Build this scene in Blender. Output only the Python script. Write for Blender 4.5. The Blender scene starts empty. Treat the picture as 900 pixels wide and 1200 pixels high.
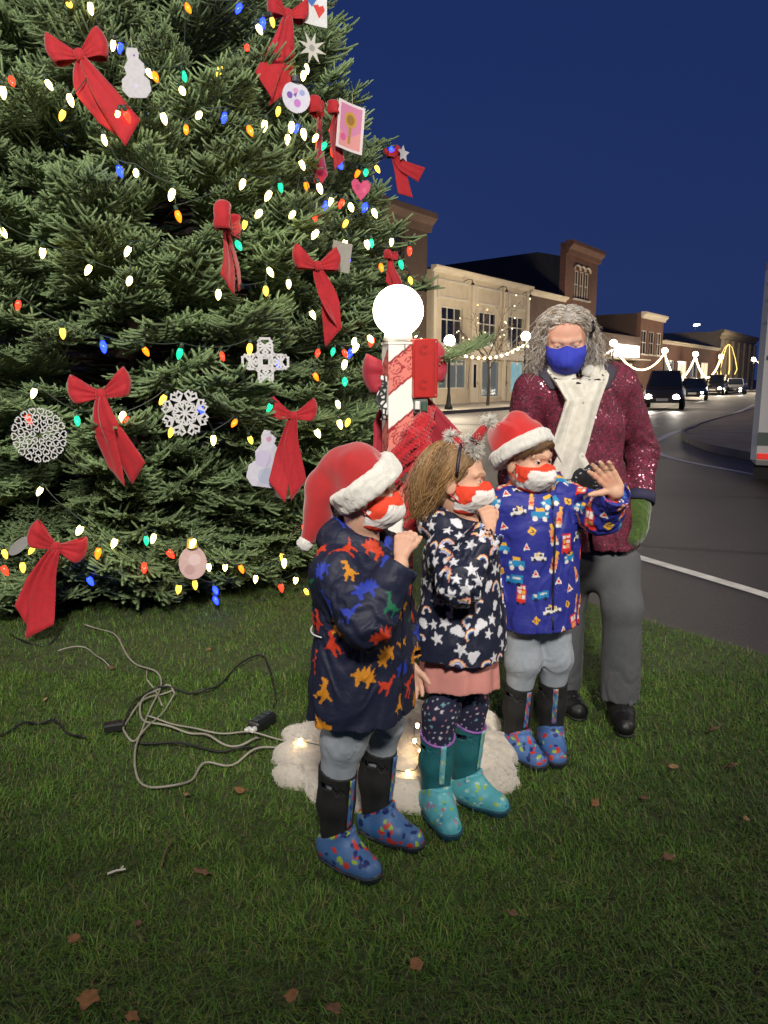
import bpy, bmesh, math, random
import numpy as np
from mathutils import Vector, Matrix, Euler

S = bpy.context.scene
COL = S.collection
R = math.radians

# ------------------------------------------------------------------ camera
CAM_H, PITCH, FPX = 1.35, R(9.8), 900.0
cam_d = bpy.data.cameras.new('camera')
cam = bpy.data.objects.new('camera', cam_d)
COL.objects.link(cam)
cam.location = (0, 0, CAM_H)
cam.rotation_euler = (math.pi / 2 - PITCH, 0, 0)
cam_d.sensor_fit = 'VERTICAL'
cam_d.sensor_height = 24.0
cam_d.lens = 18.0
cam_d.clip_start = 0.05
cam_d.clip_end = 3000
S.camera = cam

# ------------------------------------------------------------------ world, light, exposure
S.view_settings.view_transform = 'Standard'
S.view_settings.look = 'None'
S.view_settings.exposure = 0.0
S.view_settings.gamma = 1.0
S.view_settings.use_curve_mapping = False
S.cycles.use_denoising = True
S.cycles.max_bounces = 6
S.cycles.diffuse_bounces = 3
S.cycles.glossy_bounces = 3
S.cycles.transmission_bounces = 4
S.cycles.transparent_max_bounces = 8
S.cycles.sample_clamp_indirect = 4.0
S.cycles.caustics_reflective = False
S.cycles.caustics_refractive = False
try:
    S.cycles.use_light_tree = True
except Exception:
    pass
W = bpy.data.worlds.new('World')
S.world = W
W.use_nodes = True
nt = W.node_tree
nt.nodes.clear()
wo = nt.nodes.new('ShaderNodeOutputWorld')
wb = nt.nodes.new('ShaderNodeBackground')
sky = nt.nodes.new('ShaderNodeTexSky')
sky.sky_type = 'NISHITA'
sky.sun_disc = False
sky.sun_elevation = R(-4.0)
sky.sun_rotation = R(300)
sky.altitude = 50
sky.air_density = 1.0
sky.dust_density = 0.3
sky.ozone_density = 4.0
mixw = nt.nodes.new('ShaderNodeMix')
mixw.data_type = 'RGBA'
mixw.blend_type = 'ADD'
mixw.inputs[0].default_value = 1.0
mixw.inputs[7].default_value = (0.040, 0.078, 0.330, 1)
nt.links.new(sky.outputs[0], mixw.inputs[6])
nt.links.new(mixw.outputs[2], wb.inputs[0])
# dusk: a little lighter towards the horizon all the way round
wtc = nt.nodes.new('ShaderNodeTexCoord'); wsx = nt.nodes.new('ShaderNodeSeparateXYZ'); wrp = nt.nodes.new('ShaderNodeValToRGB')
nt.links.new(wtc.outputs['Generated'], wsx.inputs[0]); nt.links.new(wsx.outputs[2], wrp.inputs[0]); nt.links.new(wrp.outputs[0], mixw.inputs[7])
wrp.color_ramp.elements[0].position = 0.0; wrp.color_ramp.elements[0].color = (.052, .112, .410, 1)
wrp.color_ramp.elements[1].position = .55; wrp.color_ramp.elements[1].color = (.028, .076, .345, 1)
wb.inputs[1].default_value = 0.15 * 1.9
nt.links.new(wb.outputs[0], wo.inputs[0])

def light(name, kind, loc, energy, color, size=0.1, target=None, **kw):
    d = bpy.data.lights.new(name, kind)
    d.energy = energy
    d.color = color
    if kind in ('POINT', 'SPOT'):
        d.shadow_soft_size = size
    for k, v in kw.items():
        setattr(d, k, v)
    o = bpy.data.objects.new(name, d)
    COL.objects.link(o)
    o.location = loc
    if target is not None:
        o.rotation_euler = (Vector(target) - Vector(loc)).to_track_quat('-Z', 'Y').to_euler()
    return o

# what little is left of the day, from below the horizon on the left
light('sun', 'SUN', (0, 0, 20), 0.02, (0.75, 0.8, 1.0), target=(6, 6, 15.5), angle=R(20))
# assumed flood lamp behind the photographer, added as key light without pole or fixture
light('assumed_floodlight', 'SPOT', (.35, -3.6, 5.2), 3700, (1.0, 0.94, 0.83), 0.45, target=(-0.35, 4.4, 2.22),
      spot_size=R(50), spot_blend=0.55)

# ------------------------------------------------------------------ helpers
def ray(x, y):
    a = (x - 450) / FPX
    b = -(y - 600) / FPX
    return np.array((a, math.cos(PITCH) + b * math.sin(PITCH), -math.sin(PITCH) + b * math.cos(PITCH)))

def at(x, y, D):
    r = ray(x, y)
    t = D / r[1]
    return np.array((r[0] * t, D, CAM_H + r[2] * t))

def gnd(x, y, z=0.0):
    r = ray(x, y)
    t = (z - CAM_H) / r[2]
    return np.array((r[0] * t, r[1] * t, z))

def lin(c):
    return tuple((v / 12.92 if v <= 0.04045 else ((v + 0.055) / 1.055) ** 2.4) for v in c)

def rgb(r, g, b):
    return tuple(.80 * v for v in lin((r / 255, g / 255, b / 255)))

def tag(o, label=None, cat=None, group=None, kind=None):
    if label: o['label'] = label
    if cat: o['category'] = cat
    if group: o['group'] = group
    if kind: o['kind'] = kind
    return o

def empty(name, loc=(0, 0, 0), rz=0.0, parent=None):
    o = bpy.data.objects.new(name, None)
    o.empty_display_size = 0.1
    COL.objects.link(o)
    o.location = [float(v) for v in loc]
    o.rotation_euler = (0, 0, rz)
    if parent: o.parent = parent
    return o

def mesh_np(name, V, F, mat=None, parent=None, smooth=True, col=None, uv=None):
    """V (n,3); F (m,k) int array, or a list of such arrays, or list of lists"""
    me = bpy.data.meshes.new(name)
    V = np.asarray(V, dtype=np.float32)
    if isinstance(F, np.ndarray):
        Fs = [F]
    elif len(F) and isinstance(F[0], np.ndarray):
        Fs = F
    else:
        Fs = None
    if Fs is None:
        me.from_pydata([tuple(map(float, v)) for v in V], [], [list(map(int, f)) for f in F])
    else:
        loops = np.concatenate([f.reshape(-1) for f in Fs]).astype(np.int32)
        tot = np.concatenate([np.full(len(f), f.shape[1], np.int32) for f in Fs])
        start = np.concatenate([[0], np.cumsum(tot)[:-1]]).astype(np.int32)
        me.vertices.add(len(V))
        me.vertices.foreach_set('co', V.reshape(-1))
        me.loops.add(len(loops))
        me.loops.foreach_set('vertex_index', loops)
        me.polygons.add(len(tot))
        me.polygons.foreach_set('loop_start', start)
        me.polygons.foreach_set('loop_total', tot)
        me.update(calc_edges=True)
    if smooth:
        me.polygons.foreach_set('use_smooth', np.ones(len(me.polygons), bool))
    if col is not None:
        c = np.ones((len(V), 4), np.float32)
        c[:, :3] = col
        a = me.color_attributes.new('Col', 'FLOAT_COLOR', 'POINT')
        a.data.foreach_set('color', c.reshape(-1))
    if uv is not None:
        a = me.attributes.new('puv', 'FLOAT_VECTOR', 'POINT')
        u3 = np.zeros((len(V), 3), np.float32)
        u3[:, :uv.shape[1]] = uv
        a.data.foreach_set('vector', u3.reshape(-1))
    me.validate()
    o = bpy.data.objects.new(name, me)
    COL.objects.link(o)
    if mat: me.materials.append(mat)
    if parent: o.parent = parent
    return o

class MB:
    """collects simple shapes into one mesh"""
    def __init__(s):
        s.v = []; s.f = []
    def add(s, v, f):
        n = len(s.v)
        s.v += [tuple(map(float, p)) for p in v]
        s.f += [[int(i) + n for i in q] for q in f]
        return s
    def box(s, c, d, rz=0.0, M=None, bev=0.0):
        x, y, z = d[0] / 2, d[1] / 2, d[2] / 2
        if bev > 0:
            b = min(bev, x * .49, y * .49, z * .49)
            pts = []
            for sx in (-1, 1):
                for sy in (-1, 1):
                    for sz in (-1, 1):
                        pts += [(sx * (x - b), sy * (y - b), sz * z), (sx * (x - b), sy * y, sz * (z - b)), (sx * x, sy * (y - b), sz * (z - b))]
            bm = bmesh.new()
            for p in pts: bm.verts.new(p)
            bmesh.ops.convex_hull(bm, input=bm.verts)
            bmesh.ops.dissolve_limit(bm, angle_limit=0.01, verts=bm.verts, edges=bm.edges)
            bm.verts.index_update()
            v = [Vector(q.co) for q in bm.verts]
            f = [[q.index for q in fa.verts] for fa in bm.faces]
            bm.free()
        else:
            v = [Vector((sx * x, sy * y, sz * z)) for sz in (-1, 1) for sy in (-1, 1) for sx in (-1, 1)]
            f = [(0, 2, 3, 1), (4, 5, 7, 6), (0, 1, 5, 4), (2, 6, 7, 3), (0, 4, 6, 2), (1, 3, 7, 5)]
        if M is None:
            M = Matrix.Translation(Vector([float(q) for q in c])) @ Matrix.Rotation(rz, 4, 'Z')
        return s.add([M @ p for p in v], f)
    def tube(s, pts, rad, n=8, cap=True):
        pts = [Vector([float(q) for q in p]) for p in pts]
        if not hasattr(rad, '__len__'): rad = [rad] * len(pts)
        v = []; f = []
        up = Vector((0, 0, 1))
        prev = None
        for i, p in enumerate(pts):
            t = (pts[min(i + 1, len(pts) - 1)] - pts[max(i - 1, 0)]).normalized()
            if prev is None:
                a = t.cross(up if abs(t.z) < .95 else Vector((1, 0, 0))).normalized()
            else:
                a = (prev - t * prev.dot(t)).normalized()
            prev = a
            b = t.cross(a)
            for k in range(n):
                an = 2 * math.pi * k / n
                v.append(p + (a * math.cos(an) + b * math.sin(an)) * rad[i])
        for i in range(len(pts) - 1):
            for k in range(n):
                k2 = (k + 1) % n
                f.append((i * n + k, i * n + k2, (i + 1) * n + k2, (i + 1) * n + k))
        if cap:
            f.append(list(range(n))[::-1])
            f.append([(len(pts) - 1) * n + k for k in range(n)])
        return s.add(v, f)
    def lathe(s, prof, n=16, M=None):
        """prof: list of (r, z)"""
        v = []; f = []
        for r, z in prof:
            for k in range(n):
                a = 2 * math.pi * k / n
                v.append(Vector((r * math.cos(a), r * math.sin(a), z)))
        for i in range(len(prof) - 1):
            for k in range(n):
                k2 = (k + 1) % n
                f.append((i * n + k, i * n + k2, (i + 1) * n + k2, (i + 1) * n + k))
        f.append(list(range(n))[::-1]); f.append([(len(prof) - 1) * n + k for k in range(n)])
        if M is not None: v = [M @ p for p in v]
        return s.add(v, f)
    def prism(s, poly, depth, M=None):
        """poly: 2D outline in local xz, extruded along +y by depth"""
        n = len(poly)
        v = [Vector((x, 0, z)) for x, z in poly] + [Vector((x, depth, z)) for x, z in poly]
        f = [list(range(n)), list(range(n, 2 * n))[::-1]]
        f += [(i, i + n, (i + 1) % n + n, (i + 1) % n) for i in range(n)]
        if M is not None: v = [M @ p for p in v]
        return s.add(v, f)
    def build(s, name, mat=None, parent=None, smooth=False):
        me = bpy.data.meshes.new(name)
        me.from_pydata(s.v, [], s.f)
        bm = bmesh.new(); bm.from_mesh(me)
        bmesh.ops.recalc_face_normals(bm, faces=bm.faces)
        bm.to_mesh(me); bm.free()
        if smooth:
            for p in me.polygons: p.use_smooth = True
        o = bpy.data.objects.new(name, me)
        COL.objects.link(o)
        if mat: me.materials.append(mat)
        if parent: o.parent = parent
        return o

# ------------------------------------------------------------------ materials
_M = {}
def mat(name, color=(.5, .5, .5), rough=.6, metal=0.0, var=0.0, vscale=20.0, bump=0.0, bscale=60.0, emit=None, estr=0.0,
        attr=False, objrand=0.0, sheen=0.0, trans=0.0, alpha=None, spec=None, coat=0.0, sss=0.0):
    if name in _M: return _M[name]
    m = bpy.data.materials.new(name)
    m.use_nodes = True
    t = m.node_tree
    b = t.nodes['Principled BSDF']
    b.inputs['Roughness'].default_value = rough
    b.inputs['Metallic'].default_value = metal
    if spec is not None: b.inputs['Specular IOR Level'].default_value = spec
    if coat: b.inputs['Coat Weight'].default_value = coat
    if sheen:
        b.inputs['Sheen Weight'].default_value = sheen
    if sss:
        b.inputs['Subsurface Weight'].default_value = sss
        b.inputs['Subsurface Radius'].default_value = (1.0, .35, .2)
        b.inputs['Subsurface Scale'].default_value = 0.006
    if trans: b.inputs['Transmission Weight'].default_value = trans
    src = None
    if attr:
        a = t.nodes.new('ShaderNodeAttribute'); a.attribute_name = 'Col'
        src = a.outputs['Color']
    else:
        b.inputs['Base Color'].default_value = (*color, 1)
    co = None
    def coords():
        nonlocal co
        if co is None:
            co = t.nodes.new('ShaderNodeTexCoord')
        return co.outputs['Object']
    if var:
        n = t.nodes.new('ShaderNodeTexNoise'); n.inputs['Scale'].default_value = vscale; n.inputs['Detail'].default_value = 5
        t.links.new(coords(), n.inputs['Vector'])
        mr = t.nodes.new('ShaderNodeMapRange')
        mr.inputs['From Min'].default_value = .25; mr.inputs['From Max'].default_value = .75
        mr.inputs['To Min'].default_value = 1 - var; mr.inputs['To Max'].default_value = 1 + var
        t.links.new(n.outputs['Fac'], mr.inputs['Value'])
        mx = t.nodes.new('ShaderNodeMix'); mx.data_type = 'RGBA'; mx.blend_type = 'MULTIPLY'; mx.inputs[0].default_value = 1
        if src: t.links.new(src, mx.inputs[6])
        else: mx.inputs[6].default_value = (*color, 1)
        t.links.new(mr.outputs[0], mx.inputs[7])
        src = mx.outputs[2]
    if objrand:
        oi = t.nodes.new('ShaderNodeObjectInfo')
        mr = t.nodes.new('ShaderNodeMapRange')
        mr.inputs['To Min'].default_value = 1 - objrand; mr.inputs['To Max'].default_value = 1 + objrand
        t.links.new(oi.outputs['Random'], mr.inputs['Value'])
        mx = t.nodes.new('ShaderNodeMix'); mx.data_type = 'RGBA'; mx.blend_type = 'MULTIPLY'; mx.inputs[0].default_value = 1
        if src: t.links.new(src, mx.inputs[6])
        else: mx.inputs[6].default_value = (*color, 1)
        t.links.new(mr.outputs[0], mx.inputs[7])
        src = mx.outputs[2]
    if src: t.links.new(src, b.inputs['Base Color'])
    if bump:
        n = t.nodes.new('ShaderNodeTexNoise'); n.inputs['Scale'].default_value = bscale; n.inputs['Detail'].default_value = 4
        t.links.new(coords(), n.inputs['Vector'])
        bp = t.nodes.new('ShaderNodeBump'); bp.inputs['Strength'].default_value = min(1, bump); bp.inputs['Distance'].default_value = .3 / bscale
        t.links.new(n.outputs['Fac'], bp.inputs['Height'])
        t.links.new(bp.outputs[0], b.inputs['Normal'])
    if emit is not None:
        b.inputs['Emission Color'].default_value = (*emit, 1)
        b.inputs['Emission Strength'].default_value = estr
    _M[name] = m
    return m

# ------------------------------------------------------------------ implicit surfaces (smooth blended solids -> one quad mesh)
def A(*v): return np.array(v, np.float32)

def cone(P, a, b, ra, rb):
    a = np.asarray(a, np.float32); b = np.asarray(b, np.float32)
    ab = b - a
    L = float(ab @ ab) + 1e-9
    q = P - a
    t = np.clip((q @ ab) / L, 0, 1)
    d = q - t[:, None] * ab
    return np.sqrt(np.einsum('ij,ij->i', d, d)) - (ra + (rb - ra) * t)

def ell(P, c, r, M=None):
    q = P - np.asarray(c, np.float32)
    if M is not None: q = q @ np.asarray(M, np.float32)      # columns of M = axes
    r = np.asarray(r, np.float32)
    u = q / r
    k0 = np.sqrt(np.einsum('ij,ij->i', u, u))
    u = u / r
    k1 = np.sqrt(np.einsum('ij,ij->i', u, u))
    return k0 * (k0 - 1) / (k1 + 1e-6)

def rbox(P, c, h, r, M=None):
    q = P - np.asarray(c, np.float32)
    if M is not None: q = q @ np.asarray(M, np.float32)
    q = np.abs(q) - (np.asarray(h, np.float32) - r)
    return np.sqrt((np.maximum(q, 0) ** 2).sum(1)) + np.minimum(q.max(1), 0) - r

def smin(a, b, k):
    h = np.clip(.5 + .5 * (b - a) / k, 0, 1)
    return b + (a - b) * h - k * h * (1 - h)

def smax(a, b, k): return -smin(-a, -b, k)

def chain(P, pts, rad, k=.02):
    d = None
    for i in range(len(pts) - 1):
        e = cone(P, pts[i], pts[i + 1], rad[i], rad[i + 1])
        d = e if d is None else smin(d, e, k)
    return d

def loft(P, z, cx, cy, a, b, p=2.0):
    """upright solid with elliptic cross sections given at heights z"""
    Z = P[:, 2]
    CX = np.interp(Z, z, cx); CY = np.interp(Z, z, cy); Aa = np.interp(Z, z, a); Bb = np.interp(Z, z, b)
    u = np.abs((P[:, 0] - CX) / Aa); v = np.abs((P[:, 1] - CY) / Bb)
    k = (u ** p + v ** p) ** (1 / p)
    d = (k - 1) * np.minimum(Aa, Bb) 
    return np.maximum(d, np.maximum(z[0] - Z, Z - z[-1]))

_perm = np.random.RandomState(7).permutation(256)
_perm = np.concatenate([_perm, _perm, _perm]).astype(np.int32)
_grd = np.random.RandomState(8).normal(size=(256, 3)).astype(np.float32)
_grd /= np.linalg.norm(_grd, axis=1)[:, None]
def noise(P):
    Pi = np.floor(P).astype(np.int32)
    f = (P - Pi).astype(np.float32)
    Pi &= 255
    w = f * f * f * (f * (f * 6 - 15) + 10)
    out = 0
    for dx in (0, 1):
        wx = w[:, 0] if dx else 1 - w[:, 0]
        for dy in (0, 1):
            wy = w[:, 1] if dy else 1 - w[:, 1]
            for dz in (0, 1):
                wz = w[:, 2] if dz else 1 - w[:, 2]
                g = _grd[_perm[_perm[_perm[(Pi[:, 0] + dx) & 255] + ((Pi[:, 1] + dy) & 255)] + ((Pi[:, 2] + dz) & 255)]]
                out = out + wx * wy * wz * (g[:, 0] * (f[:, 0] - dx) + g[:, 1] * (f[:, 1] - dy) + g[:, 2] * (f[:, 2] - dz))
    return out

_sa = np.random.RandomState(3).normal(size=(5, 3)).astype(np.float32)
_sa /= np.linalg.norm(_sa, axis=1)[:, None]
def sn(P):
    """cheap smooth noise out of warped sines, about -0.6 .. 0.6"""
    P = P.astype(np.float32) * np.float32(4.2)
    u = P @ _sa.T
    w = np.sin(u[:, 0] * np.float32(.83) + np.float32(1.7) * np.sin(u[:, 1] * np.float32(.61)))
    return np.float32(.3) * (np.sin(u[:, 2] + np.float32(1.9) * w) + np.sin(u[:, 3] + np.float32(1.6) * np.sin(u[:, 4] + w)))

def fbm(P, o=3):
    s = 0; a = 1.0
    for i in range(o):
        s = s + a * noise(P * (2 ** i) + 17.3 * i); a *= .5
    return s

def surf(f, lo, hi, h, slack=1.25):
    """sparse surface nets: f maps (n,3) float32 -> signed distance"""
    B = 4
    lo = np.asarray(lo, np.float64); hi = np.asarray(hi, np.float64)
    n = (np.ceil((hi - lo) / (h * 16)).astype(int) + 1) * 4
    gi = np.stack(np.meshgrid(*[np.arange(k // 4) for k in n], indexing='ij'), -1).reshape(-1, 3)
    d = f((lo + (gi + .5) * 16 * h).astype(np.float32))
    gi = gi[np.abs(d) < 16 * h * .87 * slack]
    o4 = np.stack(np.meshgrid(*[np.arange(4)] * 3, indexing='ij'), -1).reshape(-1, 3)
    gi = (gi[:, None, :] * 4 + o4[None]).reshape(-1, 3)
    d = np.concatenate([f((lo + (gi[s0:s0 + 200000] + .5) * B * h).astype(np.float32)) for s0 in range(0, len(gi), 200000)])
    gi = gi[np.abs(d) < B * h * .87 * slack]
    o = np.stack(np.meshgrid(*[np.arange(B + 1)] * 3, indexing='ij'), -1).reshape(-1, 3)
    idx = (gi[:, None, :] * B + o[None]).reshape(-1, 3)
    val = np.empty(len(idx), np.float32)
    step = 100000
    for s0 in range(0, len(idx), step):
        val[s0:s0 + step] = f((lo + idx[s0:s0 + step] * h).astype(np.float32))
    v = val.reshape(-1, B + 1, B + 1, B + 1)
    neg = v < 0
    cn = np.stack([neg[:, a:B + a, b:B + b, c2:B + c2] for a in (0, 1) for b in (0, 1) for c2 in (0, 1)], -1)
    s = cn.sum(-1)
    act = (s > 0) & (s < 8)
    bi, ci, cj, ck = np.nonzero(act)
    cell = gi[bi] * B + np.stack([ci, cj, ck], -1)
    N = (n * B + 2).astype(np.int64)
    key = (cell[:, 0] * N[1] + cell[:, 1]) * N[2] + cell[:, 2]
    cv = np.stack([v[bi, ci + a, cj + b, ck + c2] for a in (0, 1) for b in (0, 1) for c2 in (0, 1)], -1)
    corner = np.array([(a, b, c2) for a in (0, 1) for b in (0, 1) for c2 in (0, 1)], np.float32)
    acc = np.zeros((len(cell), 3), np.float32); cnt = np.zeros(len(cell), np.float32)
    for e0 in range(8):
        for ax, st in ((0, 4), (1, 2), (2, 1)):
            if corner[e0][ax] == 0:
                e1 = e0 + st
                a0, a1 = cv[:, e0], cv[:, e1]
                x = (a0 < 0) != (a1 < 0)
                t = np.where(x, a0 / np.where(x, a0 - a1, 1), 0)
                p = corner[e0][None] + t[:, None] * (corner[e1] - corner[e0])[None]
                acc += p * x[:, None]; cnt += x
    V = lo + (cell + acc / cnt[:, None]) * h
    order = np.argsort(key)
    sk = key[order]
    def look(cc):
        k = (cc[:, 0] * N[1] + cc[:, 1]) * N[2] + cc[:, 2]
        p = np.searchsorted(sk, k)
        p = np.minimum(p, len(sk) - 1)
        ok = sk[p] == k
        return order[p], ok
    quads = []
    for ax, st in ((0, 4), (1, 2), (2, 1)):
        a0, a1 = cv[:, 0], cv[:, st]
        x = np.nonzero((a0 < 0) != (a1 < 0))[0]
        u, w = [(1, 2), (2, 0), (0, 1)][ax]
        base = cell[x]
        du = np.zeros(3, int); du[u] = 1
        dw = np.zeros(3, int); dw[w] = 1
        q0, k0 = look(base); q1, k1 = look(base - du); q2, k2 = look(base - du - dw); q3, k3 = look(base - dw)
        ok = k0 & k1 & k2 & k3
        Q = np.stack([q0, q1, q2, q3], -1)
        flip = a0[x] >= 0
        Q[flip] = Q[flip][:, ::-1]
        quads.append(Q[ok])
    return V.astype(np.float32), np.concatenate(quads)

def solid(name, f, lo, hi, h, m, parent=None, color=None, slack=1.25):
    V, Q = surf(f, lo, hi, h, slack)
    c = color(V) if color is not None else None
    return mesh_np(name, V, Q, m, parent, True, c)

def frame(fwd, up=(0, 0, 1)):
    """rows: right, forward, up"""
    f = np.asarray(fwd, float); f = f / np.linalg.norm(f)
    r = np.cross(f, np.asarray(up, float)); r /= np.linalg.norm(r)
    u = np.cross(r, f)
    return np.stack([r, f, u])

def inpoly(X, Y, poly):
    ins = np.zeros(len(X), bool)
    n = len(poly)
    for i in range(n):
        x0, y0 = poly[i]; x1, y1 = poly[(i + 1) % n]
        if y0 == y1: continue
        c = ((y0 > Y) != (y1 > Y)) & (X < (x1 - x0) * (Y - y0) / (y1 - y0) + x0)
        ins ^= c
    return ins

def tubes_np(paths, rad, n=3):
    """many thin tubes: paths (N,K,3), rad (N,K) -> V, F"""
    N, K, _ = paths.shape
    t = np.gradient(paths, axis=1)
    t /= np.linalg.norm(t, axis=2, keepdims=True) + 1e-9
    ref = np.where(np.abs(t[..., 2:3]) < .9, np.array([0, 0, 1.0]), np.array([1.0, 0, 0]))
    a = np.cross(t, ref); a /= np.linalg.norm(a, axis=2, keepdims=True) + 1e-9
    b = np.cross(t, a)
    V = np.empty((N, K, n, 3))
    for k in range(n):
        an = 2 * math.pi * k / n
        V[:, :, k] = paths + (a * math.cos(an) + b * math.sin(an)) * rad[..., None]
    base = (np.arange(N) * K * n)[:, None, None]
    i = np.arange(K - 1)[None, :, None] * n
    k = np.arange(n)[None, None, :]
    k2 = (k + 1) % n
    if n == 2: k, k2 = k[..., :1], k2[..., :1]          # flat ribbons: one face per step
    F = np.stack([base + i + k, base + i + k2, base + i + n + k2, base + i + n + k], -1).reshape(-1, 4)
    return V.reshape(-1, 3), F

# ================================================================== SETTING
def sheet(name, pts, z, m, kind='structure', parent=None):
    V = [(float(p[0]), float(p[1]), z) for p in pts]
    me = bpy.data.meshes.new(name)
    me.from_pydata(V, [], [list(range(len(V)))])
    o = bpy.data.objects.new(name, me); COL.objects.link(o)
    me.materials.append(m)
    if me.polygons[0].normal.z < 0: me.flip_normals()
    if kind: o['kind'] = kind
    if parent: o.parent = parent
    return o

def asphalt():
    m = bpy.data.materials.new('asphalt'); m.use_nodes = True
    t = m.node_tree; b = t.nodes['Principled BSDF']
    co = t.nodes.new('ShaderNodeTexCoord')
    n1 = t.nodes.new('ShaderNodeTexNoise'); n1.inputs['Scale'].default_value = .35; n1.inputs['Detail'].default_value = 6
    n2 = t.nodes.new('ShaderNodeTexNoise'); n2.inputs['Scale'].default_value = 90; n2.inputs['Detail'].default_value = 3
    for n in (n1, n2): t.links.new(co.outputs['Object'], n.inputs['Vector'])
    r = t.nodes.new('ShaderNodeValToRGB')
    r.color_ramp.elements[0].position = .3; r.color_ramp.elements[0].color = (.034, .030, .029, 1)
    r.color_ramp.elements[1].position = .7; r.color_ramp.elements[1].color = (.062, .055, .052, 1)
    t.links.new(n1.outputs['Fac'], r.inputs[0])
    mx = t.nodes.new('ShaderNodeMix'); mx.data_type = 'RGBA'; mx.blend_type = 'MULTIPLY'; mx.inputs[0].default_value = .8
    r2 = t.nodes.new('ShaderNodeMapRange'); r2.inputs['From Min'].default_value = .3; r2.inputs['From Max'].default_value = .7; r2.inputs['To Min'].default_value = .45; r2.inputs['To Max'].default_value = 1.5
    t.links.new(n2.outputs['Fac'], r2.inputs[0])
    t.links.new(r.outputs[0], mx.inputs[6]); t.links.new(r2.outputs[0], mx.inputs[7])
    t.links.new(mx.outputs[2], b.inputs['Base Color'])
    r3 = t.nodes.new('ShaderNodeMapRange'); r3.inputs['To Min'].default_value = .38; r3.inputs['To Max'].default_value = .78
    t.links.new(n1.outputs['Fac'], r3.inputs[0]); t.links.new(r3.outputs[0], b.inputs['Roughness'])
    bp = t.nodes.new('ShaderNodeBump'); bp.inputs['Strength'].default_value = .5; bp.inputs['Distance'].default_value = .004
    t.links.new(n2.outputs['Fac'], bp.inputs['Height']); t.links.new(bp.outputs[0], b.inputs['Normal'])
    return m

ASPH = asphalt()
PAINT = mat('road_paint', (.62, .61, .58), .6, var=.25, vscale=8)
CONC = mat('concrete', (.26, .24, .21), .85, var=.2, vscale=3, bump=.4, bscale=60)
SOIL = mat('soil', (.040, .055, .018), .95, var=.35, vscale=25, bump=.6, bscale=60)
sheet('ground', [(-600, -200), (900, -200), (900, 1200), (-600, 1200)], -.03, mat('ground_dark', (.04, .045, .03), .95, var=.3, vscale=1))
EDGE = [(3.2, 1.55), (2.5, 2.75), (1.906, 3.635), (1.687, 3.93), (1.432, 4.277), (1.15, 4.75), (.85, 5.6), (.75, 6.8), (.2, 8.6), (-1.4, 9.8), (-4, 10.4), (-14, 10.5)]
road = sheet('road', [(60, -30), (140, -30), (420, 560), (300, 560), (-120, 60), (-120, 6)][:0] + [(-120, 6), (-14, 10.45), (-4, 10.35), (-1.4, 9.75), (.15, 8.55), (.7, 6.8), (.8, 5.6), (1.1, 4.7), (1.38, 4.25), (1.64, 3.9), (1.86, 3.6), (2.45, 2.72), (3.15, 1.5), (4.5, -30), (200, -30), (420, 300), (420, 620), (-120, 60)], -.008, ASPH)
sheet('lawn', [(-14, 10.5), (-14, -6), (7, -6)] + EDGE[:-1], 0.0, SOIL)

def ribbon_line(name, pts, w, z, m, label, cat='road marking'):
    P = [np.array(p[:2], float) for p in pts]
    V = []
    for i, p in enumerate(P):
        t = P[min(i + 1, len(P) - 1)] - P[max(i - 1, 0)]
        t /= np.linalg.norm(t)
        n = np.array((-t[1], t[0])) * w / 2
        V += [(*(p + n), z), (*(p - n), z)]
    F = np.array([(2 * i, 2 * i + 1, 2 * i + 3, 2 * i + 2) for i in range(len(P) - 1)])
    o = mesh_np(name, np.array(V), F, m, None, False)
    return tag(o, kind='structure')

def smooth(pts, n=8):
    """Catmull-Rom through 2D/3D points"""
    P = [np.asarray(p, float) for p in pts]
    P = [2 * P[0] - P[1]] + P + [2 * P[-1] - P[-2]]
    out = []
    for i in range(1, len(P) - 2):
        for k in range(n):
            t = k / n
            a, b, c, d = P[i - 1], P[i], P[i + 1], P[i + 2]
            out.append(.5 * ((2 * b) + (c - a) * t + (2 * a - 5 * b + 4 * c - d) * t * t + (3 * b - a - 3 * c + d) * t ** 3))
    out.append(P[-2])
    return out

ZM = -.004
ribbon_line('edge_line', smooth([(-8, 12.2, 0), (-3.6, 11.6, 0), (-.8, 10.4, 0), (.7, 8.7, 0), (1.45, 7.1, 0), gnd(735, 648), gnd(820, 673), gnd(900, 697), gnd(1000, 730), (4.2, 1.6, 0)], 6), .105, ZM, PAINT, '')
ribbon_line('lane_line', smooth([gnd(768, 516.5), gnd(793, 505.6), gnd(815.6, 499.6), gnd(842, 493), gnd(884, 474)], 6), .18, ZM, PAINT, '')
ribbon_line('lane_line', smooth([gnd(752, 527), gnd(767, 530), gnd(789, 536.7), gnd(824, 544.4), gnd(860, 551), gnd(900, 559)], 6), .12, ZM, PAINT, '')
ribbon_line('lane_line', [gnd(756, 487), gnd(787, 480)], .2, ZM, PAINT, '')
ribbon_line('stop_line', [gnd(756, 493.5), gnd(834, 493)], .35, ZM, mat('worn_paint', (.20, .19, .18), .7, var=.4, vscale=4), '')
ribbon_line('lane_dash', [gnd(752, 499), gnd(771, 499)], .25, ZM, PAINT, '')
ribbon_line('lane_dash', [gnd(815, 472), gnd(826, 470)], .25, ZM, PAINT, '')
ribbon_line('lane_line', [gnd(480, 499), gnd(600, 496)], .14, ZM, mat('worn_paint', (.2, .19, .18), .7), '')
ribbon_line('crack', [gnd(735, 636), gnd(800, 641), gnd(905, 648)], .03, ZM, mat('tar', (.015, .015, .015), .5), '')
ribbon_line('crack', [gnd(765, 575), gnd(900, 583)], .04, ZM, mat('tar', (.015, .015, .015), .5), '')

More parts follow.
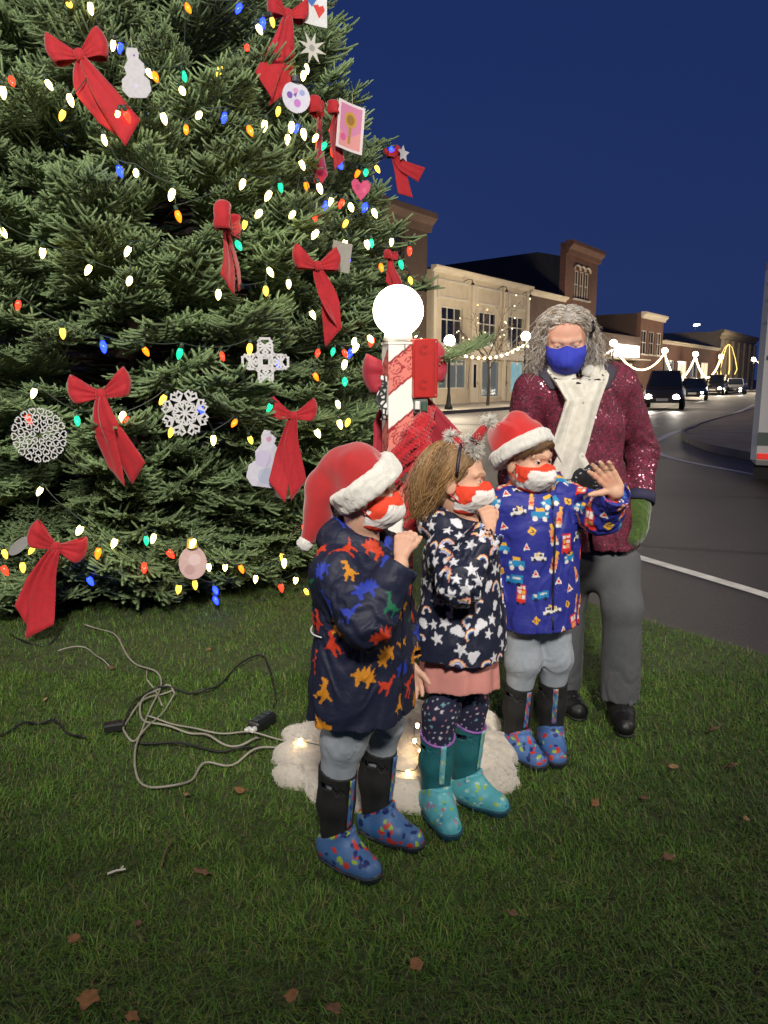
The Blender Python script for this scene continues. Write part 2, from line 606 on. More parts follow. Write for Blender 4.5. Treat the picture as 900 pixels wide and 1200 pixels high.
# traffic island with its kerb
isl = smooth([gnd(884, 482), gnd(833, 496.7), gnd(806, 505.6), gnd(798, 512), gnd(806, 518.5), gnd(830, 528), gnd(878, 539)], 6)
far = [gnd(1010, 560), gnd(1010, 470)]
poly = [np.array((p[0], p[1])) for p in isl] + [np.array((p[0], p[1])) for p in far]
def slab(name, poly, z0, z1, m, kind='structure', parent=None):
    n = len(poly)
    mb = MB()
    v = [(p[0], p[1], z0) for p in poly] + [(p[0], p[1], z1) for p in poly]
    mb.add(v, [list(range(n, 2 * n))] + [(i, (i + 1) % n, (i + 1) % n + n, i + n) for i in range(n)])
    o = mb.build(name, m, parent)
    if kind: o['kind'] = kind
    return o
slab('traffic_island', poly, -.01, .12, mat('paver_brown', (.28, .21, .15), .85, var=.3, vscale=1.5, bump=.4, bscale=20))
ctr = sum(poly) / len(poly)
inner = [p + (ctr - p) / np.linalg.norm(ctr - p) * .18 for p in poly]
mb = MB()
n_ = len(poly)
k0 = [p - (ctr - p) / np.linalg.norm(ctr - p) * .02 for p in poly]
v = [(p[0], p[1], -.01) for p in k0] + [(p[0], p[1], .135) for p in k0] + [(p[0], p[1], .135) for p in inner] + [(p[0], p[1], .11) for p in inner]
f = []
for i in range(n_ - 1):
    for r_ in range(3):
        f.append((r_ * n_ + i, r_ * n_ + i + 1, (r_ + 1) * n_ + i + 1, (r_ + 1) * n_ + i))
mb.add(v, f)
tag(mb.build('kerb', CONC), kind='structure')

# ------------------------------------------------------------------ street frontage
U = np.array((.573, .819)); U /= np.linalg.norm(U)
NV = np.array((U[1], -U[0]))                     # towards the street
F0 = np.array((2.26, 37.5))
def tpx(px, off=0.0):
    """distance along the frontage at which picture column px meets it"""
    r = (px - 450) / FPX * .988
    p = F0 + NV * off
    return (r * p[1] - p[0]) / (U[0] - U[1] * r)
def fpt(t, off=0.0, z=0.0):
    p = F0 + U * t + NV * off
    return np.array((p[0], p[1], z))
FROT = math.atan2(U[1], U[0])                     # local x along the frontage, local -y towards the street
slab('sidewalk', [fpt(-30, .0)[:2], fpt(-30, 4.2)[:2], fpt(150, 4.2)[:2], fpt(150, 0)[:2]], -.01, .13, CONC)

GLASS = mat('window_glass', (.012, .015, .02), .06, spec=.8)
def glass_lit(name, c, e):
    return mat(name, (.03, .03, .03), .08, spec=.8, emit=c, estr=e)
def brick(name, c1, c2, mortar, scale=1.0):
    m = bpy.data.materials.new(name); m.use_nodes = True
    t = m.node_tree; b = t.nodes['Principled BSDF']
    co = t.nodes.new('ShaderNodeTexCoord')
    sx = t.nodes.new('ShaderNodeSeparateXYZ'); t.links.new(co.outputs['Object'], sx.inputs[0])
    ad = t.nodes.new('ShaderNodeMath'); ad.operation = 'ADD'
    t.links.new(sx.outputs[0], ad.inputs[0]); t.links.new(sx.outputs[1], ad.inputs[1])
    cb = t.nodes.new('ShaderNodeCombineXYZ'); t.links.new(ad.outputs[0], cb.inputs[0]); t.links.new(sx.outputs[2], cb.inputs[1])
    br = t.nodes.new('ShaderNodeTexBrick'); br.inputs['Scale'].default_value = scale
    br.inputs['Brick Width'].default_value = .22; br.inputs['Row Height'].default_value = .075; br.inputs['Mortar Size'].default_value = .008
    br.inputs['Color1'].default_value = (*c1, 1); br.inputs['Color2'].default_value = (*c2, 1); br.inputs['Mortar'].default_value = (*mortar, 1)
    t.links.new(cb.outputs[0], br.inputs['Vector'])
    n = t.nodes.new('ShaderNodeTexNoise'); n.inputs['Scale'].default_value = .8; n.inputs['Detail'].default_value = 5
    t.links.new(co.outputs['Object'], n.inputs['Vector'])
    mr = t.nodes.new('ShaderNodeMapRange'); mr.inputs['To Min'].default_value = .6; mr.inputs['To Max'].default_value = 1.35
    t.links.new(n.outputs['Fac'], mr.inputs[0])
    mx = t.nodes.new('ShaderNodeMix'); mx.data_type = 'RGBA'; mx.blend_type = 'MULTIPLY'; mx.inputs[0].default_value = 1
    t.links.new(br.outputs['Color'], mx.inputs[6]); t.links.new(mr.outputs[0], mx.inputs[7])
    t.links.new(mx.outputs[2], b.inputs['Base Color'])
    b.inputs['Roughness'].default_value = .85
    return m
BR_DK = brick('brick_dark', (.10, .055, .040), (.075, .045, .035), (.10, .085, .07))
BR_RED = brick('brick_red', (.20, .075, .045), (.15, .06, .04), (.18, .14, .11))
BR_BRN = brick('brick_brown', (.13, .075, .05), (.11, .06, .045), (.14, .11, .09))
CREAM = mat('cream_paint', (.60, .52, .39), .75, var=.12, vscale=1.5, bump=.15, bscale=30)
TRIM = mat('trim_paint', (.66, .59, .47), .7, var=.08, vscale=2)
WHITE_T = mat('white_trim', (.66, .62, .55), .65, var=.06, vscale=3)
STONE = mat('limestone', (.36, .30, .22), .85, var=.15, vscale=1.2, bump=.3, bscale=25)
ROOF_D = mat('roof_dark', (.03, .032, .038), .85, var=.2, vscale=1)
SIDE_D = mat('render_dark', (.055, .052, .055), .9, var=.2, vscale=.6)

def building(label, t0, t1, H, depth, wall_m, setback=0.0, cat='building'):
    o = empty('building', fpt(t0, -setback, .12), FROT)
    tag(o, label, cat, 'buildings along the street')
    return o, t1 - t0

def wall_holes(name, L, z0, z1, holes, th, m, parent, y=0.0):
    """front wall in the local xz plane with real rectangular openings (x0,x1,z0,z1)"""
    xs = sorted({0.0, L, *[h[0] for h in holes], *[h[1] for h in holes]})
    zs = sorted({z0, z1, *[h[2] for h in holes], *[h[3] for h in holes]})
    mb = MB()
    nx, nz = len(xs), len(zs)
    fr = [(x, y, z) for z in zs for x in xs]; bk = [(x, y + th, z) for z in zs for x in xs]
    f = []
    def solid_(i, k):
        if i < 0 or k < 0 or i >= nx - 1 or k >= nz - 1: return False
        cx, cz = (xs[i] + xs[i + 1]) / 2, (zs[k] + zs[k + 1]) / 2
        return not any(h[0] < cx < h[1] and h[2] < cz < h[3] for h in holes)
    N = nx * nz
    for k in range(nz - 1):
        for i in range(nx - 1):
            if solid_(i, k):
                a, b, c, d = k * nx + i, k * nx + i + 1, (k + 1) * nx + i + 1, (k + 1) * nx + i
                f.append((a, b, c, d)); f.append((a + N, d + N, c + N, b + N))
                if not solid_(i - 1, k): f.append((a, d, d + N, a + N))
                if not solid_(i + 1, k): f.append((b, b + N, c + N, c))
                if not solid_(i, k - 1): f.append((a, a + N, b + N, b))
                if not solid_(i, k + 1): f.append((d, c, c + N, d + N))
    mb.add(fr + bk, f)
    return mb.build(name, m, parent)

def window(parent, x0, x1, z0, z1, cols, rows, fm, gm, y=.12, bar=.06, split=None, sill=True, name='window', seed=0):
    """frame with bars, each pane its own piece"""
    mb = MB()
    w, h = x1 - x0, z1 - z0
    e = .002
    mb.box(((x0 + x1) / 2, y, z0 + bar / 2 + e), (w - 2 * e, .07, bar)); mb.box(((x0 + x1) / 2, y, z1 - bar / 2 - e), (w - 2 * e, .07, bar))
    for x in (x0 + bar / 2 + e, x1 - bar / 2 - e): mb.box((x, y, (z0 + z1) / 2), (bar, .066, h - 2 * bar))
    zs = split or [z0 + h * k / rows for k in range(1, rows)]
    for z in zs: mb.box(((x0 + x1) / 2, y, z), (w - 2 * bar, .06, bar))
    xs = [x0 + w * k / cols for k in range(1, cols)]
    for x in xs: mb.box((x, y, (z0 + z1) / 2), (bar * .8, .056, h - 2 * bar))
    win = mb.build(name, fm, parent)
    xe = [x0] + xs + [x1]; ze = [z0] + zs + [z1]
    for i in range(len(xe) - 1):
        for k in range(len(ze) - 1):
            g = gm if not isinstance(gm, (list, tuple)) else gm[(i * 7 + k * 3 + seed) % len(gm)]
            MB().box(((xe[i] + xe[i + 1]) / 2, y + .02, (ze[k] + ze[k + 1]) / 2), (xe[i + 1] - xe[i] - bar * .7, .012, ze[k + 1] - ze[k] - bar * .7)).build('pane', g, win)
    if sill:
        MB().box(((x0 + x1) / 2, -.05, z0 - .06), (w + .2, .16, .10)).build('sill', fm, win)
    return win

def body_box(parent, L, H, depth, m, name='wall', y0=.3):
    return MB().box((L / 2, y0 + depth / 2 + .001, H / 2), (L - .02, depth, H - .02)).build(name, m, parent)

def cornice(parent, L, z, m, out=.35, h=.35, x0=-.1):
    mb = MB()
    prof = [(0, 0), (-out * .35, 0), (-out * .45, h * .35), (-out * .8, h * .55), (-out, h * .7), (-out, h), (0, h)]
    mb.add([(x0, y, z + zz) for y, zz in prof] + [(L - x0, y, z + zz) for y, zz in prof],
           [list(range(7)), list(range(7, 14))[::-1]] + [(i, i + 7, (i + 1) % 7 + 7, (i + 1) % 7) for i in range(7)])
    return mb.build('cornice', m, parent)

# cream building, three bays
T1 = tpx(616)
o, L = building('cream two storey shop building with three bays behind the globe lamp', 0.0, T1, 6.5, 14, CREAM)
bays = [0, tpx(551), tpx(589), L]
holes = []; wins = []; shops = []
for i in range(3):
    a, b = bays[i] + .62, bays[i + 1] - .55
    cx = (bays[i] + bays[i + 1]) / 2
    wins.append((cx - 1.05, cx + 1.05, 2.95, 4.75)); holes.append(wins[-1])
shops = [(.7, bays[1] - .35, .75, 2.25), (bays[1] + 1.3, bays[2] - .25, .25, 2.25), (bays[2] + 1.0, L - .35, .5, 2.25)]
doors = [(bays[1] - .2, bays[1] + 1.05, .05, 2.25), (bays[2] + .0, bays[2] + .8, .05, 2.25)]
wall_holes('wall', L, 0, 6.35, holes + shops + doors, .3, CREAM, o)
body_box(o, L, 6.3, 14, SIDE_D, 'rear_block')
cornice(o, L, 6.25, TRIM, .32, .28)
for i, w in enumerate(wins): window(o, *w, 3, 2, WHITE_T, [GLASS, GLASS, mat('window_glass_b', (.05, .05, .045), .1, spec=.7)], split=[w[3] - .62], seed=i)
dim = glass_lit('shop_glass', (.55, .62, .60), .16)
for i, w in enumerate(shops): window(o, *w, 3 if i == 0 else 2, 1, WHITE_T, dim if i != 2 else glass_lit('shop_glass_blue', (.35, .75, .85), .5), bar=.07, name='shop_window', sill=False)
for w in doors:
    d = MB().box(((w[0] + w[1]) / 2, .14, (w[2] + w[3]) / 2), (w[1] - w[0] - .01, .05, w[3] - w[2] - .01)).build('door', WHITE_T, o)
    MB().box(((w[0] + w[1]) / 2, .105, (w[2] + w[3]) / 2 + .25), ((w[1] - w[0]) * .6, .012, 1.2)).build('pane', GLASS, d)
    MB().box((w[1] - .12, .09, 1.05), (.03, .05, .14)).build('handle', mat('brass', (.5, .4, .2), .35, metal=1), d)
MB().box((L / 2, -.06, 2.50), (L - .04, .14, .42)).build('sign_band', TRIM, o)
for i, x in enumerate(bays):
    MB().box((min(max(x, .14), L - .14), -.055, 3.15), (.26, .12, 6.2)).build('pilaster', TRIM, o)
for i in range(3):
    a, b = bays[i] + .5, bays[i + 1] - .5
    fr = MB()
    for (c, d) in ((((a + b) / 2, -.03, 5.15), (b - a, .06, .07)), (((a + b) / 2, -.03, 5.95), (b - a, .06, .07)), ((a + .035, -.03, 5.55), (.07, .055, .74)), ((b - .035, -.03, 5.55), (.07, .055, .74))):
        fr.box(c, d)
    fr.build('panel_moulding', WHITE_T, o)
    ga = MB().tube([(b - .5, -.06, 6.05), (b - .5, -.35, 6.16), (b - .5, -.55, 6.10), (b - .5, -.58, 6.0)], .018, 6).build('gooseneck_lamp', mat('iron', (.02, .02, .02), .5), o)
    MB().lathe([(.02, .0), (.05, -.03), (.11, -.14)], 10, Matrix.Translation((b - .5, -.58, 6.0))).build('shade', mat('iron', (.02, .02, .02), .5), ga)

# dark brick block on the left
TL = -15.0
o, L = building('tall dark brick building at the left end of the street, behind the tree', TL, -.45, 9.1, 16, BR_DK)
hs = [(L - 3.2 - 2.9 * k, L - 1.9 - 2.9 * k, z, z + 1.9) for k in range(4) for z in (3.2, 6.0)]
wall_holes('wall', L, 0, 8.6, hs, .3, BR_DK, o)
body_box(o, L, 8.55, 16, BR_DK, 'rear_block')
for h in hs: window(o, *h, 2, 2, mat('sash_brown', (.12, .09, .06), .7), GLASS)
cornice(o, L, 7.9, BR_BRN, .5, .8, -.1)

# brown brick neighbour
T2 = tpx(657)
o, L = building('brown brick two storey building right of the cream shop', T1 + .05, T2, 6.2, 14, BR_BRN)
hs = [(1.0 + 3.0 * k, 2.7 + 3.0 * k, 2.95, 4.7) for k in range(int((L - 1) // 3))]
sh = [(.6 + 4 * k, 3.9 + 4 * k, .5, 2.3) for k in range(int((L - .5) // 4))]
wall_holes('wall', L, 0, 6.2, hs + sh, .3, BR_BRN, o)
body_box(o, L, 6.1, 14, SIDE_D, 'rear_block')
cornice(o, L, 6.1, TRIM, .3, .3)
for h in hs: window(o, *h, 3, 2, WHITE_T, GLASS, split=[h[3] - .6])
for h in sh: window(o, *h, 2, 1, WHITE_T, dim, bar=.07, name='shop_window', sill=False)

# tall brick hall with the dark gabled flank
T3 = tpx(694)
o, L = building('tall brick hall with arched windows and a long dark gabled roof', T2 + .05, T3, 13, 30, BR_RED)
zt = 9.8
hs = [(1.5 + (L - 3) / 3 * (k + .5) - .45, 1.5 + (L - 3) / 3 * (k + .5) + .45, zt - 3.3, zt - 1.5) for k in range(3)]
hs2 = [(h[0], h[1], 3.4, 5.6) for h in hs]
wall_holes('wall', L, 0, zt, hs + hs2, .4, BR_RED, o)
for h in hs + hs2:
    window(o, *h, 2, 2, WHITE_T, GLASS)
    mb = MB()
    cx = (h[0] + h[1]) / 2
    mb.tube([(cx + .52 * math.cos(a), -.04, h[3] + .02 + .30 * math.sin(a)) for a in np.linspace(0, math.pi, 9)], .07, 6).build('arch', TRIM, o)
cornice(o, L, zt - .7, BR_RED, .5, .8)
mb = MB()
yb = 14
mb.add([(.1, .42, 0), (.1, .42, zt - .8), (.1, 2.0, zt - .42), (.1, yb, zt - .85), (.1, yb, 0),
        (L - .1, .42, 0), (L - .1, .42, zt - .8), (L - .1, 2.0, zt - .42), (L - .1, yb, zt - .85), (L - .1, yb, 0)],
       [(0, 1, 2, 3, 4), (5, 9, 8, 7, 6), (1, 6, 7, 2), (2, 7, 8, 3), (3, 8, 9, 4)])
mb.build('gabled_block', ROOF_D, o)

# lower brick building with pale corner, then the far row
T5a, T5b = tpx(747), tpx(773)
o, L = building('single red brick building with three upper windows, right of the hall', T5a, T5b, 9, 22, BR_RED)
H5 = 6.6
hs = [(L / 3 * (k + .5) - .8, L / 3 * (k + .5) + .8, 3.3, 5.2) for k in range(3)]
wall_holes('wall', L, 0, H5, hs, .35, BR_RED, o)
body_box(o, L, H5 - .05, 24, BR_DK, 'rear_block')
for h in hs: window(o, *h, 2, 2, WHITE_T, GLASS)
cornice(o, L, H5 - .45, TRIM, .4, .5)
o, L = building('low shop with a brightly lit sign fascia, behind the adult\'s shoulder', T3 + .05, T5a - .05, 4, 14, BR_BRN)
hs = [(1 + 4.5 * k, 4.6 + 4.5 * k, .5, 2.5) for k in range(int((L - 1) // 4.5))]
wall_holes('wall', L, 0, 4.6, hs, .3, BR_BRN, o)
body_box(o, L, 4.5, 14, SIDE_D, 'rear_block')
for h in hs: window(o, *h, 2, 1, WHITE_T, glass_lit('shop_glass_warm', (1, .8, .5), 1.2), bar=.07, name='shop_window', sill=False)
MB().box((L * .62, -.18, 3.4), (L * .55, .3, .9)).build('lit_sign', glass_lit('sign_white', (1, .92, .8), 4.5), o)
MB().box((L * .5, -.55, 2.75), (L * .9, 1.1, .08)).build('awning', WHITE_T, o)
T6 = tpx(838)
o, L = building('long low brick shop row in the distance under the light garlands', T5b + .05, T6, 6, 14, BR_RED)
hs = [(1 + 4.6 * k, 4.4 + 4.6 * k, .6, 3.0) for k in range(int((L - 1) // 4.6))]
wall_holes('wall', L, 0, 4.6, hs, .3, BR_RED, o)
body_box(o, L, 4.5, 14, SIDE_D, 'rear_block')
cornice(o, L, 4.35, TRIM, .3, .3)
for k, h in enumerate(hs): window(o, *h, 2, 1, WHITE_T, [dim, glass_lit('shop_glass_warm', (1, .8, .5), 1.2)][k % 2], bar=.08, name='shop_window', sill=False)
T7 = tpx(880)
o, L = building('pale stone bank with tall pilasters at the far end of the street', T6 + .05, T7, 9, 16, STONE)
n7 = max(4, int(L // 3.2))
hs = [(L / n7 * (k + .5) - .6, L / n7 * (k + .5) + .6, 1.2, 4.9) for k in range(n7)]
wall_holes('wall', L, 0, 6.6, hs, .4, STONE, o)
body_box(o, L, 6.5, 18, STONE, 'rear_block')
for h in hs: window(o, *h, 2, 4, mat('sash_brown', (.12, .09, .06), .7), GLASS, sill=False)
for k in range(n7 + 1):
    MB().box((min(max(L / n7 * k, .3), L - .3), -.12, 2.9), (.6, .25, 5.6)).build('pilaster', STONE, o)
cornice(o, L, 5.9, STONE, .5, .8)
ob = empty('building', fpt(tpx(776) + 4, -28, .1), FROT)
tag(ob, 'dark roofed block rising behind the low shop row', 'building', 'buildings along the street')
MB().box((20, 8, 3.6), (44, 16, 7.2)).build('wall', SIDE_D, ob)
MB().add([(-3, -.6, 7.2), (43, -.6, 7.2), (43, 17, 7.2), (-3, 17, 7.2), (3, 8, 8.4), (37, 8, 8.4)], [(0, 1, 5, 4), (1, 2, 5), (2, 3, 4, 5), (3, 0, 4), (0, 3, 2, 1)]).build('roof', ROOF_D, ob)

# ------------------------------------------------------------------ lamps, garlands
IRON = mat('lamp_iron', (.02, .022, .02), .5, metal=.3)
GLOBE = mat('globe_glass', (.9, .9, .9), .3, emit=(1.0, .80, .50), estr=16.0)
lamps = []
lamp_names = {526: 'globe lamp added for a lamp reflection in the cream shop windows', 614: 'globe street lamp left of the adult\'s hair', 716: 'globe street lamp right of the adult\'s hair',  # the first is added, standing in for a lamp mirrored in the shop glass
              776: 'globe street lamp over the dark oncoming car', 812: 'globe street lamp third from the right in the distance', 842: 'globe street lamp by the gold light ornament', 880: 'farthest globe street lamp, beside the white truck'}
for px, py in ((526, 399), (614, 394), (716, 402), (776, 411), (812, 415), (842, 418), (880, 421)):
    t = tpx(px, 3.6)
    b = fpt(t, 3.6, .13)
    D = b[1]
    zg = at(px, py, D)[2]
    zg = min(zg, 3.75)
    o = empty('globe_lamp', b)
    tag(o, lamp_names[px], 'street lamp', 'street lamps')
    h = zg - .13
    MB().lathe([(.17, 0), (.17, .12), (.11, .2), (.075, .55), (.055, .65), (.05, h - .55), (.08, h - .5), (.05, h - .42), (.09, h - .24), (.10, h - .2)], 12).build('pole', IRON, o, True)
    MB().lathe([(.22 * math.sin(a), h + .22 * -math.cos(a)) for a in np.linspace(.25, math.pi - .02, 12)], 16).build('globe', GLOBE, o, True)
    lamps.append(np.array((b[0], b[1], zg)))
    L_ = light('globe_lamp_light', 'POINT', (b[0] + NV[0] * .3, b[1] + NV[1] * .3, zg + .0), 1150, (1.0, .83, .60), .24)
    L_.parent = None
# two globe lamps added out of view, left and right, to fill the shadows
for (lx, ly, lab, en) in ((-5.4, .6, 'added fill lamp with a globe, out of view on the tree side', 380), (6.6, 1.6, 'added fill lamp with a globe, out of view on the road side', 720)):
    o = empty('globe_lamp', (lx, ly, 0)); tag(o, lab, 'street lamp', 'street lamps')
    h = 3.7
    MB().lathe([(.17, 0), (.17, .12), (.11, .2), (.075, .55), (.055, .65), (.05, h - .55), (.08, h - .5), (.05, h - .42), (.09, h - .24), (.10, h - .2)], 12).build('pole', IRON, o, True)
    MB().lathe([(.22 * math.sin(a), h + .22 * -math.cos(a)) for a in np.linspace(.25, math.pi - .02, 12)], 16).build('globe', GLOBE, o, True)
    light('globe_lamp_light', 'POINT', (lx + (.4 if lx < 0 else -.4), ly + .2, h + .1), en, (1.0, .88, .70), .24)
BULB_W = mat('garland_bulb', (.9, .8, .6), .3, emit=(1.0, .76, .38), estr=9.0)
sph = MB()
sph.lathe([(.055 * math.sin(a), -.055 * math.cos(a)) for a in np.linspace(.08, math.pi - .08, 6)], 8)
bulb_me = sph.build('bulb', BULB_W, None, True)
bulb_mesh = bulb_me.data
bpy.data.objects.remove(bulb_me)
def garland(a, b, sag, n, label, scale=1.0):
    a = np.asarray(a, float); b = np.asarray(b, float)
    o = empty('light_garland', a)
    tag(o, label, 'string lights', 'garlands between the street lamps')
    pts = [(b - a) * t + np.array((0, 0, -sag * 4 * t * (1 - t))) for t in np.linspace(0, 1, 25)]
    MB().tube(pts, .012 * scale, 5).build('cable', IRON, o)
    for k in range(n):
        t = (k + .5) / n
        q = bpy.data.objects.new('bulb', bulb_mesh); COL.objects.link(q); q.parent = o
        p = (b - a) * t + np.array((0, 0, -sag * 4 * t * (1 - t) - .05))
        q.location = p; q.scale = (scale,) * 3
up = np.array((0, 0, -.35))
garland(fpt(tpx(470, 3.6), 3.6, 3.35), lamps[0] + up, .15, 9, 'light garland leading to the lamp by the cream shop, beside the red box')
garland(lamps[0] + up, lamps[1] + up, .45, 13, 'light garland across the cream shop front', 1.15)
garland(lamps[1] + up, lamps[2] + up, .8, 22, 'light garland passing behind the adult\'s head', 1.2)
garland(lamps[2] + up * .4, lamps[3] + up * .4, 1.3, 46, 'light garland from the adult\'s shoulder to the next lamp', 1.05)
garland(lamps[3] + up * .4, lamps[4] + up * .4, 1.8, 46, 'second light garland right of the adult\'s shoulder', 1.3)
garland(lamps[4] + up * .4, lamps[5] + up * .4, 1.7, 40, 'light garland beside the gold light ornament', 1.4)
garland(lamps[6], lamps[6] + np.array((9, 6, -1.8)), .2, 16, 'short light garland beside the white truck', 1.9)
# gold hanging light ornament
p = fpt(tpx(850, 3.2), 3.2, 0)
o = empty('light_ornament', (p[0], p[1], .13)); tag(o, 'gold drooping light ornament on a pole by the stone bank', 'light ornament')
MB().tube([(0, 0, 0), (0, 0, 4.6)], .06, 8).build('pole', IRON, o)
gm_ = mat('gold_light', (.5, .4, .1), .4, emit=(1.0, .68, .18), estr=2.2)
for k in range(7):
    a = k / 7 * 2 * math.pi
    MB().tube([(math.cos(a) * r_, math.sin(a) * r_, z_) for r_, z_ in ((.05, 4.6), (.35, 4.3), (.75, 3.2), (1.0, 2.2), (.8, 1.7))], .022, 5).build('light_strand', gm_, o)
# tall street light in the distance
p = at(815, 381, 130); o = empty('street_light', (p[0], p[1], 0)); tag(o, 'tall white street light standing above the far roofs', 'street light')
MB().tube([(0, 0, 0), (0, 0, p[2] - .2)], [.14, .08], 8).build('pole', IRON, o)
MB().box((0, -.5, p[2]), (.5, 1.3, .25)).build('lamp_head', mat('led_white', (.9, .9, .9), .3, emit=(1, .95, .85), estr=22.0), o)

# small bare street tree with a few lights
def bare_tree(base, h, label, seed, lights=0):
    rs = random.Random(seed)
    o = empty('street_tree', base); tag(o, label, 'tree')
    bark = mat('bark', (.09, .07, .05), .9, var=.3, vscale=12)
    tr = MB().tube([(0, 0, 0), (.03, 0, h * .25), (-.02, .02, h * .48)], [.085, .06, .05], 8).build('trunk', bark, o)
    mb = MB(); tips = []
    def grow(p, d, ln, r, lev):
        pts = [p]; q = p.copy(); dd = d.copy()
        for k in range(4):
            dd = (dd + Vector((rs.gauss(0, .16), rs.gauss(0, .16), .05 + rs.gauss(0, .08)))).normalized()
            q = q + dd * ln / 4
            pts.append(q.copy())
        mb.tube(pts, [r * (1 - .15 * k) for k in range(5)], 5, False)
        tips.append(q.copy())
        if lev == 0: return
        for k in range(4 if lev > 1 else 5):
            b = pts[rs.randint(2, 4)]
            nd = (dd + Vector((rs.gauss(0, .7), rs.gauss(0, .7), rs.gauss(.1, .4)))).normalized()
            grow(b.copy(), nd, ln * rs.uniform(.5, .75), r * .5, lev - 1)
    for k in range(6):
        a = k / 6 * 6.28 + rs.uniform(-.3, .3)
        grow(Vector((0, 0, h * (.36 + .03 * k))), Vector((math.cos(a) * .7, math.sin(a) * .7, .8)).normalized(), h * .3, .032, 3)
    cr = mb.build('crown', bark, o)
    for k in range(lights):
        q = bpy.data.objects.new('bulb', bulb_mesh); COL.objects.link(q); q.parent = o
        q.location = tips[rs.randrange(len(tips))]; q.scale = (.40,) * 3
p = fpt(tpx(572, 2.6), 2.6, .13)
bare_tree(p, 4.6, 'small bare street tree with fairy lights before the cream shop', 5, 24)
# ================================================================== VEHICLES
def car(loc, rz, label, paint_c, kind='suv', beam=30.0):
    """local +y is the front"""
    o = empty('car', loc, rz); tag(o, label, 'car', 'cars on the street')
    W2, L2 = .90, 2.25
    Hb, Hr = (.98, 1.78) if kind == 'suv' else (.86, 1.45)
    pm = mat('car_paint_%s' % label[:8], paint_c, .28, metal=.2, coat=.6)
    gl = mat('car_glass', (.01, .012, .015), .05, spec=.8)
    rub = mat('tyre_rubber', (.02, .02, .02), .8)
    # body shell: stations along y with half width and top height
    st = [(-L2, .80, .45, Hb - .12), (-L2 + .12, .86, .32, Hb), (-1.2, W2, .28, Hb + .02), (.4, W2, .28, Hb), (1.35, .88, .28, Hb - .06), (L2 - .15, .84, .32, Hb - .18), (L2, .72, .42, Hb - .34)]
    V = []
    for y, w, z0, z1 in st:
        V += [(-w * .9, y, z0), (-w, y, z0 + .16), (-w, y, z1 - .18), (-w * .88, y, z1), (w * .88, y, z1), (w, y, z1 - .18), (w, y, z0 + .16), (w * .9, y, z0)]
    F = []
    for i in range(len(st) - 1):
        for k in range(8):
            F.append((i * 8 + k, i * 8 + (k + 1) % 8, (i + 1) * 8 + (k + 1) % 8, (i + 1) * 8 + k))
    F += [tuple(range(8)), tuple(range((len(st) - 1) * 8 + 7, (len(st) - 1) * 8 - 1, -1))]
    MB().add(V, F).build('body', pm, o)
    rb, rf = (-2.05, 1.0) if kind == 'suv' else (-1.7, .95)
    tb, tf = (rb + .3, rf - .75)
    c = [(-.80, rb, Hb), (.80, rb, Hb), (.80, rf, Hb - .02), (-.80, rf, Hb - .02), (-.64, tb, Hr), (.64, tb, Hr), (.62, tf, Hr - .02), (-.62, tf, Hr - .02)]
    cab = MB().add(c, [(0, 1, 5, 4), (1, 2, 6, 5), (2, 3, 7, 6), (3, 0, 4, 7), (4, 5, 6, 7)]).build('cabin', pm, o)
    def quad(a, b, c_, d, s, n):
        a, b, c_, d = [np.array(q, float) for q in (a, b, c_, d)]
        m = (a + b + c_ + d) / 4
        nn = np.cross(b - a, d - a); nn /= np.linalg.norm(nn)
        return MB().add([m + (q - m) * s + nn * .012 for q in (a, b, c_, d)], [(0, 1, 2, 3)])
    quad(c[2], c[3], c[7], c[6], .88, 0).build('windscreen', gl, cab)
    quad(c[1], c[2], c[6], c[5], .82, 0).build('side_window', gl, cab)
    quad(c[3], c[0], c[4], c[7], .82, 0).build('side_window', gl, cab)
    quad(c[0], c[1], c[5], c[4], .82, 0).build('rear_window', gl, cab)
    MB().box((0, L2 - .03, Hb - .50), (1.0, .1, .22)).build('grille', mat('grille', (.015, .015, .015), .4), o)
    MB().box((0, L2 + .01, .42), (1.5, .14, .18), bev=.04).build('bumper', mat('bumper', (.03, .03, .03), .5), o)
    MB().box((0, L2 + .085, .46), (.5, .012, .12)).build('number_plate', mat('plate', (.6, .6, .6), .5), o)
    hl = mat('headlight', (.9, .9, .9), .2, emit=(1, .93, .80), estr=beam)
    for s in (-1, 1):
        MB().lathe([(.02, .06), (.12, .05), (.15, 0)], 14, Matrix.Translation((s * .58, L2 - .01, Hb - .44)) @ Matrix.Rotation(-math.pi / 2, 4, 'X')).build('headlight', hl, o)
        if beam > 50:
            a_ = rz; px_, py_ = s * .58, L2 + .12
            light('headlight_beam', 'SPOT', (loc[0] + px_ * math.cos(a_) - py_ * math.sin(a_), loc[1] + px_ * math.sin(a_) + py_ * math.cos(a_), Hb - .44), 160, (1, .92, .78), .1,
                  target=(loc[0] + px_ * math.cos(a_) - 20 * math.sin(a_), loc[1] + px_ * math.sin(a_) + 20 * math.cos(a_), -.2), spot_size=R(50), spot_blend=.8)
        MB().box((s * (W2 + .10), .75, Hb + .06), (.16, .12, .14), bev=.03).build('wing_mirror', pm, o)
        for y in (-1.35, 1.35):
            w = MB().lathe([(.20, -.1), (.32, -.1), (.34, -.06), (.34, .06), (.32, .1), (.20, .1)], 18, Matrix.Translation((s * (W2 - .10), y, .34)) @ Matrix.Rotation(math.pi / 2, 4, 'Y')).build('wheel', rub, o)
            MB().lathe([(.02, -.105), (.20, -.10), (.20, .10), (.02, .105)], 12, Matrix.Translation((s * (W2 - .10), y, .34)) @ Matrix.Rotation(math.pi / 2, 4, 'Y')).build('rim', mat('rim', (.35, .35, .36), .35, metal=1), w)
    return o
RZ_ON = math.atan2(-U[1], -U[0]) - math.pi / 2         # driving towards the camera
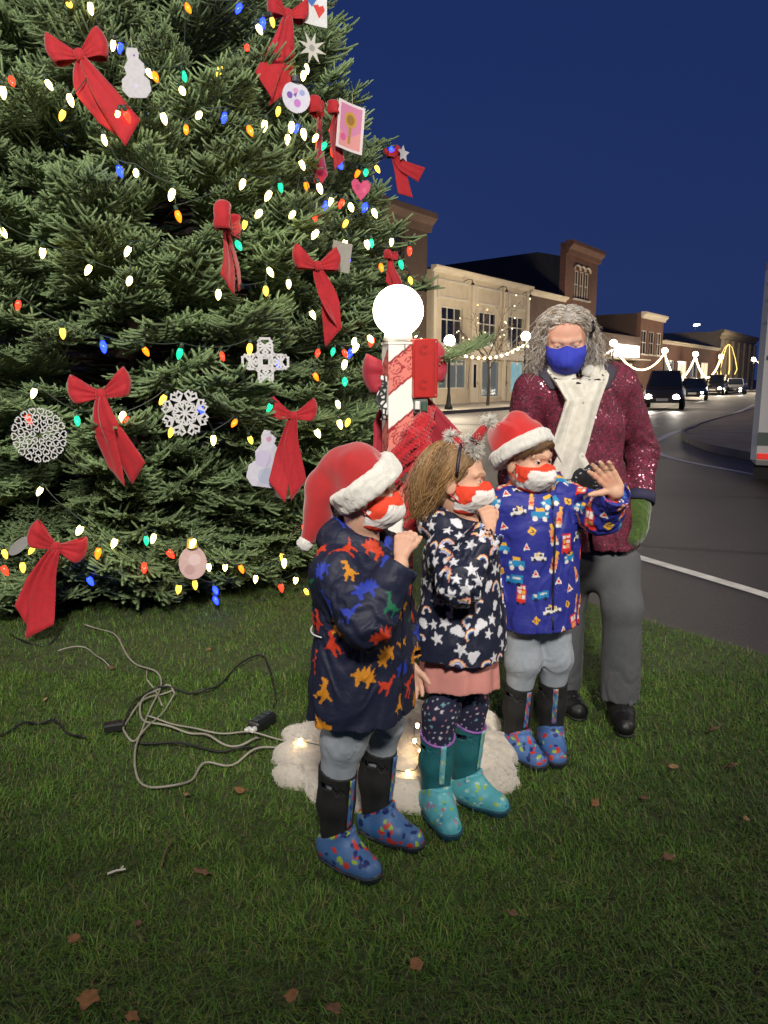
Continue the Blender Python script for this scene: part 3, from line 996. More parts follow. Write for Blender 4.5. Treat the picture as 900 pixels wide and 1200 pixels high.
g = gnd(778, 478.5); car((g[0], g[1], 0), RZ_ON + .22, 'dark sport utility car with one glaring headlight beside the adult', (.035, .030, .026), 'suv', 70)
g = gnd(812, 468.5); car((g[0], g[1], 0), RZ_ON + .20, 'dark blue car with bluish headlights, second in the oncoming line', (.02, .03, .045), 'sedan', 45)
g = gnd(861, 461.8); car((g[0], g[1], 0), RZ_ON + .12, 'silver car with both headlights lit, farthest right in the line', (.22, .22, .22), 'sedan', 60)
g = gnd(838, 462.5); car((g[0], g[1], 0), RZ_ON + .1, 'dark car half hidden behind the blue car', (.03, .03, .03), 'suv', 60)

# white bus-like truck at the right edge
tr = empty('truck', (4.66, 9.75, -.008), R(-27)); tag(tr, 'tall white box truck cut off by the right edge of the picture', 'truck')
TW = mat('truck_white', (.76, .76, .73), .42, var=.06, vscale=2)
MB().box((3.1, 1.12, 1.56), (6.2, 2.25, 2.56), bev=.07).build('body', TW, tr)
MB().box((3.1, -.006, 1.62), (6.0, .03, .05)).build('trim_rail', mat('truck_rail', (.12, .14, .13), .5), tr)
MB().box((3.1, -.006, .62), (6.06, .03, .16)).build('stripe', mat('truck_stripe', (.12, .15, .13), .5), tr)
for z in (2.32, 2.52, 2.05): MB().box((3.1, -.004, z), (6.06, .03, .03)).build('seam', mat('truck_seam', (.75, .74, .70), .4), tr)
MB().box((3.0, 1.1, .20), (5.9, 1.9, .22)).build('chassis', mat('chassis', (.015, .015, .015), .7), tr)
rl = mat('red_lens', (.5, .02, .02), .3, emit=(1, .05, .03), estr=.5)
MB().box((.16, -.012, .40), (.16, .03, .07), bev=.01).build('reflector', rl, tr)
MB().box((.12, -.012, 2.75), (.14, .04, .12), bev=.01).build('marker_light', rl, tr)
MB().box((.55, -.012, 2.75), (.14, .04, .12), bev=.01).build('marker_light', rl, tr)
for x in (1.3, 4.9):
    for y in (.16, 2.05):
        w = MB().lathe([(.22, -.13), (.38, -.13), (.42, -.08), (.42, .08), (.38, .13), (.22, .13)], 20, Matrix.Translation((x, y, .42)) @ Matrix.Rotation(math.pi / 2, 4, 'X')).build('wheel', mat('tyre_rubber', (.02, .02, .02), .8), tr)
        MB().lathe([(.02, -.135), (.22, -.13), (.22, .13), (.02, .135)], 14, Matrix.Translation((x, y, .42)) @ Matrix.Rotation(math.pi / 2, 4, 'X')).build('rim', mat('rim', (.35, .35, .36), .35, metal=1), w)
# ================================================================== CHRISTMAS TREE
TX, TY = -1.90, 5.90
TZ = [0, .35, 1.2, 2.1, 3.1, 4.0, 8.3]; TR = [1.80, 2.06, 2.26, 2.24, 1.92, 1.52, 0.02]
def trad(z): return float(np.interp(z, TZ, TR))
tree = empty('fir_tree', (TX, TY, 0))
tag(tree, 'big fir tree covered in coloured lights, red bows and paper ornaments', 'tree')
BARK = mat('fir_bark', (.07, .05, .035), .9, var=.3, vscale=20, bump=.6, bscale=40)
MB().tube([(0, 0, -.02), (0, 0, 2), (0, 0, 5), (0, 0, 8.2)], [.16, .13, .08, .02], 10).build('trunk', BARK, tree, True)

def spray_mesh(seed, L=1.05):
    rs = np.random.RandomState(seed)
    shoots = []                                    # (points, needle length, tipness)
    def axis(t):                                   # main axis with a slight droop then lift
        return np.array((t * L, .03 * math.sin(3 * t + seed), -.10 * math.sin(math.pi * t * .8) + .10 * t * t))
    main = np.array([axis(t) for t in np.linspace(0, 1, 9)])
    shoots.append((main, .0165, .8))
    for k in range(30):
        t = .10 + .88 * (k // 2) / 15 + rs.uniform(-.02, .02)
        sd = 1 if k % 2 else -1
        ln = (.46 * (1 - t) ** .8 + .075) * rs.uniform(.8, 1.15)
        p0 = axis(t)
        an = R(rs.uniform(42, 60))
        d = np.array((math.cos(an), sd * math.sin(an), rs.uniform(-.12, .22)))
        d /= np.linalg.norm(d)
        cur = np.array((.25, -.15 * sd, rs.uniform(-.05, .25)))
        pts = np.array([p0 + d * ln * s + cur * ln * s * s * .5 for s in np.linspace(0, 1, 5)])
        shoots.append((pts, .0150, .65))
        nn = int(ln / .060)
        for j in range(nn):
            s = (j + 1.0) / (nn + .8)
            q0 = p0 + d * ln * s + cur * ln * s * s * .5
            for sd2 in ((1, -1) if rs.rand() < .75 else (1,)):
                l2 = (.11 * (1 - s) + .055) * rs.uniform(.7, 1.2)
                dd = d * .72 + np.array((-d[1], d[0], 0)) * sd2 * .68 + np.array((0, 0, rs.uniform(-.15, .35)))
                dd /= np.linalg.norm(dd)
                shoots.append((np.array([q0, q0 + dd * l2 * .55, q0 + dd * l2 + np.array((.01, 0, .012))]), .0135, 1.0))
        if rs.rand() < .5:                         # upright shoots
            s = rs.uniform(.3, .8)
            q0 = p0 + d * ln * s
            dd = np.array((.35, rs.uniform(-.4, .4), 1.0)); dd /= np.linalg.norm(dd)
            l2 = rs.uniform(.05, .10)
            shoots.append((np.array([q0, q0 + dd * l2 * .5, q0 + dd * l2]), .0135, 1.0))
    V = []; F = []; C = []
    NS = 5; TA = 2 * math.pi / NS
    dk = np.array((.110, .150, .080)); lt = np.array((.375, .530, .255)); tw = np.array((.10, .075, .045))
    nv = 0
    for pts, nl, tip in shoots:
        seg = np.linalg.norm(np.diff(pts, axis=0), axis=1); tot = seg.sum()
        cum = np.concatenate([[0], np.cumsum(seg)])
        # twig
        r0 = .0055 if tot > .5 else (.0062 if tot > .17 else .0072)
        K = len(pts)
        t = np.gradient(pts, axis=0); t /= np.linalg.norm(t, axis=1)[:, None]
        a = np.cross(t, (0, 0, 1.0)); a /= np.linalg.norm(a, axis=1)[:, None] + 1e-9
        b = np.cross(t, a)
        for k in range(K):
            r = r0 * (1 - .35 * k / (K - 1))
            for m in range(NS):
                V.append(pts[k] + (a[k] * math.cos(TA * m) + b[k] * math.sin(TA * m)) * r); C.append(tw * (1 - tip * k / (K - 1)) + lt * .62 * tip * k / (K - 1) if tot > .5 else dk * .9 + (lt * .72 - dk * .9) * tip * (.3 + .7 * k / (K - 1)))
        for k in range(K - 1):
            for m in range(NS):
                m2 = (m + 1) % NS
                F.append((nv + k * NS + m, nv + k * NS + m2, nv + (k + 1) * NS + m2)); F.append((nv + k * NS + m, nv + (k + 1) * NS + m2, nv + (k + 1) * NS + m))
        F.append((nv + (K - 1) * NS, nv + (K - 1) * NS + 1, nv + (K - 1) * NS + 2)); F.append((nv + (K - 1) * NS, nv + (K - 1) * NS + 2, nv + (K - 1) * NS + 3)); F.append((nv + (K - 1) * NS, nv + (K - 1) * NS + 3, nv + (K - 1) * NS + 4))
        nv = len(V)
        n = max(20, int(tot * 620))
        s = (np.arange(n) + rs.rand(n)) / n * tot
        if tot > .5: s = s[s > .25 * tot]
        n = len(s)
        base = np.stack([np.interp(s, cum, pts[:, i]) for i in range(3)], -1)
        tg = np.stack([np.interp(s, cum, t[:, i]) for i in range(3)], -1); tg /= np.linalg.norm(tg, axis=1)[:, None]
        aa = np.cross(tg, (0, 0, 1.0)); aa /= np.linalg.norm(aa, axis=1)[:, None] + 1e-9
        bb = np.cross(aa, tg)
        ph = rs.uniform(-.35, math.pi + .35, n)     # mostly sides and top
        rad = aa * np.cos(ph)[:, None] + bb * np.sin(ph)[:, None]
        fw = np.clip(rs.normal(.62, .15, n) + .5 * (s / tot) ** 4, .2, 1.6)[:, None]
        dn = rad + tg * fw; dn /= np.linalg.norm(dn, axis=1)[:, None]
        ln = nl * rs.uniform(.75, 1.15, n) * (.85 + .15 * np.sin(s / tot * math.pi))
        sdv = np.cross(dn, rad); sdv /= np.linalg.norm(sdv, axis=1)[:, None] + 1e-9
        w = .0021
        tipv = base + dn * ln[:, None]
        P = np.stack([base + sdv * w, base + dn * ln[:, None] * .6 + sdv * w, tipv, base + dn * ln[:, None] * .6 - sdv * w, base - sdv * w], 1)
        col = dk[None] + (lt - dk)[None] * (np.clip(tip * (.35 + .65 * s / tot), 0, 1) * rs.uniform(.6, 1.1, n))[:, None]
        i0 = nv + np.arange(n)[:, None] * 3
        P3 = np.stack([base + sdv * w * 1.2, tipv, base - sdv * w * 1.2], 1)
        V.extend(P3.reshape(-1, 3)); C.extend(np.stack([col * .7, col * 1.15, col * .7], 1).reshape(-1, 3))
        F.extend(map(tuple, (i0 + np.arange(3)[None]).tolist()))
        nv = len(V)
    me = bpy.data.meshes.new('branch')
    V = np.array(V, np.float32); F = np.array(F, np.int32); C = np.array(C, np.float32)
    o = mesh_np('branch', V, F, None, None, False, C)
    me = o.data
    bpy.data.objects.remove(o)
    return me
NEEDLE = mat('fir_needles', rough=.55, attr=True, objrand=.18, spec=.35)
_t = NEEDLE.node_tree
_b = _t.nodes['Principled BSDF']; _o = _t.nodes['Material Output']
_tr = _t.nodes.new('ShaderNodeBsdfTranslucent'); _mx = _t.nodes.new('ShaderNodeMixShader'); _mx.inputs[0].default_value = .33
_t.links.new(_b.inputs['Base Color'].links[0].from_socket, _tr.inputs[0])
_t.links.new(_b.outputs[0], _mx.inputs[1]); _t.links.new(_tr.outputs[0], _mx.inputs[2]); _t.links.new(_mx.outputs[0], _o.inputs[0])
SPR = []
for sd in range(6):
    m_ = spray_mesh(100 + sd); m_.materials.append(NEEDLE); SPR.append(m_)
# inner limbs, one mesh: the crown that carries the branches
rs = np.random.RandomState(5)
limb = []; place = []
GA = 2.399963
nb = 1000
for i in range(nb):
    f = (i + .5) / nb
    z = .12 + 5.35 * f ** 1.12
    if i % 12 == 5: z = .07 + .25 * f
    az = i * GA + rs.uniform(-.2, .2)
    d = np.array((math.cos(az), math.sin(az)))
    toward = -(d[0] * TX + d[1] * TY) / math.hypot(TX, TY)       # 1: faces the camera side
    if toward < -.55 and i % 3: continue
    r = trad(z) * rs.uniform(.86, 1.02)
    small = (i % 5) in (1, 3)
    Ls = min(1.0, max(.5, r * .62)) * rs.uniform(.9, 1.1) * (.60 if small else 1.0)
    if small: r = trad(z) * rs.uniform(.84, .98)
    lift = np.interp(z, [0, 1.2, 2.5, 5.5], [-.20, -.06, .16, .42]) + rs.uniform(-.12, .12)
    el = math.atan(lift)
    tipz = z
    tip = np.array((d[0] * r, d[1] * r, tipz))
    dirv3 = np.array((d[0] * math.cos(el), d[1] * math.cos(el), math.sin(el)))
    org = tip - dirv3 * Ls * 1.05
    org[2] = max(org[2], .06)
    place.append((org, az + rs.uniform(-.3, .3), el, Ls, i))
    t0 = np.array((0, 0, max(.1, org[2] - .10)))
    limb.append(np.array([t0, t0 * .5 + org * .5 + (0, 0, -.04), org + dirv3 * .1]))
Vl, Fl = tubes_np(np.array(limb), np.tile(np.array([.016, .011, .006]), (len(limb), 1)), 4)
crown = mesh_np('crown', Vl, Fl, BARK, tree)
for org, az, el, Ls, i in place:
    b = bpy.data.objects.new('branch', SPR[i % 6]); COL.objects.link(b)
    b.parent = crown
    b.location = [float(v) for v in org]
    b.rotation_euler = Euler((float(rs.uniform(-.5, .5)), -el, az), 'XYZ')
    sy = -1 if rs.rand() < .5 else 1
    b.scale = (Ls, Ls * sy * rs.uniform(.85, 1.1), Ls)

def on_tree(px, py, out=.02):
    """where the line of sight through a picture point first meets the crown"""
    r = ray(px, py); best = None
    for Y in np.arange(3.2, 6.6, .01):
        t = Y / r[1]
        p = np.array((r[0] * t, Y, CAM_H + r[2] * t))
        dist = math.hypot(p[0] - TX, p[1] - TY) - (trad(max(p[2], 0)) * .97 + out)
        if best is None or dist < best[0]: best = (dist, p)
        if dist <= 0: return p
    return best[1]

# ------------------------------------------------------------------ light strings
EM = {'W': (1.0, .76, .24), 'Y': (1.0, .58, .06), 'R': (1.0, .030, .012), 'O': (1.0, .17, .006), 'B': (.006, .016, 1.0), 'G': (.008, .52, .22)}
ES = {'W': 11.0, 'Y': 3.0, 'R': 4.0, 'O': 3.2, 'B': 15.0, 'G': 2.6}
BM = {}
for k, c in EM.items():
    mb = MB().lathe([(.0095, .0), (.0130, -.008), (.0160, -.020), (.0150, -.033), (.0100, -.048), (.0030, -.058)], 10)
    o = mb.build('bulb', mat('bulb_%s' % k, tuple(.5 * v for v in c), .2, emit=c, estr=ES[k]), None, True)
    BM[k] = o.data; bpy.data.objects.remove(o)
o = MB().lathe([(.0085, .026), (.0105, .024), (.0115, .0), (.0095, -.002)], 8).build('socket', mat('socket_green', (.015, .04, .02), .5), None, True)
SOCK = o.data; bpy.data.objects.remove(o)
STR = [
 ('light string along the top of the picture, over the snowman ornament', [(79, 1, 'Y'), (105, 3, 'W'), (115, 35, 'R'), (133, 47, 'W'), (142, 50, 'B'), (172, 81, 'W'), (180, 85, 'O'), (214, 83, 'G'), (212, 103, 'W'), (217, 4, 'O'), (282, 5, 'B'), (308, 21, 'B'), (318, 20, 'Y'), (301, 29, 'W'), (289, 53, 'R'), (259, 78, 'Y')]),
 ('light string past the topmost left bow', [(3, 101, 'W'), (12, 90, 'R'), (54, 94, 'W'), (80, 110, 'W'), (75, 129, 'Y'), (112, 85, 'G'), (139, 130, 'W'), (147, 130, 'R'), (190, 132, 'W'), (218, 147, 'O'), (235, 132, 'W'), (264, 132, 'B'), (291, 148, 'O'), (311, 141, 'W'), (327, 125, 'Y'), (358, 75, 'W'), (356, 84, 'W')]),
 ('light string around the painted paper bauble and drawing', [(121, 158, 'W'), (138, 194, 'B'), (159, 199, 'W'), (203, 222, 'W'), (207, 247, 'O'), (286, 210, 'W'), (328, 214, 'G'), (317, 224, 'W'), (337, 158, 'W'), (342, 143, 'W'), (349, 145, 'B'), (355, 151, 'W'), (372, 158, 'W'), (382, 167, 'G'), (388, 147, 'R'), (390, 172, 'R'), (397, 190, 'B'), (421, 199, 'O'), (429, 199, 'G'), (440, 194, 'Y'), (457, 172, 'B')]),
 ('light string at the tree\'s right side around the pink heart', [(1, 267, 'W'), (50, 290, 'W'), (106, 311, 'W'), (153, 325, 'W'), (152, 289, 'W'), (277, 283, 'G'), (306, 247, 'W'), (288, 258, 'Y'), (345, 248, 'W'), (352, 188, 'W'), (373, 215, 'W'), (358, 213, 'O'), (369, 252, 'R'), (383, 236, 'B'), (388, 232, 'W'), (402, 234, 'R'), (410, 239, 'W'), (429, 239, 'B'), (437, 245, 'W'), (407, 258, 'Y')]),
 ('light string ending above the globe lamp', [(256, 340, 'W'), (311, 336, 'Y'), (314, 314, 'W'), (338, 328, 'W'), (372, 270, 'W'), (405, 281, 'W'), (429, 281, 'W'), (435, 280, 'G'), (409, 301, 'B'), (446, 309, 'O'), (459, 279, 'W'), (480, 289, 'R'), (469, 305, 'G'), (480, 325, 'Y'), (364, 364, 'W')]),
 ('light string above the cut paper snowflakes', [(22, 352, 'R'), (73, 384, 'Y'), (120, 400, 'B'), (168, 407, 'O'), (212, 408, 'G'), (259, 413, 'R'), (293, 403, 'Y'), (325, 423, 'B'), (368, 437, 'O'), (373, 410, 'R'), (391, 408, 'G'), (402, 410, 'R'), (412, 409, 'B'), (416, 396, 'W'), (419, 403, 'W'), (432, 394, 'W'), (437, 396, 'R'), (405, 422, 'W'), (404, 443, 'G'), (443, 425, 'O')]),
 ('light string level with the round white doily and purple paper fan', [(31, 486, 'R'), (41, 455, 'W'), (90, 488, 'G'), (145, 483, 'W'), (150, 488, 'R'), (194, 463, 'Y'), (202, 501, 'Y'), (234, 476, 'B'), (250, 510, 'W'), (277, 492, 'O'), (292, 511, 'Y'), (318, 473, 'G'), (370, 503, 'W'), (397, 492, 'W'), (409, 491, 'Y'), (395, 470, 'W')]),
 ('lower light string behind the bottom bow and oval bauble', [(4, 644, 'Y'), (3, 663, 'R'), (26, 659, 'Y'), (40, 640, 'Y'), (49, 571, 'W'), (96, 616, 'W'), (116, 642, 'O'), (136, 631, 'W'), (169, 660, 'R'), (171, 628, 'G'), (181, 626, 'W'), (196, 645, 'R'), (228, 632, 'W'), (244, 660, 'W'), (264, 661, 'W'), (281, 662, 'O'), (300, 674, 'W'), (333, 655, 'W'), (331, 648, 'Y'), (355, 615, 'R'), (352, 632, 'W')]),
 ('lowest light string hanging close to the grass', [(103, 676, 'B'), (210, 685, 'Y'), (228, 680, 'Y'), (251, 688, 'B'), (251, 699, 'B'), (281, 712, 'O'), (314, 705, 'G'), (329, 684, 'R'), (347, 676, 'W'), (364, 690, 'B'), (357, 690, 'Y')]),
]
WIRE = mat('string_wire', (.015, .03, .018), .6)
rs = np.random.RandomState(11)
for label, bl in STR:
    pts = [on_tree(x, y, (.045, .01, .03)[(x * 7 + y * 3) % 3]) for x, y, c in bl]
    o = empty('light_string', pts[0]); tag(o, label, 'string lights', 'light strings on the tree')
    path = []
    for i in range(len(pts) - 1):
        a, b = pts[i], pts[i + 1]
        dd = np.linalg.norm(b - a)
        for t in np.linspace(0, 1, 6)[:-1]:
            q = a * (1 - t) + b * t
            rr = math.hypot(q[0] - TX, q[1] - TY)
            want = trad(max(q[2], 0)) * .97 + .03
            if dd > .25:
                k = 1 + (want / rr - 1) * math.sin(math.pi * t)
                q = np.array((TX + (q[0] - TX) * k, TY + (q[1] - TY) * k, q[2]))
            q = q + np.array((0, 0, .027 - .05 * dd * math.sin(math.pi * t)))
            path.append(q - pts[0])
    path.append(pts[-1] - pts[0] + np.array((0, 0, .027)))
    MB().tube(smooth(path, 2), .0026, 5).build('wire', WIRE, o)
    for (x, y, c), p in zip(bl, pts):
        b = bpy.data.objects.new('bulb', BM[c]); COL.objects.link(b); b.parent = o
        b.location = [float(v) for v in p - pts[0]]
        b.rotation_euler = (rs.uniform(-.7, .5), rs.uniform(-.6, .6), 0)
        b.scale = (float(rs.uniform(.82, 1.05)),) * 3
        s_ = bpy.data.objects.new('socket', SOCK); COL.objects.link(s_); s_.parent = b

# ------------------------------------------------------------------ red bows
BOW = mat('bow_velvet', rgb(176, 10, 30), .8, var=.14, vscale=40, bump=.3, bscale=300, sheen=.25)
def ribbon_surface(name, P, m, parent, th=.004):
    """P (n,k,3) grid"""
    n, k, _ = P.shape
    V = P.reshape(-1, 3)
    F = np.array([(i * k + j, i * k + j + 1, (i + 1) * k + j + 1, (i + 1) * k + j) for i in range(n - 1) for j in range(k - 1)])
    o = mesh_np(name, V, F, m, parent)
    md = o.modifiers.new('thickness', 'SOLIDIFY'); md.thickness = th; md.offset = 0
    return o
def bow(p, scale, yaw, roll, label, pitch=0.0, tails=(.40, .38), splay=(.10, .16), loops=(1, 1), seed=0, lw=1.0, m=None):
    m = m or BOW
    rs = np.random.RandomState(seed)
    o = empty('bow', p); tag(o, label, 'bow', 'red bows')
    o.rotation_euler = Euler((pitch, roll, yaw), 'YXZ'); o.scale = (scale,) * 3
    for sd, on in zip((-1, 1), loops):
        if not on: continue
        n, k = 26, 11
        P = np.empty((n, k, 3))
        up = rs.uniform(.02, .06); wid = .058 * lw
        for i in range(n):
            u = i / (n - 1)
            s = math.sin(math.pi * u)
            for j in range(k):
                v = -1 + 2 * j / (k - 1)
                w = .014 + wid * s ** .8
                pl = math.cos(v * 9 + sd) * .007 * (1 - s) + .004 * math.sin(v * 5 + seed) * s
                P[i, j] = (sd * (.150 * lw * s ** .75 * (1 - .16 * v * v)), -.012 + (.040 * math.sin(2 * math.pi * u)) * -1 + pl, v * w + up * s)
        ribbon_surface('loop', P, m, o)
    for sd, ln, sp in zip((-1, 1), tails, splay):
        if ln <= 0: continue
        twm = rs.uniform(-.7, .7); bend = rs.uniform(-.025, .025); curl = rs.uniform(-.02, .05)
        n, k = 18, 9
        P = np.empty((n, k, 3))
        for i in range(n):
            u = i / (n - 1)
            w = .012 + .044 * min(1, u * 1.9) ** .7
            for j in range(k):
                v = -1 + 2 * j / (k - 1)
                cut = .045 * (v * sd * -1) * (u > .999) if False else 0
                L_ = ln * (1 + (.14 * v * sd) * -1 * u)
                tw = twm * u
                P[i, j] = (sd * (sp * u ** 1.2 + .010) + bend * math.sin(u * 4.5) + v * w * math.cos(tw), -.018 - .012 * math.sin(u * 4 + seed) - curl * u * u + .006 * math.cos(v * 6 + seed) * (1 - .6 * u) - .008 * sd + v * w * math.sin(tw), -.01 - L_ * u)
        ribbon_surface('tail', P, m, o)
    kn = MB().lathe([(.012, -.028), (.021, -.022), (.025, 0), (.021, .022), (.012, .028)], 12).build('knot', m, o, True)
    kn.location = (0, -.022, 0); kn.rotation_euler = (0, rs.uniform(-.3, .3), 0); kn.scale = (1, .7, 1)
    return o
def face_yaw(p, extra=0.0):
    """local -y turned to look out of the tree"""
    return math.atan2(p[1] - TY, p[0] - TX) + math.pi / 2 + extra
def tree_bow(px, py, scale, roll, label, extra=0.0, out=.045, **kw):
    p = on_tree(px, py, out)
    yaw = face_yaw(p) * .5 + extra
    return bow(p, scale, yaw, roll, label, **kw)
tree_bow(119, 462, .98, R(-6), 'wide red velvet bow with even loops above the round doily', tails=(.40, .40), splay=(.0, .09), seed=1)
tree_bow(66, 640, .98, R(22), 'lowest red bow hanging almost to the grass at the left', tails=(.40, .44), splay=(.03, .04), seed=2, extra=R(15))
tree_bow(343, 487, .86, R(4), 'red bow with long tails above the left child\'s hat', tails=(.47, .46), splay=(.07, .03), seed=3, extra=R(-8))
tree_bow(371, 312, .88, R(-3), 'red bow with tails swinging right, beside the grey card', tails=(.34, .42), splay=(-.10, .09), seed=4)
tree_bow(264, 268, .95, R(10), 'narrow red bow turned edge-on in the middle of the tree', extra=R(72), tails=(.30, .26), splay=(.02, .14), seed=5)
tree_bow(94, 66, .95, R(-14), 'red bow half hidden by twigs at the upper left', tails=(.36, .40), splay=(-.03, .14), seed=6, loops=(1, 1), out=.03)
tree_bow(336, 18, .98, R(8), 'topmost red bow with long thin tails', tails=(.42, .44), splay=(.08, .0), seed=7, lw=.8)
tree_bow(369, 135, .85, R(-6), 'thin red ribbon bow below the painted bauble', extra=R(60), tails=(.36, .40), splay=(.0, .03), seed=8, lw=.6)
tree_bow(391, 132, .80, R(2), 'red bow tucked behind the framed child\'s drawing', extra=R(50), tails=(.30, .33), splay=(.02, .03), seed=9, lw=.5, out=.12)
tree_bow(461, 182, .78, R(-30), 'red bow at the tip of a branch against the sky', extra=R(-30), tails=(.34, .26), splay=(.06, .10), seed=10, lw=.5)
tree_bow(457, 302, .62, R(0), 'small red bow right above the globe lamp', extra=R(20), tails=(.26, .26), splay=(.02, .04), seed=11, lw=.5)

# ------------------------------------------------------------------ paper ornaments
PAPER = mat('paper_white', (.50, .50, .52), .8, var=.06, vscale=30)
CRAFT = mat('craft_paint', rough=.7, attr=True)
def orn(px, py, label, out=.06, extra=0.0, roll=0.0, cat='ornament', name='ornament'):
    p = on_tree(px, py, out)
    o = empty(name, p); tag(o, label, cat)
    o.rotation_euler = Euler((0, roll, face_yaw(p) * .5 + extra), 'YXZ')
    return o
def bars(o, segs, w, th, m, name='paper'):
    mb = MB()
    for i, ((x0, z0), (x1, z1)) in enumerate(segs):
        dx, dz = x1 - x0, z1 - z0
        ln = math.hypot(dx, dz)
        M = Matrix.Translation(((x0 + x1) / 2, -.0006 * (i % 7), (z0 + z1) / 2)) @ Matrix.Rotation(-math.atan2(dz, dx), 4, 'Y')
        mb.box((0, 0, 0), (ln + w, th, w), M=M)
    return mb.build(name, m, o)
def loopseg(pts): return [(pts[i], pts[(i + 1) % len(pts)]) for i in range(len(pts))]
def rotz(pts, a): return [(x * math.cos(a) - z * math.sin(a), x * math.sin(a) + z * math.cos(a)) for x, z in pts]
# round doily: rings of heart-shaped loops
o = orn(46, 510, 'round white paper doily snowflake with heart shaped cutouts', name='paper_snowflake')
segs = []
heart = [(0, .0), (.012, .012), (.012, .022), (.005, .026), (0, .021), (-.005, .026), (-.012, .022), (-.012, .012)]
for ring, n, s in ((.016, 6, .9), (.042, 10, 1.05), (.068, 15, 1.15), (.098, 18, 1.2)):
    for k in range(n):
        a = 2 * math.pi * k / n + ring * 20
        segs += loopseg(rotz([(x * s, z * s + ring) for x, z in heart], a))
bars(o, segs, .0052, .0022, PAPER)
# cross shaped snowflake
o = orn(311, 424, 'cross shaped cut paper snowflake with oval holes', name='paper_snowflake')
segs = []
for k in range(4):
    a = k * math.pi / 2
    arm = [(-.022, .02), (-.036, .05), (-.036, .085), (-.022, .118), (.022, .118), (.036, .085), (.036, .05), (.022, .02)]
    segs += loopseg(rotz(arm, a))
    segs += [tuple(rotz(q, a)) for q in (((-.034, .055), (.034, .105)), ((.034, .055), (-.034, .105)), ((-.026, .035), (.026, .035)), ((-.036, .08), (.036, .08)))]
    segs += loopseg(rotz([(-.012, .050), (0, .036), (.012, .05), (0, .064)], a))
    segs += [tuple(rotz(((.036, .05), (.05, .036)), a))]
segs += loopseg([(.03 * math.cos(t), .03 * math.sin(t)) for t in np.linspace(0, 2 * math.pi, 9)[:-1]])
bars(o, segs, .012, .002, PAPER)
# folded fan snowflake
o = orn(217, 484, 'folded paper fan snowflake lit purple by a blue bulb', name='paper_snowflake', roll=R(20))
segs = []
for k in range(8):
    a = k * math.pi / 4
    segs += [tuple(rotz(q, a)) for q in (((0, .004), (0, .11)), ((0, .03), (.022, .055)), ((0, .03), (-.022, .055)), ((0, .06), (.030, .09)), ((0, .06), (-.03, .09)))]
    segs += loopseg(rotz([(-.03, .09), (-.018, .11), (0, .095), (.018, .11), (.03, .09), (0, .075)], a))
    segs += [tuple(rotz(((-.022, .055), (.022, .055)), a))]
bars(o, segs, .0085, .002, PAPER)
b = bpy.data.objects.new('light_string_bulb', BM['B']); bpy.data.objects.remove(b)

def flat_shape(o, name, polys, base_poly, base_c, size, th=.003, res=60, z0=0.0):
    """a cut-out card: outline base_poly, coloured areas polys [(poly,color)], on a fine grid so the paint has clean edges"""
    xs = [p[0] for p in base_poly]; zs = [p[1] for p in base_poly]
    x0, x1, zz0, zz1 = min(xs), max(xs), min(zs), max(zs)
    nx = res; nz = max(8, int(res * (zz1 - zz0) / (x1 - x0)))
    X, Z = np.meshgrid(np.linspace(x0, x1, nx + 1), np.linspace(zz0, zz1, nz + 1))
    cx = (X[:-1, :-1] + X[1:, 1:]) / 2; cz = (Z[:-1, :-1] + Z[1:, 1:]) / 2
    ins = inpoly(cx.ravel(), cz.ravel(), base_poly).reshape(cx.shape)
    V = np.stack([X.ravel() * size, np.zeros(X.size) + .006 * np.sin(X.ravel() * 2.5 + 1) * size / .1, Z.ravel() * size], -1)
    C = np.tile(np.array(base_c), (len(V), 1)) * (1 + .12 * fbm(V * 60 + 3, 2))[:, None]
    for poly, c in polys:
        C[inpoly(X.ravel(), Z.ravel(), poly)] = c
    idx = np.arange(X.size).reshape(X.shape)
    Q = np.stack([idx[:-1, :-1][ins], idx[:-1, 1:][ins], idx[1:, 1:][ins], idx[1:, :-1][ins]], -1)
    ob = mesh_np(name, V, Q, CRAFT, o, False, C)
    md = ob.modifiers.new('thickness', 'SOLIDIFY'); md.thickness = th
    return ob
def circ(x, z, r, n=28): return disc2(x, z, r, n)
def disc2(x, z, r, n=28): return [(x + r * math.cos(2 * math.pi * k / n), z + r * math.sin(2 * math.pi * k / n)) for k in range(n)]
def bob(o, z):
    MB().tube([(0, 0, z), (0, .01, z + .05)], .0012, 4).build('hanger', mat('thread', (.5, .45, .3), .7), o)
wht, lil, vio = rgb(186, 186, 194), rgb(196, 190, 220), rgb(120, 80, 170)
snow = [(math.sin(a) * (.50 if a < 2.2 or a > 4.08 else .5), 0) for a in ()]
snowman = [(-.22, 1.0), (.2, 1.0), (.26, .78), (.22, .58), (.42, .36), (.44, .05), (.36, -.08), (.58, -.3), (.6, -.72), (.36, -1.0), (-.36, -1.0), (-.6, -.72), (-.58, -.3), (-.36, -.08), (-.42, .22), (-.24, .5), (-.28, .78)]
o = orn(158, 85, 'white paper snowman hanging below a blue bulb', name='paper_snowman', roll=R(-4)); flat_shape(o, 'card', [(disc2(0, -.5, .1), lil), (disc2(.05, .7, .05), vio)], snowman, wht, .112); bob(o, .112)
o = orn(347, 114, 'round paper bauble painted with purple blotches', name='paper_bauble', out=.10)
flat_shape(o, 'card', [(disc2(-.45, .1, .22), vio), (disc2(.1, -.35, .26), rgb(190, 120, 200)), (disc2(.45, .35, .2), rgb(150, 160, 210)), (disc2(.0, .45, .18), rgb(210, 150, 200)), ([(-.2, .2), (.1, .35), (.0, .0)], vio)], disc2(0, 0, 1), rgb(206, 206, 224), .078)
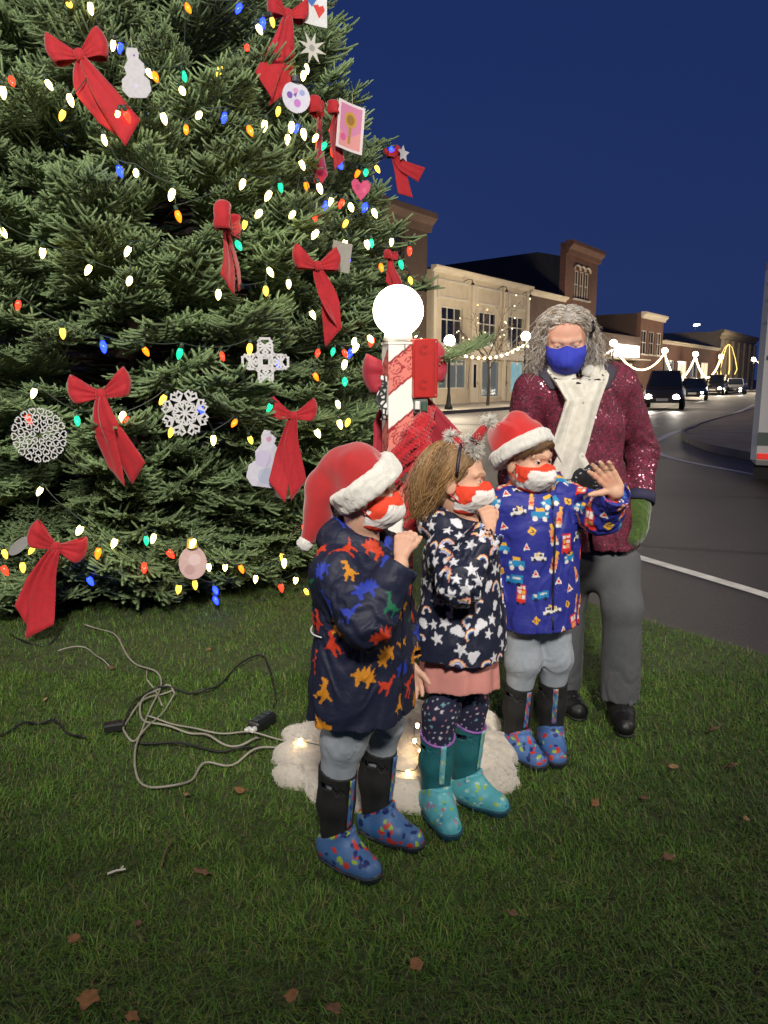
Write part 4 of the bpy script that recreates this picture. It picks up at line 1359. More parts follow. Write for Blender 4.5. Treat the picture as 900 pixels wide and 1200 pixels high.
MB().lathe([(.028, -.012), (.028, .012)], 14, Matrix.Translation((0, 0, .088))).build('cap', mat('cap_dark', (.05, .05, .06), .4, metal=.6), o); bob(o, .1)
fr_o = [(-.72, -1), (.72, -1), (.72, 1), (-.72, 1)]
o = orn(411, 149, 'child\'s drawing of a yellow figure on pink paper in a pale frame', name='drawing', out=.16, roll=R(6), extra=R(10))
flat_shape(o, 'card', [([(-.58, -.88), (.58, -.88), (.58, .88), (-.58, .88)], rgb(206, 130, 170)), ([(-.58, -.2), (-.1, -.5), (.58, -.1), (.58, -.88), (-.58, -.88)], rgb(220, 150, 150)), (disc2(.0, .3, .34), rgb(196, 150, 60)), (disc2(.0, .3, .22), rgb(150, 110, 50)), ([(-.06, 0), (.08, 0), (.06, -.7), (-.08, -.7)], rgb(170, 130, 60)), (disc2(-.36, -.5, .16), rgb(210, 90, 150))], fr_o, rgb(226, 214, 220), .128); bob(o, .128)
o = orn(369, 6, 'white card with a blue and a red heart at the top edge', name='drawing', out=.16)
flat_shape(o, 'card', [([(-.4, .1), (-.55, .4), (-.3, .55), (-.15, .4), (.0, .55), (.2, .4), (-.15, -.1)], rgb(60, 110, 190)), ([(.1, -.3), (-.1, .0), (.2, .1), (.3, .0), (.5, .1), (.6, -.15), (.25, -.6)], rgb(210, 60, 50))], fr_o, rgb(220, 222, 226), .105)
o = orn(366, 56, 'silvery paper starburst against the sky', name='paper_star', out=.10, roll=R(15))
star16 = [((1 if k % 2 == 0 else .38) * math.sin(k * math.pi / 8), (1 if k % 2 == 0 else .38) * math.cos(k * math.pi / 8)) for k in range(16)]
flat_shape(o, 'card', [(disc2(0, 0, .2), rgb(150, 150, 150))], star16, rgb(196, 196, 190), .088)
hrt = [(0, -1), (.85, -.1), (.95, .4), (.65, .75), (.3, .72), (0, .4), (-.3, .72), (-.65, .75), (-.95, .4), (-.85, -.1)]
o = orn(423, 221, 'pink paper heart on the right side of the tree', name='paper_heart', out=.08); flat_shape(o, 'card', [(disc2(-.3, .1, .25), rgb(190, 60, 110)), (disc2(.35, -.1, .2), rgb(216, 100, 140))], hrt, rgb(206, 76, 122), .066)
o = orn(473, 180, 'small white paper star beside the outermost bow', name='paper_star', out=.10); flat_shape(o, 'card', [], [((1 if k % 2 == 0 else .5) * math.sin(k * math.pi / 5), (1 if k % 2 == 0 else .5) * math.cos(k * math.pi / 5)) for k in range(10)], wht, .058)
o = orn(400, 301, 'plain grey paper card hanging beside a red bow', name='paper_card', out=.05, roll=R(8)); flat_shape(o, 'card', [], fr_o, rgb(150, 148, 140), .08)
o = orn(312, 538, 'paper snowman half hidden by a red bow\'s tail', name='paper_snowman', roll=R(10), out=.03); flat_shape(o, 'card', [(disc2(-.1, .0, .3), lil), (disc2(.1, -.6, .3), rgb(180, 190, 215)), (disc2(.0, .7, .1), rgb(200, 150, 180))], snowman, rgb(205, 205, 222), .155)
o = orn(334, 570, 'round painted paper bauble under a red bow', name='paper_bauble', out=.02); flat_shape(o, 'card', [(disc2(.3, .3, .4), rgb(206, 170, 80)), (disc2(-.4, -.2, .35), rgb(190, 200, 215)), (disc2(.1, -.5, .3), rgb(150, 160, 80))], disc2(0, 0, 1), rgb(200, 196, 186), .075)
o = orn(226, 660, 'oval pale pink paper bauble with a yellow cap low on the tree', name='paper_bauble', out=.06); flat_shape(o, 'card', [(disc2(.1, .2, .35), rgb(226, 200, 200)), (disc2(-.2, -.4, .3), rgb(196, 160, 160))], [(x * .8, z) for x, z in disc2(0, 0, 1)], rgb(212, 180, 178), .092)
MB().lathe([(.03, 0), (.024, .05)], 12, Matrix.Translation((0, 0, .088))).build('cap', mat('cap_yellow', (.62, .48, .10), .5), o); bob(o, .14)
o = orn(22, 640, 'grey oval paper shape tucked in the branches at the left edge', name='paper_card', out=.03, roll=R(50)); flat_shape(o, 'card', [], [(x * .4, z) for x, z in disc2(0, 0, 1)], rgb(150, 150, 150), .07)
# ================================================================== CANDY-STRIPED LAMP POST
PX, PY = .050, 2.80
post = empty('lamp_post', (PX, PY, 0), R(14))
tag(post, 'candy striped square lamp post with a glowing white globe', 'lamp post')
HW = .047
def post_col(c, z):
    """stripe colours from the distance round the post c and the height z"""
    s = ((z - c * .78) / .235) % 1.0
    white = np.array((.72, .72, .68)); pink = np.array(rgb(226, 128, 116)); red = np.array(rgb(150, 22, 34))
    col = np.where((s < .5)[:, None], white, pink)
    # scrolls on the printed ribbon: spirals on a jittered grid
    rs = np.random.RandomState(3)
    cell = .055
    line = np.zeros(len(c), bool)
    for gx in range(-1, 9):
        for gz in range(0, 30):
            x0, z0 = (gx + rs.uniform(.2, .8)) * cell, (gz + rs.uniform(.2, .8)) * cell
            dx, dz = c - x0, z - z0
            r = np.hypot(dx, dz)
            w = r < .026
            if not w.any(): continue
            an = np.arctan2(dz[w], dx[w]) * (1 if rs.rand() < .5 else -1) + rs.uniform(0, 6.28)
            k = (r[w] / .0105 - an / (2 * math.pi)) % 1.0
            line[np.nonzero(w)[0][(k < .30)]] = True
    wave = np.abs(np.sin(c * 70 + 3 * np.sin(z * 40)) - np.sin(z * 55)) < .10
    edge = (np.abs(s - .52) < .018) | (np.abs(s - .98) < .018)
    m = (s >= .5) & (line | wave | edge)
    col[m] = red
    return col
nz, nf = 330, 21
zs = np.linspace(0, 1.472, nz)
for fi in range(1): pass
V = []; C = []; Q = []
base = 0
for fi in range(4):
    a0 = [(-HW, -HW), (HW, -HW), (HW, HW), (-HW, HW)][fi]; a1 = [(HW, -HW), (HW, HW), (-HW, HW), (-HW, -HW)][fi]
    t = np.linspace(0, 1, nf)
    X, Z = np.meshgrid(t, zs)
    x = a0[0] + (a1[0] - a0[0]) * X; y = a0[1] + (a1[1] - a0[1]) * X
    V.append(np.stack([x.ravel(), y.ravel(), Z.ravel()], -1))
    C.append(post_col(((fi + X) * 2 * HW).ravel(), Z.ravel()))
    idx = base + np.arange(X.size).reshape(X.shape)
    Q.append(np.stack([idx[:-1, :-1], idx[:-1, 1:], idx[1:, 1:], idx[1:, :-1]], -1).reshape(-1, 4))
    base += X.size
mesh_np('post', np.concatenate(V), np.concatenate(Q), mat('candy_paper', rough=.6, attr=True, bump=.1, bscale=60), post, False, np.concatenate(C))
MB().box((0, 0, 1.476), (2 * HW + .006, 2 * HW + .006, .008)).build('cap_plate', mat('post_white', (.7, .68, .62), .6), post)
MB().lathe([(.045, 1.480), (.055, 1.486), (.050, 1.502), (.048, 1.512)], 20).build('neck', mat('post_white', (.7, .68, .62), .6), post, True)
GR = .089
MB().lathe([(GR * math.sin(a), 1.589 - GR * math.cos(a)) for a in np.linspace(.52, math.pi - .01, 26)], 40).build('globe', mat('post_globe', (.95, .95, .95), .3, emit=(1.0, .86, .62), estr=13.0), post, True)
MB().box((0.012, -HW - .001, 1.455), (.003, .004, .03)).build('slot', mat('slot_dark', (.05, .05, .04), .7), post)

# red electrical box on the post's right side
bx = at(497, 432, 2.765)
eb = empty('electrical_box', (bx[0], bx[1], bx[2] - .102), R(10)); tag(eb, 'red painted electrical box fixed to the striped post', 'electrical box')
RBX = mat('box_red', rgb(176, 24, 20), .42, var=.10, vscale=40, bump=.15, bscale=120)
MB().box((0, 0, .102), (.086, .062, .204), bev=.004).build('case', RBX, eb)
MB().box((.031, -.0325, .102), (.003, .003, .20)).build('lid_seam', mat('box_red_dark', rgb(150, 20, 18), .5), eb)
for z in (.045, .165):
    d = MB()
    for r_ in (.016, .010):
        pts = [(r_ * math.cos(a) - .008, -.0318, z + r_ * math.sin(a)) for a in np.linspace(.6, 5.6, 20)]
        MB().tube(pts, .0011, 5).build('knockout_ring', mat('box_red_dark', rgb(150, 20, 18), .5), eb)
for z in (.010, .194): MB().lathe([(.004, 0), (.003, .003)], 8, Matrix.Translation((.034, -.031, z)) @ Matrix.Rotation(math.pi / 2, 4, 'X')).build('screw', mat('screw', (.5, .45, .4), .4, metal=1), eb)
# socket and plugs hanging under the box
so = empty('outlet', (bx[0] - .012, bx[1], bx[2] - .150)); tag(so, 'weatherproof outlet with plugs under the red box', 'outlet')
MB().box((0, 0, .02), (.05, .045, .055), bev=.004).build('case', mat('outlet_grey', (.10, .11, .10), .5), so)
MB().box((-.012, -.030, .022), (.018, .022, .030), bev=.003).build('plug', mat('plug_white', (.6, .6, .58), .5), so)
MB().box((.012, -.030, .018), (.020, .024, .034), bev=.003).build('plug', mat('plug_green', (.02, .06, .035), .5), so)

# big dark red bow tied behind the post, its loops showing on both sides
DRB = mat('bow_crimson', rgb(156, 18, 44), .75, var=.15, vscale=40, bump=.3, bscale=300, sheen=.2)
b_ = bow((PX + .03, PY + .085, 1.365), 1.0, R(4), R(-8), 'dark red bow tied behind the striped post', tails=(.30, .26), splay=(.13, .10), seed=21, lw=1.05, m=DRB)
# a short fir sprig stuck behind the box
sp = empty('fir_sprig', (PX + .05, PY + .06, 1.40)); tag(sp, 'fir sprig poking out behind the red electrical box', 'branch')
b = bpy.data.objects.new('needles', SPR[2]); COL.objects.link(b); b.parent = sp; b.rotation_euler = Euler((.3, R(-20), R(12)), 'XYZ'); b.scale = (.30, .26, .3)
# plaid ribbon at the left of the post
pr = MB()
P = np.array([[np.array(at(444 + 4 * math.sin(k * .9) + j * 3.2, 440 + k * 5.2, 2.75 + .006 * j)) for j in range(5)] for k in range(11)])
org = P[0, 0].copy()
o = ribbon_surface('ribbon', P - org, mat('plaid_ribbon', (.4, .4, .38), .6), None, .002)
o.location = org; tag(o, 'white ribbon with black scrolls at the left of the post', 'ribbon')
m_ = o.data.materials[0]; t_ = m_.node_tree; vo = t_.nodes.new('ShaderNodeTexVoronoi'); vo.inputs['Scale'].default_value = 45; vo.feature = 'DISTANCE_TO_EDGE'
rp = t_.nodes.new('ShaderNodeValToRGB'); rp.color_ramp.elements[0].position = .12; rp.color_ramp.elements[0].color = (.02, .02, .02, 1); rp.color_ramp.elements[1].position = .2; rp.color_ramp.elements[1].color = (.6, .6, .58, 1)
tc_ = t_.nodes.new('ShaderNodeTexCoord'); t_.links.new(tc_.outputs['Object'], vo.inputs[0]); t_.links.new(vo.outputs['Distance'], rp.inputs[0]); t_.links.new(rp.outputs[0], t_.nodes['Principled BSDF'].inputs['Base Color'])

# red crocheted scarf wound round the post
SC_PTS = [at(506, 478, 2.80), at(497, 495, 2.735), at(484, 514, 2.70), at(470, 535, 2.70), at(458, 556, 2.715), at(450, 580, 2.75)]
SC_END = [at(497, 497, 2.735), at(496, 530, 2.69), at(490, 570, 2.685), at(484, 615, 2.69)]
org = np.array((PX, PY, 1.0))
def fscarf(P):
    d = chain(P, [p - org for p in SC_PTS], [.020, .032, .036, .036, .032, .03], .02)
    d = smin(d, chain(P, [p - org for p in SC_END], [.026, .034, .036, .04], .02), .02)
    d = d - .012 * sn(P * 8) - .003 * np.sin(P @ A(150, 40, -170) + 3 * sn(P * 9)) - .004 * sn(P * 40)
    hole = np.abs(np.sin(P[:, 2] * 210 + P[:, 0] * 120)) * np.abs(np.sin(P[:, 0] * 260 - P[:, 2] * 90))
    return d + .006 * (hole > .75)
sc_ = solid('scarf', fscarf, (-.16, -.24, -.36), (.22, .12, .42), .0042, mat('red_yarn', rgb(172, 10, 28), .9, var=.25, vscale=90, bump=.9, bscale=220, sheen=.3), None, slack=1.6)
sc_.location = org; tag(sc_, 'red crocheted scarf wound around the striped post', 'scarf')

# ================================================================== BATTING AROUND THE FOOT
bc = np.array((.045, 2.63, 0))
rsb = np.random.RandomState(2)
lumps = [(rsb.uniform(-.37, .40), rsb.uniform(-.34, .34)) for _ in range(80)]
lumps = [(x, y) for x, y in lumps if (x / .40) ** 2 + (y / .36) ** 2 < 1]
def fbat(P):
    d = ell(P, (0, 0, -.02), (.33, .33, .085))
    for k, (x, y) in enumerate(lumps):
        r = .055 + .040 * ((k * 37) % 10) / 10
        d = smin(d, ell(P, (x, y, .015), (r * 1.25, r * 1.15, r * .8)), .03)
    d = d - .020 * sn(P * 6) - .010 * sn(P * 19) - .004 * sn(P * 55)
    return np.maximum(d, -P[:, 2] - .01)
BATM = mat('cotton_batting', rgb(206, 198, 186), .95, var=.12, vscale=25, bump=1.0, bscale=140, sheen=.4, sss=.0)
bat = solid('batting', fbat, (-.52, -.48, -.03), (.52, .48, .22), .0070, BATM, None, slack=1.5)
bat.name = 'snow_batting'; bat.location = bc; tag(bat, 'fluffy white cotton snow batting around the foot of the post', 'batting')
Vb = np.empty(len(bat.data.vertices) * 3, np.float32); bat.data.vertices.foreach_get('co', Vb); Vb = Vb.reshape(-1, 3)
pick = rsb.choice(len(Vb), 7000)
d0 = Vb[pick] / np.array((.4, .4, .12)); d0 /= np.linalg.norm(d0, axis=1)[:, None]
dn = d0 + rsb.normal(size=d0.shape) * .9; dn /= np.linalg.norm(dn, axis=1)[:, None]
ln = rsb.uniform(.004, .013, (len(pick), 1))
pth = np.stack([Vb[pick] - d0 * .003, Vb[pick] + dn * ln * .5, Vb[pick] + dn * ln + rsb.normal(size=d0.shape) * .004], 1)
Vt, Ft = tubes_np(pth, np.tile(np.array([.0010, .0008, .0005]), (len(pick), 1)), 2)
tag(mesh_np('fibres', Vt, Ft, BATM, bat), kind='stuff')
# warm fairy lights glowing in the batting
fl = empty('fairy_lights', bc); tag(fl, 'warm fairy lights half buried in the white batting', 'string lights')
FLM = mat('fairy_bulb', (.9, .8, .5), .3, emit=(1.0, .62, .22), estr=60.0)
fp = [gnd(493, 880, .115), gnd(489, 850, .17), gnd(478, 905, .09), gnd(352, 868, .09), gnd(560, 880, .10), gnd(486, 868, .13)]
MB().tube(smooth([np.array(q) - bc for q in (fp[3], gnd(400, 880, .12), fp[2], fp[0], fp[5], fp[1], gnd(520, 860, .12), fp[4])], 4), .0016, 5).build('wire', WIRE, fl)
for q in fp: MB().lathe([(.001, .007), (.005, .005), (.006, 0), (.004, -.008), (.001, -.010)], 8, Matrix.Translation(Vector(np.array(q) - bc))).build('bulb', FLM, fl, True)

# ================================================================== CORDS ON THE GRASS
def zpx(L_, dz=.012): return [gnd(x / 2.5, 700 + y / 2.5, dz) for x, y in L_]
def cord(pts, r, m, label, name='extension_cord'):
    rs = np.random.RandomState(len(label))
    P = smooth(pts, 6)
    P = [p + np.array((0, 0, .012 + .008 * math.sin(i * .55 + len(label)))) for i, p in enumerate(P)]
    o = empty(name, (P[0][0], P[0][1], 0)); tag(o, label, 'cord')
    MB().tube([p - np.array((P[0][0], P[0][1], 0)) for p in P], r, 6).build('cable', m, o, True)
    return o
WC = mat('cord_white', (.27, .255, .21), .5); BC = mat('cord_black', (.012, .012, .013), .45)
c1 = cord(zpx([(245, 85), (330, 110), (375, 180), (430, 215), (470, 240), (465, 290), (425, 370), (397, 460), (410, 545), (500, 568), (560, 540), (600, 500), (680, 495), (760, 455), (880, 445)]), .0042, WC, 'long grey white cord looping over the grass from the tree to the batting')
c2 = cord(zpx([(430, 215), (432, 255), (455, 275), (475, 330)]), .0036, WC, 'short grey cord end below the tangle\'s top')
c3 = cord(zpx([(515, 290), (490, 268), (440, 285), (411, 330), (430, 372), (520, 395), (590, 408), (650, 436), (720, 438), (760, 418)]), .0045, WC, 'pale cord making the big loop in the tangle')
c4 = cord(zpx([(430, 360), (520, 378), (600, 404), (680, 402), (760, 412), (870, 428)]), .0036, WC, 'thin pale cord running straight to the adapter block')
c5 = cord(zpx([(515, 290), (470, 350), (420, 405), (385, 425), (362, 395), (385, 350), (440, 300), (515, 275)]), .0040, WC, 'small pale cord loop at the left of the tangle')
c6 = cord(zpx([(360, 380), (400, 310), (450, 275), (520, 278), (580, 285), (630, 270), (690, 215), (765, 174), (785, 205), (808, 290), (800, 330)]), .0045, BC, 'black cord arching across the grass to the adapter block')
MB().box((*(zpx([(335, 388)])[0] - np.array((zpx([(360, 380)])[0][0], zpx([(360, 380)])[0][1], 0)))[:2], .026), (.075, .045, .034), rz=.4, bev=.006).build('plug', BC, c6)
c7 = cord(zpx([(-60, 425), (0, 408), (60, 385), (110, 372), (160, 374), (200, 402), (250, 425)]), .0046, BC, 'black cord coming in from the left edge of the lawn')
c8 = cord([gnd(12, 744), gnd(30, 756), gnd(55, 757), gnd(70, 748)], .004, BC, 'short dark cord under the lowest bow')
c9 = cord(zpx([(170, 165), (250, 152), (290, 185), (320, 205)]), .0030, WC, 'thin pale cord end just below the tree')
c10 = cord(zpx([(400, 430), (520, 440), (640, 455), (700, 455), (760, 440)]), .0042, BC, 'black cord lying flat below the pale cords')
g0 = zpx([(768, 380)])[0]
ab = empty('adapter_block', (g0[0], g0[1], 0), R(62)); tag(ab, 'black adapter block joining the cords beside the batting', 'adapter')
MB().box((0, 0, .034), (.125, .055, .044), bev=.008).build('case', mat('adapter_black', (.012, .013, .014), .4, bump=.2, bscale=80), ab)
for k in range(3): MB().box((-.035 + .035 * k, 0, .058), (.022, .030, .005), bev=.002).build('socket_face', mat('adapter_face', (.035, .05, .06), .35), ab)
for y, z in ((.01, .03), (-.016, .036)): MB().box((-.075, y, z), (.03, .018, .018), bev=.004).build('plug', mat('plug_white', (.6, .6, .58), .5), ab)

# ================================================================== GRASS AND LEAVES
def lawn_mask(x, y):
    ex = np.interp(y, [e[1] for e in EDGE], [e[0] for e in EDGE])
    return x < ex - .01
rg = np.random.RandomState(21)
def scatter(n, x0, x1, y0, y1):
    x = rg.uniform(x0, x1, n); y = rg.uniform(y0, y1, n)
    half = .60 * y + .42
    k = (np.abs(x) < half) & lawn_mask(x, y)
    return x[k], y[k]
parts = [scatter(72000, -2.0, 2.0, 1.05, 2.1), scatter(84000, -2.6, 2.6, 2.1, 3.4), scatter(40000, -3.0, 2.2, 3.4, 5.0), scatter(9000, -3.6, 1.2, 5.0, 7.0)]
gx = np.concatenate([p[0] for p in parts]); gy = np.concatenate([p[1] for p in parts])
# no blades through the batting
k = ((gx - bc[0]) / .36) ** 2 + ((gy - bc[1]) / .33) ** 2 > 1
gx, gy = gx[k], gy[k]
n = len(gx)
clump = fbm(np.stack([gx * 5, gy * 5, np.zeros(n)], -1), 3)
hgt = rg.uniform(.014, .036, n) * (1 + .6 * clump)
az = rg.uniform(0, 2 * math.pi, n) + 1.5 * clump
lean = rg.uniform(.3, 1.9, n)
wd = rg.uniform(.0009, .0018, n)
dx, dy = np.cos(az), np.sin(az)
sx, sy = -dy * wd, dx * wd
def pt(t, s):
    r = hgt * lean * t ** 1.6
    zz = hgt * np.sqrt(np.clip(1 - (.30 * lean) ** 2, .2, 1)) * (t - .28 * lean * t * t)
    return np.stack([gx + dx * r + sx * s, gy + dy * r + sy * s, zz], -1)
Vg = np.stack([pt(0, -1), pt(0, 1), pt(.55, -.8), pt(.55, .8), pt(1.0, 0)], 1).reshape(-1, 3)
i0 = np.arange(n)[:, None] * 5
Fq = i0 + np.array([[0, 1, 3, 2]]); Ft_ = i0 + np.array([[2, 3, 4]])
pal = np.array([(.062, .140, .017), (.084, .175, .022), (.046, .104, .015), (.112, .155, .028), (.15, .138, .048)])
pc = rg.choice(5, n, p=[.32, .26, .20, .14, .08])
Cg = pal[pc] * (1 + .25 * rg.normal(size=n) * .6)[:, None] * (1 + .5 * clump)[:, None]
Cg = np.repeat(np.clip(Cg, .008, 1), 5, 0)
gr = mesh_np('grass', Vg, [Fq.astype(np.int32), Ft_.astype(np.int32)], mat('grass_blade', rough=.55, attr=True, spec=.3), None, True, Cg)
tag(gr, 'short green lawn grass', 'grass', kind='stuff')

LEAFM = [mat('dry_leaf_a', (.20, .095, .035), .8, var=.3, vscale=60), mat('dry_leaf_b', (.28, .17, .08), .8, var=.3, vscale=60), mat('dry_leaf_c', (.13, .07, .035), .8, var=.3, vscale=60)]
def leaf(px, py, size, label, mi, seed):
    rs = np.random.RandomState(seed)
    p = gnd(px, py, .03)
    lob = []
    n = 40
    for k in range(n):
        a = 2 * math.pi * k / n
        r = .62 + (.04 + .11 * (seed % 3) / 2) * math.cos(a * 5 + .4) * (.6 + .4 * math.cos(a)) + .10 * rs.normal() * .5 + .18 * math.cos(a)
        lob.append((r * math.cos(a), r * .78 * math.sin(a)))
    V = [(0, 0, 0)]
    for s in (.5, 1.0):
        for x, y in lob: V.append((x * s, y * s, 0))
    V = np.array(V); 
    V[:, 2] = .28 * V[:, 1] ** 2 * rs.uniform(.6, 1.6) + .22 * V[:, 0] ** 2 * rs.uniform(-.5, 1.4) + .06 * np.sin(V[:, 0] * 6 + seed)
    F = [(0, 1 + k, 1 + (k + 1) % n) for k in range(n)] + [(1 + k, 1 + n + k, 1 + n + (k + 1) % n, 1 + (k + 1) % n) for k in range(n)]
    me = mesh_np('fallen_leaf', V * size, [list(f) for f in F], LEAFM[mi])
    o = empty('fallen_leaf', p); bpy.data.objects.remove(o)
    me.location = [float(v) for v in p]; me.rotation_euler = (rs.uniform(-.35, .35), rs.uniform(-.3, .3), rs.uniform(0, 6.28))
    md = me.modifiers.new('thickness', 'SOLIDIFY'); md.thickness = .0012
    st = MB().tube([(-.5 * size, 0, .004), (-.9 * size, .02 * size, .006), (-1.25 * size, .1 * size, .004)], .0012, 5).build('stalk', LEAFM[2], me)
    return tag(me, label, 'leaf', 'leaves on the lawn')
for i, (px, py, s, l, mi) in enumerate([
    (245, 760, .022, 'small reddish leaf on the grass above the cords', 0), (283, 926, .028, 'orange brown leaf on the grass right of the lowest cord loop', 0),
    (219, 930, .020, 'tiny pale leaf touching the lowest cord loop', 1), (344, 886, .050, 'large brown leaf caught at the left edge of the batting', 0),
    (54, 818, .020, 'small yellowish leaf on the lawn left of the cords', 1), (130, 782, .020, 'small leaf at the foot of the lowest bow', 2),
    (787, 898, .028, 'light tan leaf on the grass in front of the adult\'s shoe', 1), (755, 935, .028, 'brown leaf right of the smallest orange leaf on the lawn', 2),
    (697, 942, .024, 'orange leaf right of the teal boots', 0), (857, 897, .030, 'crumpled leaf at the right side of the lawn', 2),
    (838, 853, .034, 'dark leaf on the grass nearest the road', 2), (782, 1004, .030, 'flat brown leaf at the right, below the tan leaf', 2),
    (875, 960, .018, 'tiny leaf at the right edge of the lawn', 1), (88, 1100, .026, 'curled brown leaf at the lower left', 0),
    (104, 1168, .044, 'largest curled leaf in the lower left corner', 0), (342, 1164, .030, 'orange brown leaf at the bottom, standing on edge', 0),
    (388, 1179, .032, 'brown leaf at the bottom next to the standing leaf', 2), (238, 1022, .036, 'dark brown leaf in the middle of the lower lawn', 2),
    (161, 1083, .020, 'small dark leaf left of the lower lawn\'s middle', 2), (489, 1128, .028, 'narrow leaf below the left child\'s boots', 0),
    (153, 1190, .022, 'leaf cut by the bottom edge of the picture', 0), (600, 1070, .020, 'small dull leaf on the open grass below the teal boots', 2)]):
    leaf(px, py, s, l, mi, 60 + i)
g0 = gnd(189, 1015, .03)
tag(MB().tube([(0, 0, 0), (-.004, .05, .01), (.004, .11, .016)], [.002, .0022, .0015], 6).build('twig', mat('twig', (.16, .10, .05), .9)), 'thin brown twig lying upright on the lower lawn', 'twig').location = [float(v) for v in g0]
g0 = gnd(126, 1024, .035)
tw = MB().tube([(0, 0, 0), (.02, .008, .004), (.045, .012, .006)], .0028, 6).tube([(.03, .01, .005), (.036, .022, .008)], .002, 5).build('twig', mat('twig_pale', (.55, .52, .46), .8))
tag(tw, 'short pale forked twig on the lower lawn', 'twig').location = [float(v) for v in g0]
# ================================================================== PEOPLE
def vnormals(V, Q):
    n = np.cross(V[Q[:, 2]] - V[Q[:, 0]], V[Q[:, 3]] - V[Q[:, 1]])
    N = np.zeros_like(V)
    for k in range(4):
        for j in range(3):
            N[:, j] += np.bincount(Q[:, k], n[:, j], len(V))
    return N / (np.linalg.norm(N, axis=1)[:, None] + 1e-12)

def hand_prims(wrist, d, n, side, size, curl, spread=.16, thumb=(.7, .3)):
    """capsules of a hand. d: towards the fingers, n: where the palm faces, side +1: thumb on d x n side"""
    d = np.asarray(d, float); d /= np.linalg.norm(d)
    n = np.asarray(n, float); n -= d * (n @ d); n /= np.linalg.norm(n)
    s = np.cross(d, n) * side
    w = np.asarray(wrist, float)
    out = []
    pl = .50 * size
    lens = [.44, .50, .47, .37]
    for k in range(4):                                   # index .. little
        off = (1.5 - k) * .125 * size
        base = w + s * off * .55 + d * .06 * size
        kn = w + s * off + d * (pl - .025 * size * abs(k - 1.0))
        out.append((base, kn, .105 * size, .085 * size))
        dirn = d * math.cos(spread * (1.5 - k)) + s * math.sin(spread * (1.5 - k))
        p = kn; ang = 0
        for j, fr in enumerate((.45, .31, .24)):
            ang += curl[k] * (.9, 1.0, .7)[j]
            v = dirn * math.cos(ang) + n * math.sin(ang)
            q = p + v * lens[k] * size * fr
            out.append((p, q, (.072 - .007 * j) * size, (.066 - .008 * j) * size))
            p = q
    base = w + s * .17 * size + d * .10 * size
    tv = d * math.cos(thumb[0]) + s * math.sin(thumb[0])
    m = base + tv * .24 * size + n * .06 * size
    out.append((w + d * .05 * size + s * .05 * size, m, .10 * size, .082 * size))
    tv2 = tv * math.cos(thumb[1]) + n * math.sin(thumb[1])
    p2 = m + tv2 * .17 * size
    out.append((m, p2, .08 * size, .07 * size))
    out.append((p2, p2 + (tv2 + n * .15) * .13 * size, .07 * size, .055 * size))
    return out

def prims(P, L, k):
    d = None
    for a, b, ra, rb in L:
        e = cone(P, a, b, ra, rb)
        d = e if d is None else smin(d, e, k)
    return d

def head_sdf(q, kid):
    d = ell(q, (0, -.012, .030), (.075, .094, .086))
    d = smin(d, ell(q, (0, .022, -.045), (.057, .062, .070)), .035)
    if kid:
        d = smin(d, ell(q, (-.036, .050, -.035), (.030, .036, .034)), .02)
        d = smin(d, ell(q, (.036, .050, -.035), (.030, .036, .034)), .02)
        d = smin(d, cone(q, (0, .078, .000), (0, .090, -.026), .006, .011), .012)
    else:
        d = smin(d, cone(q, (0, .080, .008), (0, .104, -.030), .007, .013), .012)
        d = smin(d, ell(q, (-.040, .058, -.022), (.022, .026, .020)), .02)
        d = smin(d, ell(q, (.040, .058, -.022), (.022, .026, .020)), .02)
    for s in (-1, 1):
        d = smin(d, cone(q, (.010 * s, .082, .024), (.046 * s, .066, .026), .009 if kid else .006, .008 if kid else .005), .014)
        d = smax(d, -ell(q, (.030 * s, .094, .006), (.017, .016, .012)), .010)
        d = smin(d, ell(q, (.075 * s, -.006, -.012), (.009, .018, .028)), .008)
        # lids round the eyeball
        e = np.sqrt(((q - A(.030 * s, .0695, .006)) ** 2).sum(1)) - .0142
        op = float(kid) if kid else .26
        x = (q[:, 0] - .030 * s) / .0135
        zz = q[:, 2] - .0052
        gap = np.abs(zz) - .0062 * op * np.clip(1 - x * x, 0, 1)
        e = smax(e, -np.maximum(gap, -(q[:, 1] - .070)), .0015)
        d = smin(d, e, .004)
    return d

def skin_col(base, brow, kid):
    def f(q, V):
        c = np.tile(np.array(base, np.float32), (len(V), 1))
        n = fbm(V * 60, 2)[:, None]
        c *= 1 + .10 * n
        chk = np.exp(-(((np.abs(q[:, 0]) - .038) / .022) ** 2 + ((q[:, 2] + .025) / .02) ** 2)) * (q[:, 1] > .02)
        nose = np.exp(-((q[:, 0] / .016) ** 2 + ((q[:, 2] + .02) / .02) ** 2)) * (q[:, 1] > .06)
        k = (.45 * chk + .4 * nose)[:, None]
        c = c * (1 - k) + c * np.array([1.12, .72, .68]) * k
        ax = np.abs(q[:, 0])
        bl = np.exp(-((q[:, 2] - .026 - .004 * (1 - ((ax - .03) / .02) ** 2)) / .0034) ** 2) * ((ax > .010) & (ax < .050)) * (q[:, 1] > .04)
        bl = (bl * np.clip(.8 + fbm(V * 300, 1), .4, 1))[:, None] * (.75 if kid else .5)
        c = c * (1 - bl) + np.array(brow) * bl
        # lash line
        ee = np.sqrt(((ax - .030)) ** 2 + (q[:, 2] - .006) ** 2)
        lash = ((ee < .0145) & (q[:, 1] > .076) & (np.abs(q[:, 2] - .0095) < .003))[:, None] * .55
        c = c * (1 - lash) + np.array(brow) * .6 * lash
        return c
    return f

